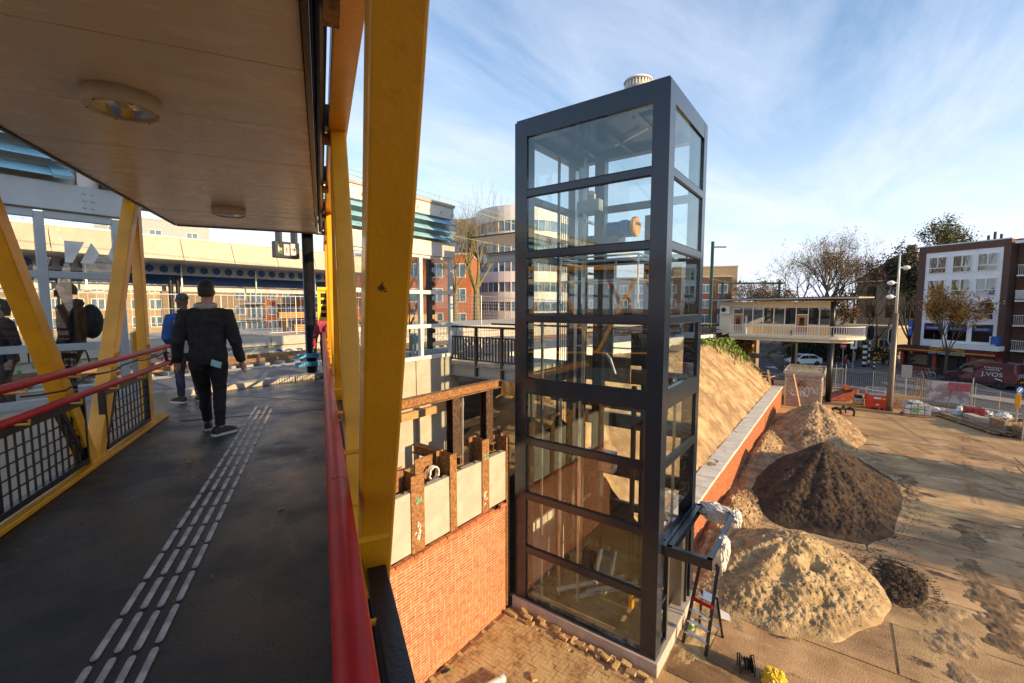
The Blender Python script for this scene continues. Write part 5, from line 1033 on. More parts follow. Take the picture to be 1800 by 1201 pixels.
mesh_fence('site_fence', 'mesh site fence panel leaving the right picture edge', (39.1, -9.4, GZ), (33, -10.6, GZ), 1.9, m_galv, .14, post=3, th=.009, group='site fence panels along the road', cross=9)
for k, (X, Yy) in enumerate(((36.25, -8.42), (45.75, -8.0), (46.0, -5.3), (49.3, .1), (49.9, -.6))):
    o = MB().lathe((0, 0, 0), [(.04, 0), (.04, 1.9 + .35 * (k > 0))], 8).build('fence_stake', m_galv if k != 2 else m_rust, None); o.location = (X, Yy, GZ); tag(o, ('lone steel stake in the yard near the right edge', 'steel stake right of the pink banner', 'reddish steel stake left of the pink banner', 'steel stake by the leftmost fence panel', 'second steel stake by the leftmost fence panel')[k], 'stake')
for k, (X, Yy) in enumerate(((47.2, -4.9), (46.8, -5.15), (45.9, -6.7))):
    o = MB().bar((0, 0, 0), (.5, -.25, 1.7), .05, .05).build('fence_brace', m_rust, None); o.location = (X - .6, Yy, GZ); tag(o, ('dark slanting brace left of the banner', 'red slanting brace nearest the banner', 'slanting brace in front of the pink banner')[k], 'brace')
# fuel tank, machines, pallets
m_ored = mat('orange red paint', (.60, .05, .012), .4, var=.1)
ft = thing('fuel_tank', 'bright red mobile fuel tank with lifting frame beside the street lamp', 'fuel tank', (41.5, -2.35, GZ + .02), rad(-84))
MB().box(-.56, .56, -.45, .45, .12, .62).build('lower_body', m_ored, ft, bevel=.03); MB().box(-.6, .6, -.5, .5, .62, 1.02).build('upper_body', m_ored, ft, bevel=.03); MB().box(-.62, .62, -.52, .52, .60, .66).build('rim', m_ored, ft); MB().box(-.5, .5, -.42, .42, 1.02, 1.06).build('lid', m_galv, ft)
for x in (-.5, .05, .38): MB().box(x, x + .14, -.46, .46, 0, .12).build('foot', m_ored, ft)
for x in (-.56, .56):
    MB().box(x - .05, x + .05, -.48, -.38, 1.0, 1.14).build('corner_lug', m_ored, ft)
MB().tube([(-.55, -.35, 1.0), (-.55, -.35, 1.5), (.55, -.35, 1.5), (.55, -.35, 1.0)], .03, 8).tube([(-.55, .35, 1.0), (-.55, .35, 1.5), (.55, .35, 1.5), (.55, .35, 1.0)], .03, 8).bar((-.55, -.35, 1.5), (-.55, .35, 1.5), .05, .05).bar((.55, -.35, 1.5), (.55, .35, 1.5), .05, .05).build('lifting_frame', m_galv, ft)
MB().box(-.2, .22, -.506, -.501, .78, .9).build('label_plate', m_white, ft); MB().box(.28, .48, -.506, -.501, .76, .88).build('label_plate', m_ypan, ft); MB().box(-.05, .12, -.456, -.451, .3, .4).build('label_plate', m_white, ft)
vp = thing('plate_compactor', 'yellow and grey vibrating plate compactor left of the red tank', 'compactor', (41.9, -1.35, GZ + .02), rad(-84)); MB().box(-.34, .34, -.45, .4, 0, .12).build('base_plate', m_yellow, vp, bevel=.03); MB().box(-.3, .3, -.35, .35, .14, .6).build('engine_cover', m_galv, vp, bevel=.06); MB().box(-.22, .22, -.3, .3, .6, .8).build('top_cover', m_dark, vp, bevel=.05); MB().tube([(-.2, .1, .6), (-.2, .35, 1.2), (.2, .35, 1.2), (.2, .1, .6)], .025, 8).build('handle', m_black, vp); MB().box(-.05, .05, .22, .32, .9, 1.15).build('control', m_yellow, vp); [MB().lathe((x, -.355, .45), [(.035, -.01), (.035, .01)], 10, 'y').build('round_port', m_dark, vp) for x in (-.1, .1)]
exb = thing('excavator_bucket', 'rust red excavator bucket lying by the fence beyond the hut', 'excavator bucket', (43.6, -.15, GZ + .05), rad(-70)); m_bkt = mat('bucket red', (.30, .07, .03), .6, var=.25, scale=5)
pr_ = [(-.8, 0), (.5, -.0), (.9, .25), (1.0, .7), (.75, .95), (.6, .75), (-.0, .55), (-.8, .12)]; MB().extr([(x, -.7, z) for x, z in pr_], (0, 1.4, 0)).build('shell', m_bkt, exb, bevel=.02); [MB().box(-1.0, -.75, -.62 + k * .28, -.5 + k * .28, .0, .07).build('tooth', m_rust2, exb) for k in range(5)]; [MB().box(.3, .7, y - .04, y + .04, .75, 1.15).build('lug', m_bkt, exb) for y in (-.25, .25)]
gt = thing('grab_tool', 'dark steel paving grab lying on the yard behind the brown sand heap', 'grab', (37.6, -.6, GZ + .05), rad(-60))
for x in (-.6, .25): MB().tube([(x, -.4, .02), (x, -.45, .35), (x, 0, .5), (x, .45, .35), (x, .4, .02)], .07, 8).build('claw', m_black, gt)
MB().bar((-.75, 0, .42), (.45, 0, .42), .14, .14).build('beam', m_black, gt); MB().bar((-.7, .4, .05), (.4, .4, .05), .06, .06).build('red_jaw', m_sgnred, gt); MB().lathe((-.15, 0, .5), [(.12, 0), (.12, .15)], 12).build('rotator', m_rust2, gt)
m_shr = mat('shrink film', (.42, .44, .42), .3, var=.25, scale=5, bump=.3, bscale=9, coat=.3)
pw = thing('wrapped_pallet', 'pallet of grey blocks wrapped in clear film right of the street lamp', 'pallet', (40.3, -4.4, GZ + .03), rad(-84))
for j in range(2):
    for i in range(4): MB().box(-.66 + i * .34, -.335 + i * .34, -.45, .45, .14 + j * .36, .47 + j * .36).build('block_pack', m_shr, pw, bevel=.04)
[MB().box(-.7, .7, y, y + .1, .0, .12).build('pallet_board', m_wood2, pw) for y in (-.45, -.05, .35)]; MB().box(-.25, .1, -.456, -.45, .3, .6).build('green_print', m_gg, pw)
wrap('loose clear film over the top of the wrapped pallet', (40.3, -4.3, GZ + .95), .5, .45, .12, 21, m_shr, name='film_sheet', cat='film')
cbx = thing('timber_hoarding', 'upright brown timber panel behind the wrapped pallet', 'panel', (42.6, -4.1, GZ), rad(-80)); [MB().box(-.75, .75, -.03, .03, .02 + k * .2, .2 + k * .2).build('board', m_wood2 if k < 4 else m_wood, cbx) for k in range(5)]
for k, (X, Yy, lab, mm, rx, ry, rz_) in enumerate(((42.6, -5.7, 'small white bag with blue print right of the wrapped pallet', m_white, .3, .28, .2), (43.0, -5.9, 'blue plastic bag beside the white bag', m_sgnblue, .35, .22, .16), (42.0, -6.6, 'flat heap of pale plastic sheeting left of the red pack', m_shr, .75, .5, .25), (43.4, -7.05, 'small knotted white sack on top of the plastic sheeting', m_white, .22, .2, .28), (41.9, -8.1, 'clear plastic bundle right of the red pack', m_shr, .3, .3, .35), (40.4, -8.2, 'blue and white sheeting over the boards', m_white, .8, .5, .18), (40.0, -8.0, 'blue corner of sheeting on the boards', m_sgnblue, .4, .3, .2), (39.2, -8.3, 'white plastic sack lying in the timber crate', m_white, .5, .35, .3))):
    wrap(lab, (X, Yy, GZ + rz_ * .7 + (.5 if k == 7 else 0)), rx, ry, rz_, 30 + k * 3, mm, name='plastic_bag', cat='bag')
rp_ = thing('red_pack', 'dark red wrapped pack of bricks among the plastic bags', 'pack', (41.6, -7.4, GZ + .05), rad(-82)); [MB().box(-.42 + i * .29, -.14 + i * .29, -.35, .35, j * .24, j * .24 + .23).build('bundle', mat('dark red pack', (.22, .015, .02), .5) if i + j == 0 else bpy.data.materials['dark red pack'], rp_, bevel=.02) for i in range(3) for j in range(3)]
yt = thing('yellow_clamp', 'yellow lifting clamp on the boards before the red pack', 'clamp', (40.3, -7.45, GZ + .3), rad(-75)); MB().bar((-.4, 0, 0), (.4, 0, 0), .12, .1).build('beam', m_yellow, yt); [MB().box(x - .05, x + .05, -.25, .25, -.12, .12).build('jaw', m_yellow, yt, bevel=.02) for x in (-.35, 0, .3)]
bs = thing('board_stack', 'long stack of weathered scaffold boards lying across the right of the yard', 'timber stack', (41.5, -5.5, GZ), math.atan2(-2.3, -4.8))
for j in range(3):
    for i in range(4 - j): MB().box(.1 * j + rnd.uniform(-.15, .15), 5.3 + rnd.uniform(-.3, .3), -.2 + i * .24 + .1 * j, .02 + i * .24 + .1 * j, .1 + j * .065, .155 + j * .065).build('board', m_wood2, bs).rotation_euler = (0, 0, rnd.uniform(-.02, .02))
[MB().box(x, x + .1, -.3, .9, .03, .1).build('bearer', m_wood2, bs) for x in (.5, 2.4, 4.6)]
gb = MB().bar((0, 0, .1), (2.2, 1.0, .1), .5, .25).build('concrete_beam', m_conc2, None); gb.location = (38.6, -8.0, GZ + .25); tag(gb, 'pale concrete beam on the boards near the timber crate', 'concrete beam')
tcx = thing('timber_crate', 'weathered timber crate with steel corner straps near the right edge', 'crate', (38.3, -8.5, GZ + .03), rad(-63))
for k in range(4):
    for s in (-.5, .5): MB().box(-.8, .8, s - .02, s + .02, k * .19, k * .19 + .18).build('board', m_wood2, tcx)
    for s in (-.8, .8): MB().box(s - .02, s + .02, -.47, .47, k * .19, k * .19 + .18).build('board', m_wood2, tcx)
[MB().box(x - .05, x + .05, y - .05, y + .05, 0, .78).build('corner_strap', m_galv, tcx) for x in (-.8, .8) for y in (-.5, .5)]
pst = thing('pallet_stack', 'stack of wooden pallets at the right picture edge', 'pallets', (37.2, -9.3, GZ + .03), rad(-63))
for k in range(4):
    for i in range(5): MB().box(-.9 + .05 * (k % 2), .9 + .05 * (k % 2), -.6 + i * .25, -.42 + i * .25, k * .17 + .12, k * .17 + .15).build('pallet_board', m_wood2, pst)
    for x in (-.9, -.05, .8): MB().box(x, x + .1, -.58, .58, k * .17, k * .17 + .118).build('pallet_block', m_wood2, pst)
# ---------------------------------------------------------------- vehicles
m_tyre = mat('tyre', (.015, .015, .016), .8); m_rim = mat('wheel rim', (.06, .06, .06), .4); m_carglass = mat('car glass', (.012, .016, .018), .06, spec=.8); m_lampr = mat('tail lamp', (.45, .02, .01), .2, coat=.6); m_lampc = mat('clear lamp', (.65, .65, .65), .15, coat=.6)
def wheel(parent, x, y, r, s):
    t = MB().lathe((x, y, r), [(r * .6, -.1), (r * .95, -.1), (r, -.06), (r, .06), (r * .95, .1), (r * .6, .1)], 22, 'y').build('tyre', m_tyre, None, smooth=False)
    wq = bpy.data.objects.new('wheel', None); C.objects.link(wq); wq.parent = parent; t.parent = wq
    MB().lathe((x, y, r), [(.03, s * .11), (r * .58, s * .085), (r * .62, s * .05), (r * .3, s * .03)], 18, 'y').build('rim', m_rim, wq)
def body_from(prof, hw, taper_z, tin, m, parent, name='body', bev=.05):
    """side profile (x, z) lofted to both sides; points above taper_z lean inwards"""
    top = max(z for _, z in prof); rings = []
    for f in (-1, -.86, .86, 1):
        ring = []
        for x, z in prof:
            k = max(0, (z - taper_z) / (top - taper_z)); ins = tin * k; e = 0 if abs(f) == 1 else 1
            cx_ = sum(p[0] for p in prof) / len(prof); sx = x if e else cx_ + (x - cx_) * .965; zz = z if e else (z - .03 if z > taper_z else z)
            ring.append((sx, (hw - ins) * (f if e else f) * (1 if e == 0 else 1), zz))
        rings.append(ring)
    return MB().loft(rings).build(name, m, parent, bevel=bev)
m_mar = mat('maroon paint', (.085, .008, .018), .22, var=.05, coat=.7); m_txt = mat('white vinyl', (.75, .73, .73), .5); m_plas = mat('black plastic', (.025, .025, .027), .6)
van = thing('parked_van', 'maroon delivery van with white lettering parked at the kerb', 'van', sq(54.35, 23.9, GZ + .10), math.atan2(SDIR.y, SDIR.x))
vprof = [(-2.45, .38), (2.30, .30), (2.5, .48), (2.48, .85), (2.28, 1.12), (1.62, 1.28), (.98, 2.02), (.70, 2.22), (.2, 2.34), (-1.2, 2.38), (-2.38, 2.30), (-2.47, 1.5)]
body_from(vprof, 1.0, 1.15, .15, m_mar, van, bev=.04)
for x in (1.58, -1.45): 
    for y in (-.93, .93): wheel(van, x, y, .36, 1 if y > 0 else -1)
for s in (-1, 1):
    MB().extr([(1.45, s * 1.0, 1.30), (.98, s * .935, 1.90), (.35, s * .93, 1.93), (.35, s * .985, 1.28)], (0, s * .02, 0)).build('side_window', m_carglass, van); MB().box(-2.3, 2.3, min(s * .985, s * 1.02), max(s * .985, s * 1.02), .38, .62).build('side_trim', m_plas, van)
    for x in (1.58, -1.45): MB().lathe((x, s * .99, .38), [(.43, -.02), (.45, .02)], 22, 'y').build('wheel_arch', m_plas, van)
    MB().box(1.28, 1.42, s * 1.12 - .09, s * 1.12 + .09, 1.28, 1.55).build('mirror', m_plas, van, bevel=.03); MB().box(-2.475, -2.42, s * .86 - .07, s * .86 + .07, .85, 1.45).build('tail_lamp', m_lampr, van); MB().extr([(2.2, s * .99, .95), (2.42, s * .9, .9), (2.25, s * .95, 1.14)], (0, -s * .1, 0)).build('headlight', m_lampc, van)
    MB().box(-.6, -.585, min(s * .985, s * 1.006), max(s * .985, s * 1.006), .65, 1.95).build('door_seam', m_dark, van); MB().box(.32, .335, min(s * .985, s * 1.006), max(s * .985, s * 1.006), .5, 1.95).build('door_seam', m_dark, van)
MB().extr([(1.55, -.86, 1.36), (1.02, -.8, 1.98), (1.02, .8, 1.98), (1.55, .86, 1.36)], (.04, 0, .03)).build('windscreen', m_carglass, van)
MB().box(-2.52, -2.44, -.97, .97, .32, .6).build('bumper', m_plas, van, bevel=.02); MB().box(-2.485, -2.47, -.008, .008, .6, 2.2).build('door_seam', m_dark, van); MB().box(-2.49, -2.47, -.26, .26, .68, .8).build('number_plate', m_yellow, van)
text('J.VOS', m_txt, van, (-.95, 1.012, 1.28), (rad(90), 0, rad(180)), .52, sx=1.15); text('MONTAGE &\nINSPECTIE', m_txt, van, (-.95, .975, 1.78), (rad(84), 0, rad(180)), .19, sx=1.1)
text('J.VOS', m_txt, van, (-2.492, .0, 1.28), (rad(90), 0, rad(-90)), .50, sx=1.1); MB().bar((-1.15, 1.006, .95), (-1.6, 1.006, .82), .09, .012, (0, 1, 0)).bar((-1.55, 1.006, .88), (-1.62, 1.006, .72), .06, .012, (0, 1, 0)).build('figure_mark', m_txt, van)
car = thing('white_car', 'small white hatchback seen from the side under the station house deck', 'car', (66.6, 3.55, GZ), rad(127)); m_carw = mat('car white', (.72, .73, .74), .25, var=.02, coat=.6)
cprof = [(-1.85, .32), (1.85, .28), (1.95, .45), (1.9, .72), (1.2, .92), (.55, 1.34), (.1, 1.44), (-.95, 1.42), (-1.55, 1.1), (-1.88, .95), (-1.95, .55)]
body_from(cprof, .84, .85, .16, m_carw, car)
for x in (1.25, -1.2):
    for y in (-.78, .78): wheel(car, x, y, .31, 1 if y > 0 else -1)
for s in (-1, 1):
    MB().extr([(1.05, s * .84, .93), (.52, s * .73, 1.30), (-.15, s * .72, 1.35), (-.15, s * .83, .95)], (0, s * .015, 0)).build('side_window', m_carglass, car); MB().extr([(-.22, s * .83, .95), (-.22, s * .72, 1.35), (-.9, s * .725, 1.33), (-1.4, s * .8, 1.05), (-1.3, s * .83, .96)], (0, s * .015, 0)).build('side_window', m_carglass, car)
    MB().box(-1.93, -1.85, s * .7 - .06, s * .7 + .06, .75, 1.05).build('tail_lamp', m_lampr, car); MB().box(1.75, 1.9, s * .65 - .12, s * .65 + .12, .6, .74).build('headlight', m_lampc, car)
MB().extr([(1.12, -.7, .96), (.6, -.62, 1.32), (.6, .62, 1.32), (1.12, .7, .96)], (.03, 0, .03)).build('windscreen', m_carglass, car)
def bicycle(label, loc, rz, col, lean=.08, group=None):
    b = thing('bicycle', label, 'bicycle', loc, rz, group); b.rotation_euler = (lean, 0, rz); m_ = mat('bike ' + label[:12], col, .35)
    for x in (-.54, .54):
        wh = MB().tube([(x + .34 * math.cos(2 * math.pi * k / 24), 0, .36 + .34 * math.sin(2 * math.pi * k / 24)) for k in range(24)], .022, 6, closed=True).build('wheel', m_tyre if col[0] < .3 else m_galv, b)
        sp_ = MB()
        for k in range(8): a = math.pi * k / 8; sp_.bar((x - .33 * math.cos(a), 0, .36 - .33 * math.sin(a)), (x + .33 * math.cos(a), 0, .36 + .33 * math.sin(a)), .006, .006, (0, 1, 0))
        sp_.build('spokes', m_galv, wh); MB().tube([(x + .38 * math.cos(a), 0, .36 + .38 * math.sin(a)) for a in [rad(30 + 12 * k) for k in range(12)]], .018, 5).build('mudguard', m_, b)
    MB().tube([(-.54, 0, .36), (-.1, 0, .32), (.38, 0, .72)], .022, 6).tube([(-.1, 0, .32), (-.24, 0, .88)], .02, 6).tube([(-.54, 0, .36), (-.2, 0, .74)], .014, 5).tube([(-.2, 0, .60), (.36, 0, .80)], .02, 6).tube([(.54, 0, .36), (.36, 0, .85), (.33, 0, 1.02)], .02, 6).build('frame', m_, b)
    MB().tube([(.15, -.28, 1.0), (.33, -.18, 1.06), (.33, .18, 1.06), (.15, .28, 1.0)], .015, 6).build('handlebar', m_galv, b); MB().box(-.38, -.12, -.09, .09, .88, .95).build('saddle', m_black, b, bevel=.03); MB().bar((-.8, 0, .76), (-.25, 0, .76), .14, .03).build('carrier', m_black, b); MB().lathe((-.1, 0, .32), [(.09, -.02), (.09, .02)], 12, 'y').build('chainring', m_black, b); return b
bicycle('pale blue bicycle left of the autumn street tree', sq(54.7, 28.6, GZ + .1), math.atan2(-SDIR.y, -SDIR.x) + .1, (.42, .58, .60)); bicycle('dark bicycle close behind the pale blue bicycle', sq(55.3, 28.1, GZ + .1), math.atan2(-SDIR.y, -SDIR.x) - .15, (.04, .04, .05)); bicycle('black bicycle right of the autumn street tree', sq(54.4, 26.2, GZ + .1), math.atan2(-SDIR.y, -SDIR.x) + .35, (.03, .03, .03))
for k in range(4): bicycle('dark bicycles parked in a row left of the massage shop', sq(60.5 + .1 * k, 33.4 + k * .7, GZ + .1), math.atan2(QDIR.y, QDIR.x) + .1 * k, (.03, .06 + .05 * (k == 1), .07), group='bicycles parked left of the shop')

# ---------------------------------------------------------------- white apartment block with shops
m_bb = mat('brown brick', (.125, .066, .05), .85, var=.2, scale=9, bump=.15, rand=.1); m_wr = mat('white render', (.80, .80, .80), .7, var=.04, scale=1.5); m_curt = mat('curtain', (.38, .33, .32), .9, var=.25, scale=3, stretch=(1, 9, .4)); m_awn = mat('maroon fascia', (.14, .008, .018), .4); m_shopr = mat('shop red', (.30, .06, .035), .6)
apb = thing('apartment_block', 'apartment block with white gridded window panel framed in brown brick', 'building', sq(59.2, 0, GZ), SRZ)   # local x = away from the street, y = along it
def lb(x0, x1, y0, y1, z0, z1): return MB().box(x0, x1, y0, y1, z0, z1)
lb(.25, 11, 24.9, 32.3, 0, 13.3).build('brick_body', m_bb, apb); lb(0, .248, 31.65, 32.3, 2.9, 13.9).build('brick_pier', m_bb, apb); lb(0, .248, 24.9, 25.4, 2.9, 13.9).build('brick_pier', m_bb, apb); lb(0, .248, 25.4, 31.65, 13.2, 13.9).build('brick_band', m_bb, apb); lb(-.05, 11, 24.85, 32.35, 13.9, 14.0).build('roof_edge', m_white, apb); lb(.25, 11, 24.9, 32.3, 13.3, 13.9).build('parapet', m_bb, apb)
lb(.06, .248, 25.4, 31.65, 2.9, 13.2).build('white_panel', m_wr, apb)
for c, yc in enumerate((30.55, 28.5, 26.5)):
    for r_i, (z0, z1) in enumerate(((10.95, 12.7), (8.5, 10.25), (6.1, 7.85), (3.85, 5.6))):
        y0, y1 = yc - .78, yc + .78
        if r_i < 3:
            f = MB()
            for a, b in ((y0, y0 + .07), (y1 - .07, y1)): f.box(-.02, .055, a, b, z0, z1)
            f.box(-.02, .055, y0 + .07, y1 - .07, z0, z0 + .07).box(-.02, .055, y0 + .07, y1 - .07, z1 - .07, z1).box(-.02, .055, y0 + .07, y1 - .07, z0 + .55, z0 + .63).box(-.02, .055, yc - .05, yc + .05, z0 + .63, z1 - .07)
            wi = f.build('window', m_white, apb)
            for p, q, s, t in ((y0 + .07, yc - .05, z0 + .63, z1 - .07), (yc + .05, y1 - .07, z0 + .63, z1 - .07), (y0 + .07, y1 - .07, z0 + .07, z0 + .55)): lb(.03, .04, p + .002, q - .002, s + .002, t - .002).build('pane', m_darkgl, wi)
            lb(.050, .058, y0 + .07, y1 - .07, z0 + .07, z1 - .07).build('curtain', m_curt if (r_i, c) in ((1, 0), (1, 1), (2, 0), (2, 1)) else m_room, wi)
        else:
            wi = lb(.03, .058, y0, y1, z0 + .0, z1).build('window', m_dark, apb); lb(.01, .02, y0, y1, z0, z1).build('pane', m_darkgl, wi); lb(-.02, .005, y0, y1, z1 - .72, z1 - .3).build('sign_band', mat('band blue', (.012, .045, .20), .5) if c == 0 else bpy.data.materials['band blue'], wi)
            text('ALINVEST', m_txt, apb, (-.025, yc, z1 - .5), (rad(90), 0, rad(-90)), .24)
lb(-.5, -.02, 25.0, 25.5, 3.7, 4.5).build('side_sign', m_sgnblue, apb); lb(-.55, -.02, 25.6, 25.66, 3.7, 4.5).build('side_sign', m_white, apb)
for k in range(3): MB().lathe((4, 27.4 + k * .5, 14.0), [(.12, 0), (.12, .9 + .3 * (k % 2))], 8).build('chimney', m_dark, apb)
bs_ = lb(-.15, .0, 32.4, 32.75, 4.2, 5.9).build('blue_sign', m_sgnblue, apb); lb(-.16, -.15, 32.45, 32.7, 4.95, 5.1).build('white_stripe', m_white, bs_)
shp = thing('massage_shop', 'low shop front with maroon fascia, yellow line and dark windows', 'shop', sq(58.3, 0, GZ + .1), SRZ)
lb(-.7, .85, 24.7, 33.1, 2.35, 2.9).build('fascia', m_awn, shp); lb(-.72, -.70, 24.7, 33.1, 2.55, 2.67).build('gold_line', mat('gold paint', (.6, .33, .02), .4), shp); lb(-.5, .85, 24.8, 33.0, 2.9, 3.0).build('shop_roof', m_dark, shp)
lb(-.3, .9, 24.75, 30.0, 3.0, 3.45).build('white_upstand', m_wr, shp)
for a, b in ((32.6, 32.9), (29.6, 29.9), (26.9, 27.1), (24.8, 25.0)): lb(-.05, .8, a, b, 0, 2.35).build('red_pier', m_shopr, shp)
lb(.0, .8, 29.9, 32.6, 0, .7).build('red_base', m_shopr, shp); lb(.3, .8, 25.0, 26.9, 0, .5).build('red_base', m_shopr, shp)
wnd = lb(.02, .06, 29.95, 32.2, .75, 2.2).build('menu_window', m_dark, shp)
m_gold = mat('gold lettering', (.4, .3, .12), .5)
for k in range(8): lb(.012, .018, 30.3 + .08 * (k % 3), 31.9 - .17 * ((k * 7) % 4), 2.02 - k * .14, 2.07 - k * .14).build('text_line', m_gold, wnd)
lb(.3, .34, 27.1, 29.6, 0, 2.35).build('shop_glass', m_dark, shp); [lb(.2, .3, y - .04, y + .04, 0, 2.35).build('door_frame', m_plas, shp) for y in (27.9, 28.9)]
m_post = mat('golden poster', (.5, .30, .10), .6, var=.8, scale=2.2, col2=(.75, .55, .25), lo=.35, hi=.6, rand=0); lb(.0, .04, 25.1, 26.8, .5, 2.2).build('poster', m_post, shp)
orn = MB()
for s in (-1, 1):
    for k in range(3): orn.bar((-.75, 28.4 + s * .02, 3.25 - k * .16), (-.75, 28.4 + s * (1.3 - .15 * k), 2.78 - k * .02), .05, .08, (1, 0, 0))
    orn.tube([(-.75, 28.4 + s * (1.35 + .12 * math.cos(t)), 2.85 + .12 * math.sin(t)) for t in [k * .6 for k in range(10)]], .035, 5)
orn.build('roof_ornament', bpy.data.materials['gold paint'], shp); text('SIAM THAISE MASSAGE', mat('pale blue letters', (.45, .62, .78), .5), shp, (-.76, 28.4, 2.40), (rad(90), 0, rad(-90)), .30, ext=.02)
# balcony block to the right
bb2 = thing('balcony_block', 'brown brick block with white balconies at the right picture edge', 'building', sq(60.4, 0, GZ), SRZ); lb(0, 10, 5, 24.85, 0, 13.4).build('brick_body', m_bb, bb2); lb(-1.3, 10, 5, 24.6, 13.4, 13.65).build('roof_slab', m_wr, bb2); lb(.5, 2, 23.4, 24.8, 13.65, 14.3).build('roof_box', m_galv, bb2)
for fl, z in enumerate((3.25, 5.65, 8.0, 10.4)):
    for j in range(3):
        y1 = 24.3 - j * 5.2; lb(-1.35, 0, y1 - 4.3, y1, z - .12, z).build('balcony_slab', m_wr, bb2)
        rr = lb(-1.35, -1.31, y1 - 4.3, y1, z + .9, z + .95).build('railing', m_white, bb2); [lb(-1.34, -1.32, y1 - 4.3 + k * .14, y1 - 4.28 + k * .14, z, z + .9).build('railing_bar', m_white if fl != 2 else m_galv, rr) for k in range(31)] if j == 0 else None
        if fl == 2: lb(-1.32, -1.29, y1 - 4.3, y1, z + .1, z + .9).build('screen', m_galv, bb2)
        wi = lb(-.06, .02, y1 - 3.9, y1 - .5, z + .05, z + 2.1).build('window', m_white, bb2)
        for k in range(3):
            for q in range(2): lb(-.08, -.061, y1 - 3.82 + k * 1.12, y1 - 2.80 + k * 1.12, z + .12 + q * 1.02, z + 1.06 + q * 1.0).build('pane', m_darkgl if (k + fl) % 3 else m_carglass, wi)
for j in range(3): lb(-.06, .02, 20.4 - j * 5.2, 23.8 - j * 5.2, .1, 2.6).build('window', m_white, bb2); lb(-.08, -.061, 20.6 - j * 5.2, 23.6 - j * 5.2, .9, 2.4).build('pane', m_darkgl, bb2)

# ---------------------------------------------------------------- background buildings
def block(name, label, cat, loc, rz, sx, sy, h, m, rows, cols, wm_, wz0, wdz, ww, wh, frame=m_white, roofm=None):
    """a plain building whose -x side carries a grid of windows (rows from the bottom)"""
    t = thing(name, label, cat, loc, rz); MB().box(0, sx, -sy / 2, sy / 2, 0, h).build('wall', m, t); MB().box(-.1, sx + .1, -sy / 2 - .1, sy / 2 + .1, h, h + .25).build('roof_edge', roofm or m_conc2, t)
    fm = MB().box(-.04, .0, -ww / 2, ww / 2, 0, wh).mesh('window', frame); pm = MB().box(-.055, -.04, -ww / 2 + .08, -.04, .08, wh - .08).box(-.055, -.04, .04, ww / 2 - .08, .08, wh - .08).mesh('pane', wm_)
    for r in range(rows):
        for c in range(cols):
            y = -sy / 2 + sy * (c + .5) / cols; wq = inst('window', fm, t, (0, y, wz0 + r * wdz)); inst('pane', pm, wq)
    return t
m_orb = mat('orange brick', (.36, .12, .042), .85, var=.12, scale=3); m_beigb = mat('beige brick', (.30, .23, .145), .85, var=.1, scale=3); m_bluegl = mat('blue window', (.10, .16, .22), .12, spec=.8, var=.3, scale=.6)
block('brick_office', 'orange brick office behind the shelter glass with rows of windows', 'building', (41.8, 47.9, GZ), rad(36), 10, 16, 14.5, m_orb, 4, 5, m_bluegl, 1.2, 3.4, 1.7, 1.9)
# round white office
of = thing('round_office', 'white office with rounded corner and bands of windows', 'building', (67.8, 47.6, GZ)); of.scale = (1, 1, .955); m_wpan = mat('white cladding', (.66, .65, .63), .5, var=.05, scale=.5)
def rpoly(r): 
    ax_ = V((-.8, -.6, 0)); n_ = 26; pts = []
    for k in range(n_ + 1): a = rad(216.5 - 100 + 200 * k / n_); pts.append((r * math.cos(a), r * math.sin(a)))
    return pts + [(20, 6), (20, 22), (-2, 24)]
zb = [(0, 6.9), (8.5, 10.3), (12.0, 13.85), (15.5, 17.2), (18.9, 20.8), (22.6, 25.2)]
for a, b in zb: MB().prism(rpoly(8.6), a, b).build('cladding_band', m_wpan, of)
for (a, b), (c, d) in zip(zb, zb[1:]):
    MB().prism(rpoly(8.45), b, c).build('window_band', m_bluegl, of); P_ = rpoly(8.5)[:27]
    for k, (x, y) in enumerate(P_[::1]): MB().box(x - .06, x + .06, y - .06, y + .06, b, c).build('mullion', m_white if k % 2 else m_grey, of)
MB().lathe((-4, -3, 25.2), [(.1, 0), (.1, 1), (.5, 1.2), (.6, 1.8), (.0, 2.1)], 12).build('dish', m_white, of)
ow = thing('glass_office_wing', 'pale glass fronted wing between the round office and the bare tree', 'building', (58, 58, GZ), rad(40)); MB().box(0, 10, -4, 5, 0, 23).build('wall', m_bluegl, ow); [MB().box(-.1, .05, -4, 5, 2.2 + k * 3.4, 3.2 + k * 3.4).build('white_band', m_wpan, ow) for k in range(6)]; [MB().box(-.12, .0, -4 + k * 1.5, -3.85 + k * 1.5, 0, 23).build('mullion', m_wpan, ow) for k in range(7)]
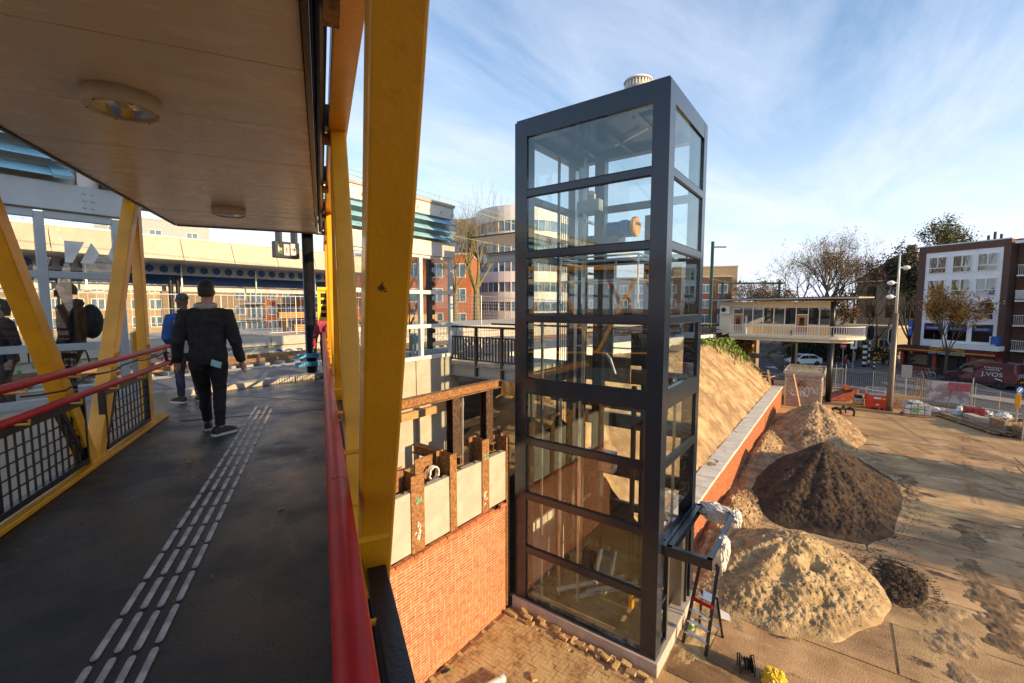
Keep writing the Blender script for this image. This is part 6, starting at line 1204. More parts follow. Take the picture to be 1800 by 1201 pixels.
# apartments beyond the far platform
ap = thing('balcony_apartments', 'orange and beige brick apartments with balconies beyond the far platform', 'building', (33.5, 80.5, GZ), math.atan2(-9.96, 7.38)); hA = 13.5      # local x runs along the facade to the right, +y away
MB().box(-14, 3.2, .1, 10, 0, 13.0).build('beige_wall', m_beigb, ap); MB().box(3.2, 30, .1, 10, 0, hA).build('wall', m_orb, ap); MB().box(-14, 30, -.1, 10, hA, hA + .3).build('roof_edge', m_conc2, ap)
for fl in range(5):
    z = .2 + fl * 2.55
    for k in range(8):
        x = -12.5 + k * 5.4; wi = MB().box(x, x + 1.7, .0, .12, z + .7, z + 2.1).build('window', m_white, ap); [MB().box(x + .08 + j * .8, x + .82 + j * .8, -.02, -.001, z + .78, z + 2.02).build('pane', m_bluegl, wi) for j in (0, 1)]
        if k > 1:
            lg = MB().box(x + 2.2, x + 4.9, .0, .12, z + .1, z + 2.2).build('loggia_glass', m_bluegl, ap); MB().box(x + 2.1, x + 5.0, -1.1, .0, z - .1, z + .05).build('balcony_slab', m_conc2, ap); MB().box(x + 2.1, x + 5.0, -1.1, -1.05, z + .05, z + .9 if (k + fl) % 3 == 0 else z + .3).build('balcony_front', m_beigb if (k + fl) % 3 == 0 else m_galv, ap); MB().box(x + 2.1, x + 5, -1.12, -1.06, z + .9, z + .96).build('balcony_rail', m_galv, ap); [MB().box(x + 2.6 + j * .9, x + 2.68 + j * .9, -.04, .0, z + .1, z + 2.2).build('mullion', m_white, lg) for j in range(3)]
bl_ = block('beige_block', 'beige block with dark window strips seen through the left glass screen', 'building', (17.6, 94, GZ), rad(80), 10, 26, 13.2, m_beigb, 4, 11, m_bluegl, 1.0, 2.9, 1.6, 1.8)
block('grey_roof_block', 'grey modern box rising above the far canopy', 'building', (30, 110.7, GZ), rad(78), 12, 18, 24.5, mat('grey cladding', (.26, .29, .31), .5), 1, 3, m_bluegl, 21, 3, 2, 1.6)
MB_ = block('brick_terrace', 'brown brick housing row behind the lift tower', 'building', (88, 33, GZ), rad(20), 9, 34, 13, m_bb, 4, 11, m_bluegl, 1.2, 2.9, 1.7, 1.7)
block('beige_far_block', 'beige and brick building behind the station house', 'building', (96, 22.5, GZ), rad(20), 9, 12, 15.2, m_beigb, 4, 4, m_bluegl, 2.2, 2.9, 1.9, 1.3, roofm=m_conc2)
# villa
vi = thing('villa', 'tall ochre villa with red tiled hip roof behind the street lamp', 'villa', (91.5, -6.2, GZ), rad(-25)); m_och = mat('ochre render', (.30, .25, .17), .8, var=.1); m_tile = mat('red roof tile', (.26, .09, .05), .8, var=.2, scale=2, bump=.4, bscale=20)
MB().box(0, 9, -4.5, 4.5, 0, 11.5).build('wall', m_och, vi); MB().add([(-.5, -5, 11.5), (9.5, -5, 11.5), (9.5, 5, 11.5), (-.5, 5, 11.5), (3.5, -1, 15.6), (5.5, 1, 15.6), (3.5, 1, 15.6), (5.5, -1, 15.6)], [(0, 1, 7, 4), (1, 2, 5, 7), (2, 3, 6, 5), (3, 0, 4, 6), (4, 7, 5, 6), (3, 2, 1, 0)]).build('roof', m_tile, vi); MB().box(-.6, 9.6, -5.1, 5.1, 11.3, 11.5).build('eaves', m_ycream, vi)
for y in (-2.6, 0, 2.6):
    for z in (2, 5.6, 8.6): wi = MB().box(-.05, .0, y - .6, y + .6, z, z + 2).build('window', m_plas, vi); MB().box(-.06, -.051, y - .5, y + .5, z + .1, z + 1.9).build('pane', m_darkgl, wi)
MB().box(3.2, 4.0, -1.4, -.4, 14.5, 17).build('chimney', m_bb, vi)
an = block('annex', 'low ochre annex with small windows in front of the villa', 'building', (82.5, -2.2, GZ), rad(-25), 5, 8.5, 4.4, m_och, 1, 4, m_darkgl, 1.6, 2, 1.3, 1.2)
fnc = mesh_fence('garden_fence', 'dark iron garden fence before the villa annex', (77.5, 1.5, GZ), (80.5, -5.5, GZ), 1.7, m_black, .3, th=.03, cross=2)
# catenary portal and mast
m_green = mat('mast green', (.045, .10, .06), .5)
cp = thing('catenary_portal', 'green railway catenary portal above the station house roof', 'gantry', (75.9, 15.1, -5.5)); q_ = V((5.3, -7.15, 0))
for k in (0, 1): MB().box(-.16, .16, -.16, .16, 0, 9.5).build('mast', m_green, cp).location = q_ * k
MB().bar((-.5, .7, 9.0), (5.8, -7.85, 9.0), .25, .28).build('crossbeam', m_green, cp); MB().bar(q_ * .5 + V((0, 0, 7.2)), q_ * .5 + V((0, 0, 9.0)), .12, .12).bar(q_ * .5 + V((0, 0, 7.6)), q_ * .95 + V((0, 0, 9)), .07, .07).bar(q_ * .5 + V((0, 0, 7.6)), q_ * .05 + V((0, 0, 8.4)), .07, .07).build('bracing', m_green, cp)
for k in (.3, .75): MB().lathe(q_ * k + V((0, 0, 9.15)), [(.12, 0), (.2, .15), (.05, .35)], 8).build('insulator', m_galv, cp)
for k in (.06, .92): MB().bar(q_ * k + V((0, 0, 6.0)), q_ * k + V((.4, -.5, 6.0)), .35, .3).build('signal_box', m_black, cp)
ms = thing('catenary_mast', 'slim green railway mast at the right edge of the lift tower', 'mast', (48.2, 10.65, -3)); MB().box(-.13, .13, -.13, .13, 0, 9.4).build('post', m_green, ms); MB().bar((0, 0, 8.85), (.75, -1.1, 8.85), .1, .14).build('arm', m_green, ms)
wm_ = mat('overhead wire', (.30, .36, .12), .6); 
for k, (p, q, s, r) in enumerate((((-10, 13.5, 5.1), (80, 13.5, 3.4), .5, .014), ((-10, 16, 6.0), (80, 12, 4.2), .7, .011), ((-10, 18.5, 4.9), (80, 17, 3.4), .5, .014), ((20, 8.6, 6.6), (76, 14.5, 5.5), .8, .01))):
    pts = [V(p).lerp(V(q), t / 24) - V((0, 0, s * 4 * (t / 24) * (1 - t / 24))) for t in range(25)]
    o = MB().tube(pts, r, 5).build('overhead_wire', wm_, None); tag(o, ('overhead wire above the near track', 'highest overhead wire crossing the sky left of the tower', 'overhead wire above the far track', 'thin feeder wire right of the lift tower')[k], 'wire')
# ---------------------------------------------------------------- people
m_skin = mat('skin', (.42, .24, .17), .55, var=.08, scale=8); m_skind = mat('dark skin', (.13, .065, .04), .55, var=.08, scale=8)
fold = bpy.data.textures.new('folds', 'CLOUDS'); fold.noise_scale = .09; fold.noise_depth = 2
fold2 = bpy.data.textures.new('fine folds', 'CLOUDS'); fold2.noise_scale = .035
def cloth(mb, name, m, root, vox=.011, disp=.016, sm=3):
    o = mb.build(name, m, root, smooth=True)
    r = o.modifiers.new('remesh', 'REMESH'); r.mode = 'VOXEL'; r.voxel_size = vox; r.use_smooth_shade = True
    s = o.modifiers.new('smooth', 'SMOOTH'); s.iterations = sm; s.factor = .5
    if disp:
        d = o.modifiers.new('folds', 'DISPLACE'); d.texture = fold; d.strength = disp; d.mid_level = .5; d.texture_coords = 'LOCAL'
        d = o.modifiers.new('fine', 'DISPLACE'); d.texture = fold2; d.strength = disp * .4; d.mid_level = .5; d.texture_coords = 'LOCAL'
    return o
def ring(c, rx, ry, n=20, p=2.4, ax=None):
    out_ = []
    for k in range(n):
        t = 2 * math.pi * k / n; cs, sn = math.cos(t), math.sin(t)
        out_.append(V(c) + V((rx * math.copysign(abs(cs) ** (2 / p), cs), ry * math.copysign(abs(sn) ** (2 / p), sn), 0)))
    return out_
def hand(mb, w, d, s, bend=.35):
    """palm and five separate fingers from wrist w pointing along d; s = side of the thumb"""
    w, d = V(w), V(d).normalized(); side = V((0, 1, 0)); side = (side - d * side.dot(d)).normalized(); nrm = d.cross(side)
    mb.tube([w - d * .03, w + d * .02, w + d * .06, w + d * .095], [.024, .028, .032, .026], 10)
    for k, ln in enumerate((.068, .078, .072, .056)):
        b = w + d * .085 + side * (.033 - .022 * k); m1 = b + d * ln * .5 + nrm * s * bend * .012; e = m1 + (d * .8 + nrm * s * bend).normalized() * ln * .5
        mb.tube([b - d * .03, b, m1, e], [.0105, .0105, .0098, .0082], 7)
    b = w + d * .03 + side * .028; mb.tube([b, b + (side * .7 + d * .7) * .035, b + (side * .35 + d) * .06], [.013, .012, .010], 7)
def person(label, loc, rz, h=1.82, skin=None, hair=(.02, .013, .008), jacket=None, trousers=None, shoe=None, feet=((-.10, .20, 8), (.10, -.06, -25)), hands=((-.33, .03, .83), (.33, .05, .82)), elbows=((-.31, -.05, 1.10), (.31, -.05, 1.10)), head=(0, .04, 0), collar=None, vest=None, hood=False, cap=None, vox=.011, lean=0, hem=.84, sleeves=None, knees=None, longhair=False, jw=1.0):
    k = h / 1.82; t = thing('person', label, 'person', loc, rz); t.scale = (k, k, k)
    if lean: t.rotation_euler = (lean, 0, rz)
    sk = skin or m_skin; hx, hy, tilt = head; hc = V((hx, hy, 1.695))
    # one continuous body: head, neck, trunk, arms with hands, legs, feet
    b = MB(); fd = V((math.sin(-tilt), math.cos(tilt), 0)); sd_ = V((fd.y, -fd.x, 0))
    hd = MB()
    for i, (z, rx, ry, oy) in enumerate(((-.125, .035, .04, .035), (-.105, .050, .062, .022), (-.07, .062, .080, .008), (-.02, .071, .092, .0), (.03, .075, .098, -.004), (.07, .071, .093, -.006), (.10, .055, .072, -.008), (.122, .02, .03, -.01))):
        hd.v += [tuple(hc + sd_ * (rx * math.cos(2 * math.pi * q / 16)) + fd * (oy + ry * math.sin(2 * math.pi * q / 16)) + V((0, 0, z))) for q in range(16)]
    b.loft([hd.v[i * 16:(i + 1) * 16] for i in range(8)])
    b.ball(hc + fd * .097 + V((0, 0, -.028)), .015, .018, .022, 8, 6); b.ball(hc + fd * .088 + V((0, 0, .022)), .035, .014, .012, 8, 6); b.ball(hc + fd * .085 + V((0, 0, -.075)), .022, .012, .012, 8, 6)
    for s in (-1, 1): b.ball(hc + sd_ * s * .078 - fd * .005 + V((0, 0, -.015)), .011, .018, .032, 8, 6)
    b.tube([(0, .0, 1.42), (hx * .5, hy * .5, 1.52), hc + V((0, 0, -.07)) - fd * .015], [.075, .058, .055], 12)
    b.loft([ring((0, 0, .90), .15, .10), ring((0, 0, 1.1), .13, .09), ring((0, 0, 1.32), .165, .10), ring((0, 0, 1.46), .10, .06)])
    sh_ = []
    for s, e, w in ((-1, elbows[0], hands[0]), (1, elbows[1], hands[1])):
        sp = V((.19 * s, 0, 1.43)); sh_.append(sp); b.tube([V((.06 * s, 0, 1.43)), sp, e, w], [.055, .05, .04, .026], 10); dd_ = (V(w) - V(e)).normalized(); hand(b, w, (dd_ + V((0, .1, -.15))).normalized(), s)
    hips = [V((-.095, 0, .92)), V((.095, 0, .92))]; kn = []
    for i, (fx_, fy_, fa_) in enumerate(feet):
        an_ = V((fx_, fy_, .09)); kk = V(knees[i]) if knees else (hips[i] + an_) / 2 + V((0, .05, .02)); kn.append(kk); b.tube([hips[i], kk, an_], [.075, .05, .036], 10)
        fdv = V((math.sin(rad(-fa_)), math.cos(rad(-fa_)), 0)); b.tube([an_ + V((0, 0, -.05)) - fdv * .04, an_ + fdv * .15 + V((0, 0, -.06))], [.03, .025], 8)
    cloth(b, 'body', sk, t, vox * .75, 0, 2)
    # clothes
    if trousers:
        tr = MB()
        for i, (fx_, fy_, fa_) in enumerate(feet): an_ = V((fx_, fy_, .115)); tr.tube([hips[i] + V((0, 0, .06)), hips[i] + V((0, -.005, -.10)), kn[i], kn[i].lerp(an_, .55) + V((0, -.02, 0)), an_], [.105, .103, .072, .062, .052], 14)
        tr.loft([ring((0, -.012, .84), .165, .122), ring((0, -.015, .92), .170, .128), ring((0, 0, 1.02), .155, .11)]); cloth(tr, 'trousers', trousers, t, vox, .018)
    jk = MB(); a = jw; jk.loft([ring((0, 0, hem), .19 * a, .142), ring((0, 0, hem + .02), .195 * a, .150), ring((0, .0, 1.05), .185 * a, .140), ring((0, .0, 1.25), .20 * a, .142), ring((0, -.012, 1.36), .205 * a, .128), ring((0, -.01, 1.45), .165 * a, .098), ring((0, 0, 1.51), .085, .075)])
    sl2 = MB() if sleeves else jk
    for s, e, w, sp in ((-1, elbows[0], hands[0], sh_[0]), (1, elbows[1], hands[1], sh_[1])):
        wv_ = V(w) + (V(e) - V(w)).normalized() * .02; sl2.tube([V((.10 * s, -.005, 1.42)), sp + V((.015 * s, 0, -.01)), sp.lerp(V(e), .55) + V((.01 * s, 0, 0)), e, V(e).lerp(wv_, .6), wv_], [.085, .088, .074, .066, .056, .050], 14)
    if hood: jk.ball((0, -.09, 1.50), .13, .08, .07)
    cloth(jk, 'jacket', jacket, t, vox, .020)
    if sleeves: cloth(sl2, 'sleeves', sleeves, t, vox, .018)
    if collar: cloth(MB().tube([(.085 * math.cos(q) , -.008 + .078 * math.sin(q), 1.525 + .012 * math.sin(q)) for q in [2 * math.pi * i / 16 for i in range(16)]], .034, 10, closed=True), 'collar', collar, t, .009, .012, 1)
    for i, (fx_, fy_, fa_) in enumerate(feet):
        fdv = V((math.sin(rad(-fa_)), math.cos(rad(-fa_)), 0)); o_ = V((fx_, fy_, 0)); pv_ = V((fdv.y, -fdv.x, 0)); rings = []
        for d_, w_, hh in ((-.085, .03, .085), (-.06, .042, .10), (.0, .044, .10), (.08, .050, .075), (.15, .048, .055), (.19, .03, .04)): rings.append([o_ + fdv * d_ + pv_ * w_ * math.cos(q) + V((0, 0, .022 + hh * max(0, math.sin(q)))) for q in [2 * math.pi * j / 14 for j in range(14)]])
        sh2 = cloth(MB().loft(rings), 'shoe', shoe[0], t, .007, 0, 1); MB().loft([[o_ + fdv * d_ + pv_ * w_ + V((0, 0, z)) for d_, w_ in ((-.09, -.03), (-.09, .03), (.0, .046), (.10, .054), (.17, .045), (.205, .0), (.17, -.045), (.10, -.054), (.0, -.046))] for z in (.002, .03)]).build('sole', shoe[1], sh2)
    hm = mat('hair ' + label[:14], hair, .6, var=.3, scale=60, bump=.5, bscale=120)
    hr = MB(); rings = []
    for z, sc in ((-.065, .86), (-.045, .97), (-.01, 1.03), (.03, 1.035), (.07, 1.05), (.105, 1.0), (.128, .5)):
        rx, ry = .074 * sc * (1 if z < .08 else .8), .098 * sc * (1 if z < .08 else .78); fr_ = -.045 if z < .045 else (-.018 if z < .08 else -.008)
        rings.append([hc + sd_ * rx * math.cos(q) + fd * (min(fr_ + ry * math.sin(q), .03 if z < .045 else .2) - (.03 if z < -.0 else 0) * 0) + V((0, 0, z)) for q in [2 * math.pi * j / 18 for j in range(18)]])
    hr.loft(rings)
    if longhair: hr.tube([hc + V((0, -.05, .05)) , hc - fd * .09 + V((0, 0, -.03)), hc - fd * .10 + V((0, 0, -.16))], [.08, .075, .04], 12)
    if not cap: cloth(hr, 'hair', hm, t, .008, .012, 1)
    else:
        cp_ = MB().ball(hc - fd * .005 + V((0, 0, .055)), .088, .112, .082, 18, 10); cp_.tube([hc + fd * .06 + V((0, 0, .03)), hc + fd * .15 + V((0, 0, .012))], [.065, .04], 10); cloth(cp_, 'cap', cap, t, .008, .008, 1)
    for s in (-1, 1): MB().ball(hc + fd * .088 + sd_ * s * .03 + V((0, 0, .005)), .011, .007, .007, 8, 6).build('eye', m_dark, t)
    return t, hc, fd, sd_
m_denim = mat('black denim', (.013, .014, .018), .85, var=.35, scale=14, bump=.35, bscale=120); m_sherpa = mat('fleece collar', (.42, .39, .35), .95, var=.2, scale=30, bump=.8, bscale=60); m_jean = mat('black jeans', (.009, .009, .011), .85, var=.3, scale=10, bump=.25, bscale=120)
m_bjean = mat('blue jeans', (.022, .030, .055), .85, var=.35, scale=9, bump=.3, bscale=110); m_vest = mat('grey fleece vest', (.30, .30, .28), .9, var=.12, scale=20, bump=.3); m_bslv = mat('blue sleeves', (.015, .07, .30), .7, var=.12); m_capg = mat('grey cap', (.085, .085, .09), .9, var=.25, scale=30, bump=.3); m_shoe = mat('black shoe', (.012, .012, .012), .6); m_sole = mat('white sole', (.62, .60, .56), .6); m_brn = mat('brown shoe', (.045, .028, .018), .6)
p1, hc1, f1_, s1_ = person('man in black denim jacket with fleece collar walking away on the footbridge', tuple(bw_(-1.26, 6.28, PZ)), BRZ + .02, 1.85, jacket=m_denim, trousers=m_jean, shoe=(m_shoe, m_sole), collar=m_sherpa, feet=((-.085, .24, 10), (.095, -.09, -48)), hands=((-.31, .04, .86), (.325, .06, .84)), elbows=((-.275, -.05, 1.12), (.285, -.06, 1.11)), head=(.015, .035, -.1), vox=.0105, jw=1.0, hem=.90)
for i_ in (0, 1): pass
MB().obox((.10, -.16, .855), (.05, -.008, -.02), (.0, .004, .0), (.008, 0, .034)).build('face_mask', mat('mask cyan', (.28, .55, .58), .8), p1)
jt = MB()
for x in (-.085, .085): jt.tube([(x, -.152, .93), (x * .95, -.150, 1.2), (x * 1.15, -.147, 1.33)], .002, 4)
jt.tube([(-.19, -.128, 1.335), (0, -.153, 1.33), (.19, -.128, 1.335)], .002, 4).build('jacket_seam', m_black, p1)
for o_ in ((.095, -.09),): MB().bar((o_[0] + .04, o_[1] + .0, .075), (o_[0] + .11, o_[1] + .06, .06), .006, .01).build('shoe_stripe', m_sole, p1)
p2, hc2, f2_, s2_ = person('man with grey cap, grey vest and blue sleeves looking down at the bridge end', tuple(bw_(-2.0, 8.55, PZ)), BRZ + .55, 1.74, skin=m_skind, jacket=m_vest, sleeves=m_bslv, trousers=m_bjean, shoe=(m_brn, m_sole), collar=m_vest, cap=m_capg, feet=((-.11, .02, 25), (.12, -.06, -10)), hands=((-.17, .30, 1.02), (.18, .30, 1.03)), elbows=((-.28, -.02, 1.12), (.29, -.02, 1.12)), head=(0, .07, .15), vox=.013, jw=1.05)
MB().tube([(-.17, .10, 1.42), (-.1, -.10, 1.44), (.08, -.155, 1.28), (.2, -.10, 1.02)], .018, 8).build('bag_strap', mat('olive strap', (.05, .05, .03), .8), p2); MB().obox((0, .34, 1.06), (.035, 0, 0), (0, .005, .0), (0, .02, .07)).build('phone', m_black, p2)
gl_ = MB()
for s in (-1, 1): c_ = hc2 + f2_ * .10 + s2_ * s * .032 + V((0, 0, .006)); gl_.tube([c_ + s2_ * .022 * math.cos(q) + V((0, 0, .017 * math.sin(q))) for q in [2 * math.pi * i / 12 for i in range(12)]], .003, 5, closed=True); gl_.tube([c_ + s2_ * s * .022, hc2 + s2_ * s * .082 + V((0, 0, .006))], .003, 5)
gl_.build('glasses', m_galv, p2)
m_navyj = mat('dark navy jacket', (.012, .014, .022), .85, var=.2, bump=.2); m_pack = mat('dark backpack', (.016, .018, .016), .8, var=.4, scale=9)
p3, hc3, f3_, s3_ = person('tall man with face mask and backpack standing behind the left glass screen', (1.52, 9.95, PZ), rad(60), 1.93, jacket=m_navyj, trousers=m_jean, shoe=(m_shoe, m_shoe), hood=True, feet=((-.1, 0, 5), (.1, .1, -5)), vox=.016)
MB().obox(hc3 + f3_ * .098 + V((0, 0, -.05)), s3_ * .055, f3_ * .012, (0, 0, .05)).build('face_mask', m_black, p3); cloth(MB().ball((0, -.24, 1.22), .17, .14, .27, 14, 10), 'backpack', m_pack, p3, .018, .02, 2)
MB().tube([(-.1, -.1, .95), (-.12, -.2, .75), (-.1, -.22, .6)], .012, 6).build('loose_strap', m_black, p3)
p4, hc4, f4_, s4_ = person('shorter person in dark coat behind the left glass screen at the picture edge', (.78, 9.85, PZ), rad(100), 1.66, jacket=m_navyj, trousers=m_bjean, shoe=(m_shoe, m_shoe), hair=(.05, .03, .015), longhair=True, feet=((-.09, 0, 5), (.1, .05, -5)), vox=.016, hem=.78)
p6, _, _, _ = person('person with pink backpack standing by the end of the right railing', tuple(bw_(.11, 10.2, PZ)), BRZ + .3, 1.52, jacket=mat('dark pink coat', (.30, .035, .07), .8, var=.2), trousers=m_jean, shoe=(m_shoe, m_shoe), hair=(.03, .015, .01), feet=((-.09, 0, 5), (.1, .05, -5)), vox=.018)
cloth(MB().ball((0, -.20, 1.22), .15, .12, .22, 12, 8), 'backpack', mat('pink backpack', (.35, .05, .10), .7, var=.2), p6, .018, .015, 2)
cyc = bicycle('bicycle ridden towards the camera beside the no entry sign', sq(54.5, 36.4, GZ), math.atan2(-SDIR.y, -SDIR.x) + .35, (.35, .37, .38), lean=0)
p5, _, _, _ = person('cyclist in red jacket bending over the handlebar by the no entry sign', sq(54.5, 36.4, GZ + .02), math.atan2(-SDIR.y, -SDIR.x) + .35 - rad(90), 1.72, jacket=mat('red jacket', (.45, .02, .02), .7, var=.1), trousers=m_bjean, shoe=(m_shoe, m_shoe), feet=((-.12, -.05, 0), (.12, .12, 0)), knees=((-.12, .22, .62), (.12, .28, .72)), hands=((-.25, .32, 1.02), (.25, .32, 1.02)), elbows=((-.33, .12, 1.12), (.33, .12, 1.12)), head=(0, .12, 0), vox=.02)

# ---------------------------------------------------------------- trees
m_bark = mat('bark', (.11, .085, .055), .9, var=.3, scale=8, bump=.5); m_barkd = mat('dark bark', (.055, .042, .03), .9, var=.3, scale=8); m_barky = mat('mossy bark', (.19, .16, .08), .9, var=.35, scale=6)
def leafm(n, c, c2): return mat(n, c, .7, var=.3, scale=.7, col2=c2, rand=.45, hrand=.025)
m_laut = leafm('autumn leaf', (.34, .16, .02), (.50, .25, .035)); m_lyel = leafm('yellow brown leaf', (.13, .085, .04), (.26, .16, .04)); m_lgrn = leafm('green leaf', (.06, .085, .02), (.12, .13, .03)); m_ldk = leafm('dark green leaf', (.02, .035, .012), (.045, .06, .02)); m_lbrn = leafm('dry leaf', (.12, .075, .045), (.19, .12, .065))
def tree(name, label, loc, h, spread, trunk_h, bark, seed, leaf=None, nleaf=0, ls=.2, depth=5, r0=.3, upb=.35, sizes=2.3, group=None, leafz=0., droop=0., thin=.62):
    g = random.Random(seed); t = thing(name, label, 'tree', loc, 0, group); mb = MB(); tips = []
    def grow(p, d, ln, r, lv):
        n = 3 if lv < 3 else 2; pts = [p]; q = p; dd = d.copy()
        for i in range(n):
            dd = (dd + V((g.uniform(-1, 1), g.uniform(-1, 1), g.uniform(-.4, .8))) * .18).normalized(); q = q + dd * ln / n; pts.append(q)
        r1 = r * thin; mb.tube(pts, [max(.006, r + (r1 - r) * i / n) for i in range(n + 1)], 7 if lv < 2 else (4 if lv < 4 else 3), cap=False)
        if lv >= 2: tips.extend(pts[1:])
        if lv >= depth: return
        k = g.choice((2, 3, 3)) if lv > 0 else g.choice((4, 5))
        for i in range(k):
            a = 2 * math.pi * (i + g.random() * .7) / k; sp = g.uniform(.45, .95) * spread; nd_ = (dd * (1 if lv else .8) + V((math.cos(a) * sp, math.sin(a) * sp, upb * g.uniform(.2, 1.2) - droop * lv))).normalized()
            b_ = pts[-1] if g.random() < .6 or lv == 0 else pts[-2]; grow(b_, nd_, ln * g.uniform(.62, .86), r1 * g.uniform(.6, .85), lv + 1)
    L0 = (h - trunk_h) / sizes
    tk = MB().tube([(0, 0, 0), (.02 * h * g.uniform(-.4, .4), 0, trunk_h * .5), (0, 0, trunk_h)], [r0 * 1.25, r0, r0 * .82], 10).build('trunk', bark, t)
    for k in range(4):
        a = 2 * math.pi * k / 4 + g.random(); grow(V((0, 0, trunk_h * (.86 + .05 * k * .6))), V((math.cos(a) * spread * .7, math.sin(a) * spread * .7, .75)).normalized(), L0 * g.uniform(.8, 1.05), r0 * .5, 0)
    grow(V((0, 0, trunk_h * .98)), V((g.uniform(-.1, .1), g.uniform(-.1, .1), 1)), L0, r0 * .6, 0)
    cr = mb.build('branches', bark, t, fix=False)
    if leaf and nleaf:
        lm = MB()
        for k in range(nleaf):
            p = g.choice(tips)
            if p.z < leafz * h: continue
            p = p + V((g.gauss(0, ls * 1.3), g.gauss(0, ls * 1.3), g.gauss(0, ls))); a = V((g.uniform(-1, 1), g.uniform(-1, 1), g.uniform(-1, 1))).normalized() * ls * g.uniform(.5, 1.1); b_ = a.cross(V((g.uniform(-1, 1), g.uniform(-1, 1), g.uniform(-1, 1)))).normalized() * ls * g.uniform(.3, .6)
            lm.quad(p - a * .5 - b_ * .1, p + b_, p + a * .5, p - b_)
        lm.build('crown', leaf, t, fix=False)
    return t
tree('plane_tree', 'big bare brown tree with few yellow leaves above the station house roof', (75.7, 1.9, GZ), 15.8, 1.0, 5.6, m_bark, 4, m_lyel, 14000, .13, depth=5, r0=.42, upb=.5, sizes=2.5, thin=.7)
tree('street_tree', 'slim street tree with orange autumn leaves before the massage shop', sq(54.6, 26.9, GZ + .1), 7.7, .36, 2.4, m_bark, 12, m_laut, 4800, .18, depth=3, r0=.13, upb=.35, sizes=2.2)
tree('green_tree', 'green leaved tree rising behind the white apartment block roof', (102, -13.4, GZ), 21, .38, 12, m_bark, 8, m_lgrn, 4200, .30, depth=4, r0=.4, upb=.5, sizes=2.6)
tree('dark_tree', 'dark ivy covered tree at the left edge of the apartment block', (80.5, -7.7, GZ), 13, .35, 3.0, m_barkd, 15, m_ldk, 6000, .3, depth=4, r0=.25, upb=.6, sizes=2.5)
tree('bare_tree', 'bare grey tree with mossy limbs in front of the round office', (41.6, 36.2, -2.2), 13.2, .55, 4.2, m_barky, 21, None, 0, depth=5, r0=.42, upb=.7, sizes=2.6)
tree('bare_tree', 'second bare mossy tree left of the round office', (38.2, 36.5, -2.2), 12.0, .55, 4.0, m_barky, 25, None, 0, depth=5, r0=.32, upb=.7, sizes=2.6)
tree('bare_tree', 'pale bare tree between the big brown tree and the villa', (94, -1.5, GZ), 14.5, .5, 5, m_bark, 33, m_lbrn, 900, .2, depth=5, r0=.3, upb=.6, sizes=2.5)
tree('bare_tree', 'dark leaning bare tree in front of the villa annex', (78.5, -4.2, GZ), 9.5, .8, 3.2, m_barkd, 38, None, 0, depth=4, r0=.2, upb=.4, sizes=2.3)
tree('brown_tree', 'brown leaved tree right of the station house balcony', (84, 1.0, GZ), 8.6, .9, 2.5, m_bark, 41, m_lyel, 6000, .24, depth=4, r0=.25, upb=.4, sizes=2.3)
tree('green_tree', 'dark green tree behind the station house column', (76, 4.4, GZ), 6.6, .9, 1.6, m_barkd, 44, m_lgrn, 5000, .27, depth=4, r0=.25, upb=.35, sizes=2.3)
for k, (X, Yy) in enumerate(((118, 27), (122, 21), (125, 15), (110, 12))): tree('distant_tree', 'distant bare brown trees on the horizon behind the station house roof', (X, Yy, GZ), 10.5 + k % 2 * 1.5, .8, 3.5, m_bark, 50 + k, m_lbrn, 2500, .3, depth=4, r0=.3, upb=.5, sizes=2.4, group='distant trees beyond the railway')
tree('bare_tree', 'bare tree top seen through the left glass above the far canopy', (5, 75, GZ), 15.5, .6, 5, m_bark, 63, None, 0, depth=5, r0=.35, upb=.6, sizes=2.5)
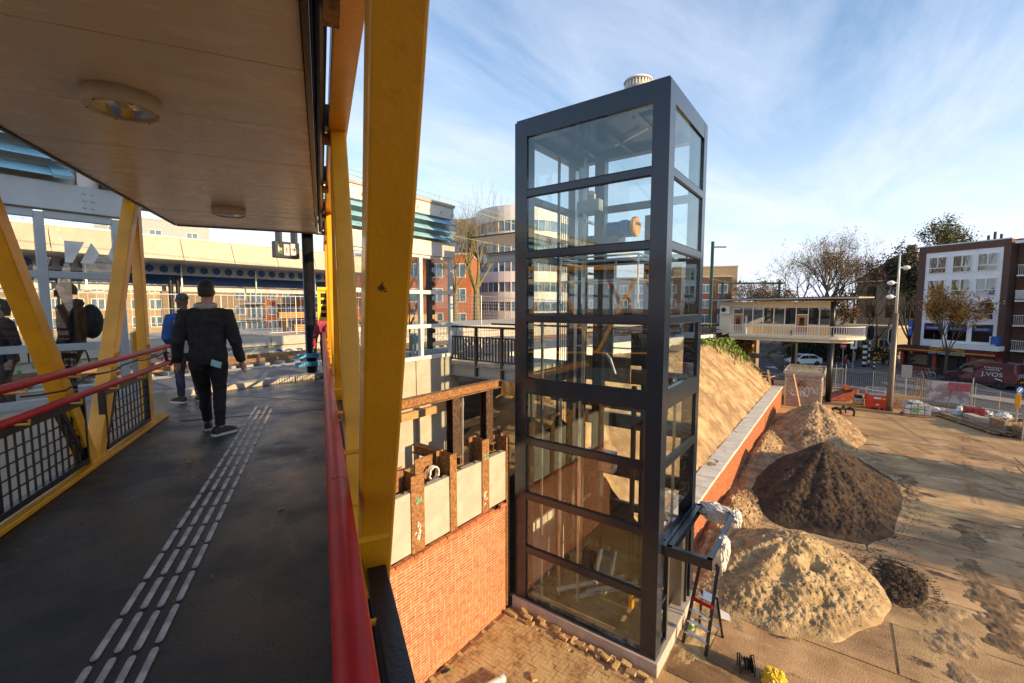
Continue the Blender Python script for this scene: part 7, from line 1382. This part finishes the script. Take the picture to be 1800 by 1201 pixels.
def hedge(label, loc, rz, sx, sy, sz, n, m, seed, ls=.16):
    g = random.Random(seed); mb = MB()
    for k in range(n):
        u, v, q = g.uniform(-1, 1), g.uniform(-1, 1), g.random(); top = sz * (1 + .25 * fbm(u * sx * .6, v * sy * .6, seed)); p = V((u * sx, v * sy, q ** .6 * top)); a = V((g.uniform(-1, 1), g.uniform(-1, 1), g.uniform(-1, 1))).normalized() * ls; b_ = a.cross(V((g.uniform(-1, 1), g.uniform(-1, 1), g.uniform(-1, 1)))).normalized() * ls * .5
        mb.quad(p - a, p + b_, p + a, p - b_)
    o = mb.build('hedge', m, None, fix=False); o.location = loc; o.rotation_euler = (0, 0, rz); return tag(o, label, 'hedge')
hedge('dark green hedge behind the white car and the station house column', (73, 2.4, GZ), rad(-55), 4.2, 1.3, 3.4, 9000, m_ldk, 70); hedge('low dark hedge along the villa garden', (77, -2.5, GZ), rad(-58), 4.5, .8, 1.6, 5000, m_ldk, 75); hedge('yellow brown shrub on the slope beside the station house deck', (45.5, 7.3, -4.6), 0, 1.3, .9, 1.5, 1800, m_laut, 78)
# trees and a house row beyond the right picture edge that throw their shade over the yard
tree('plane_tree', 'small bare plane tree standing out of view beyond the right picture edge', (20.0, -31, GZ), 8.2, .9, 3, m_bark, 81, m_lbrn, 3500, .3, depth=4, r0=.35, sizes=2.4)
block('corner_house', 'brown brick corner house out of view beyond the right picture edge', 'building', (27.4, -44, GZ), rad(90), 8, 4.6, 10.6, m_bb, 3, 2, m_bluegl, 1.2, 2.9, 1.5, 1.6)
sun_blk = thing('sun_blocker', 'unseen grey block added behind the camera to shade the footbridge', 'building', (-6, -16, GZ))  # added out of view, only to keep sun off the near footbridge
MB().box(0, 7.3, 0, 8, 0, 14.5).build('wall', m_conc, sun_blk); MB().box(7.302, 7.82, 0, 8, 0, 9.8).build('low_blocker', m_conc, sun_blk); MB().box(7.302, 7.82, 0, 8, 11.8, 14.5).build('upper_blocker', m_conc, sun_blk); MB().box(7.822, 9.0, 0, 8, 0, 14.5).build('wall', m_conc, sun_blk); MB().box(-.2, 9.2, -.2, 8.2, 14.5, 14.8).build('roof', m_grey, sun_blk)  # gap between low and upper block lets sun through to the truss bars
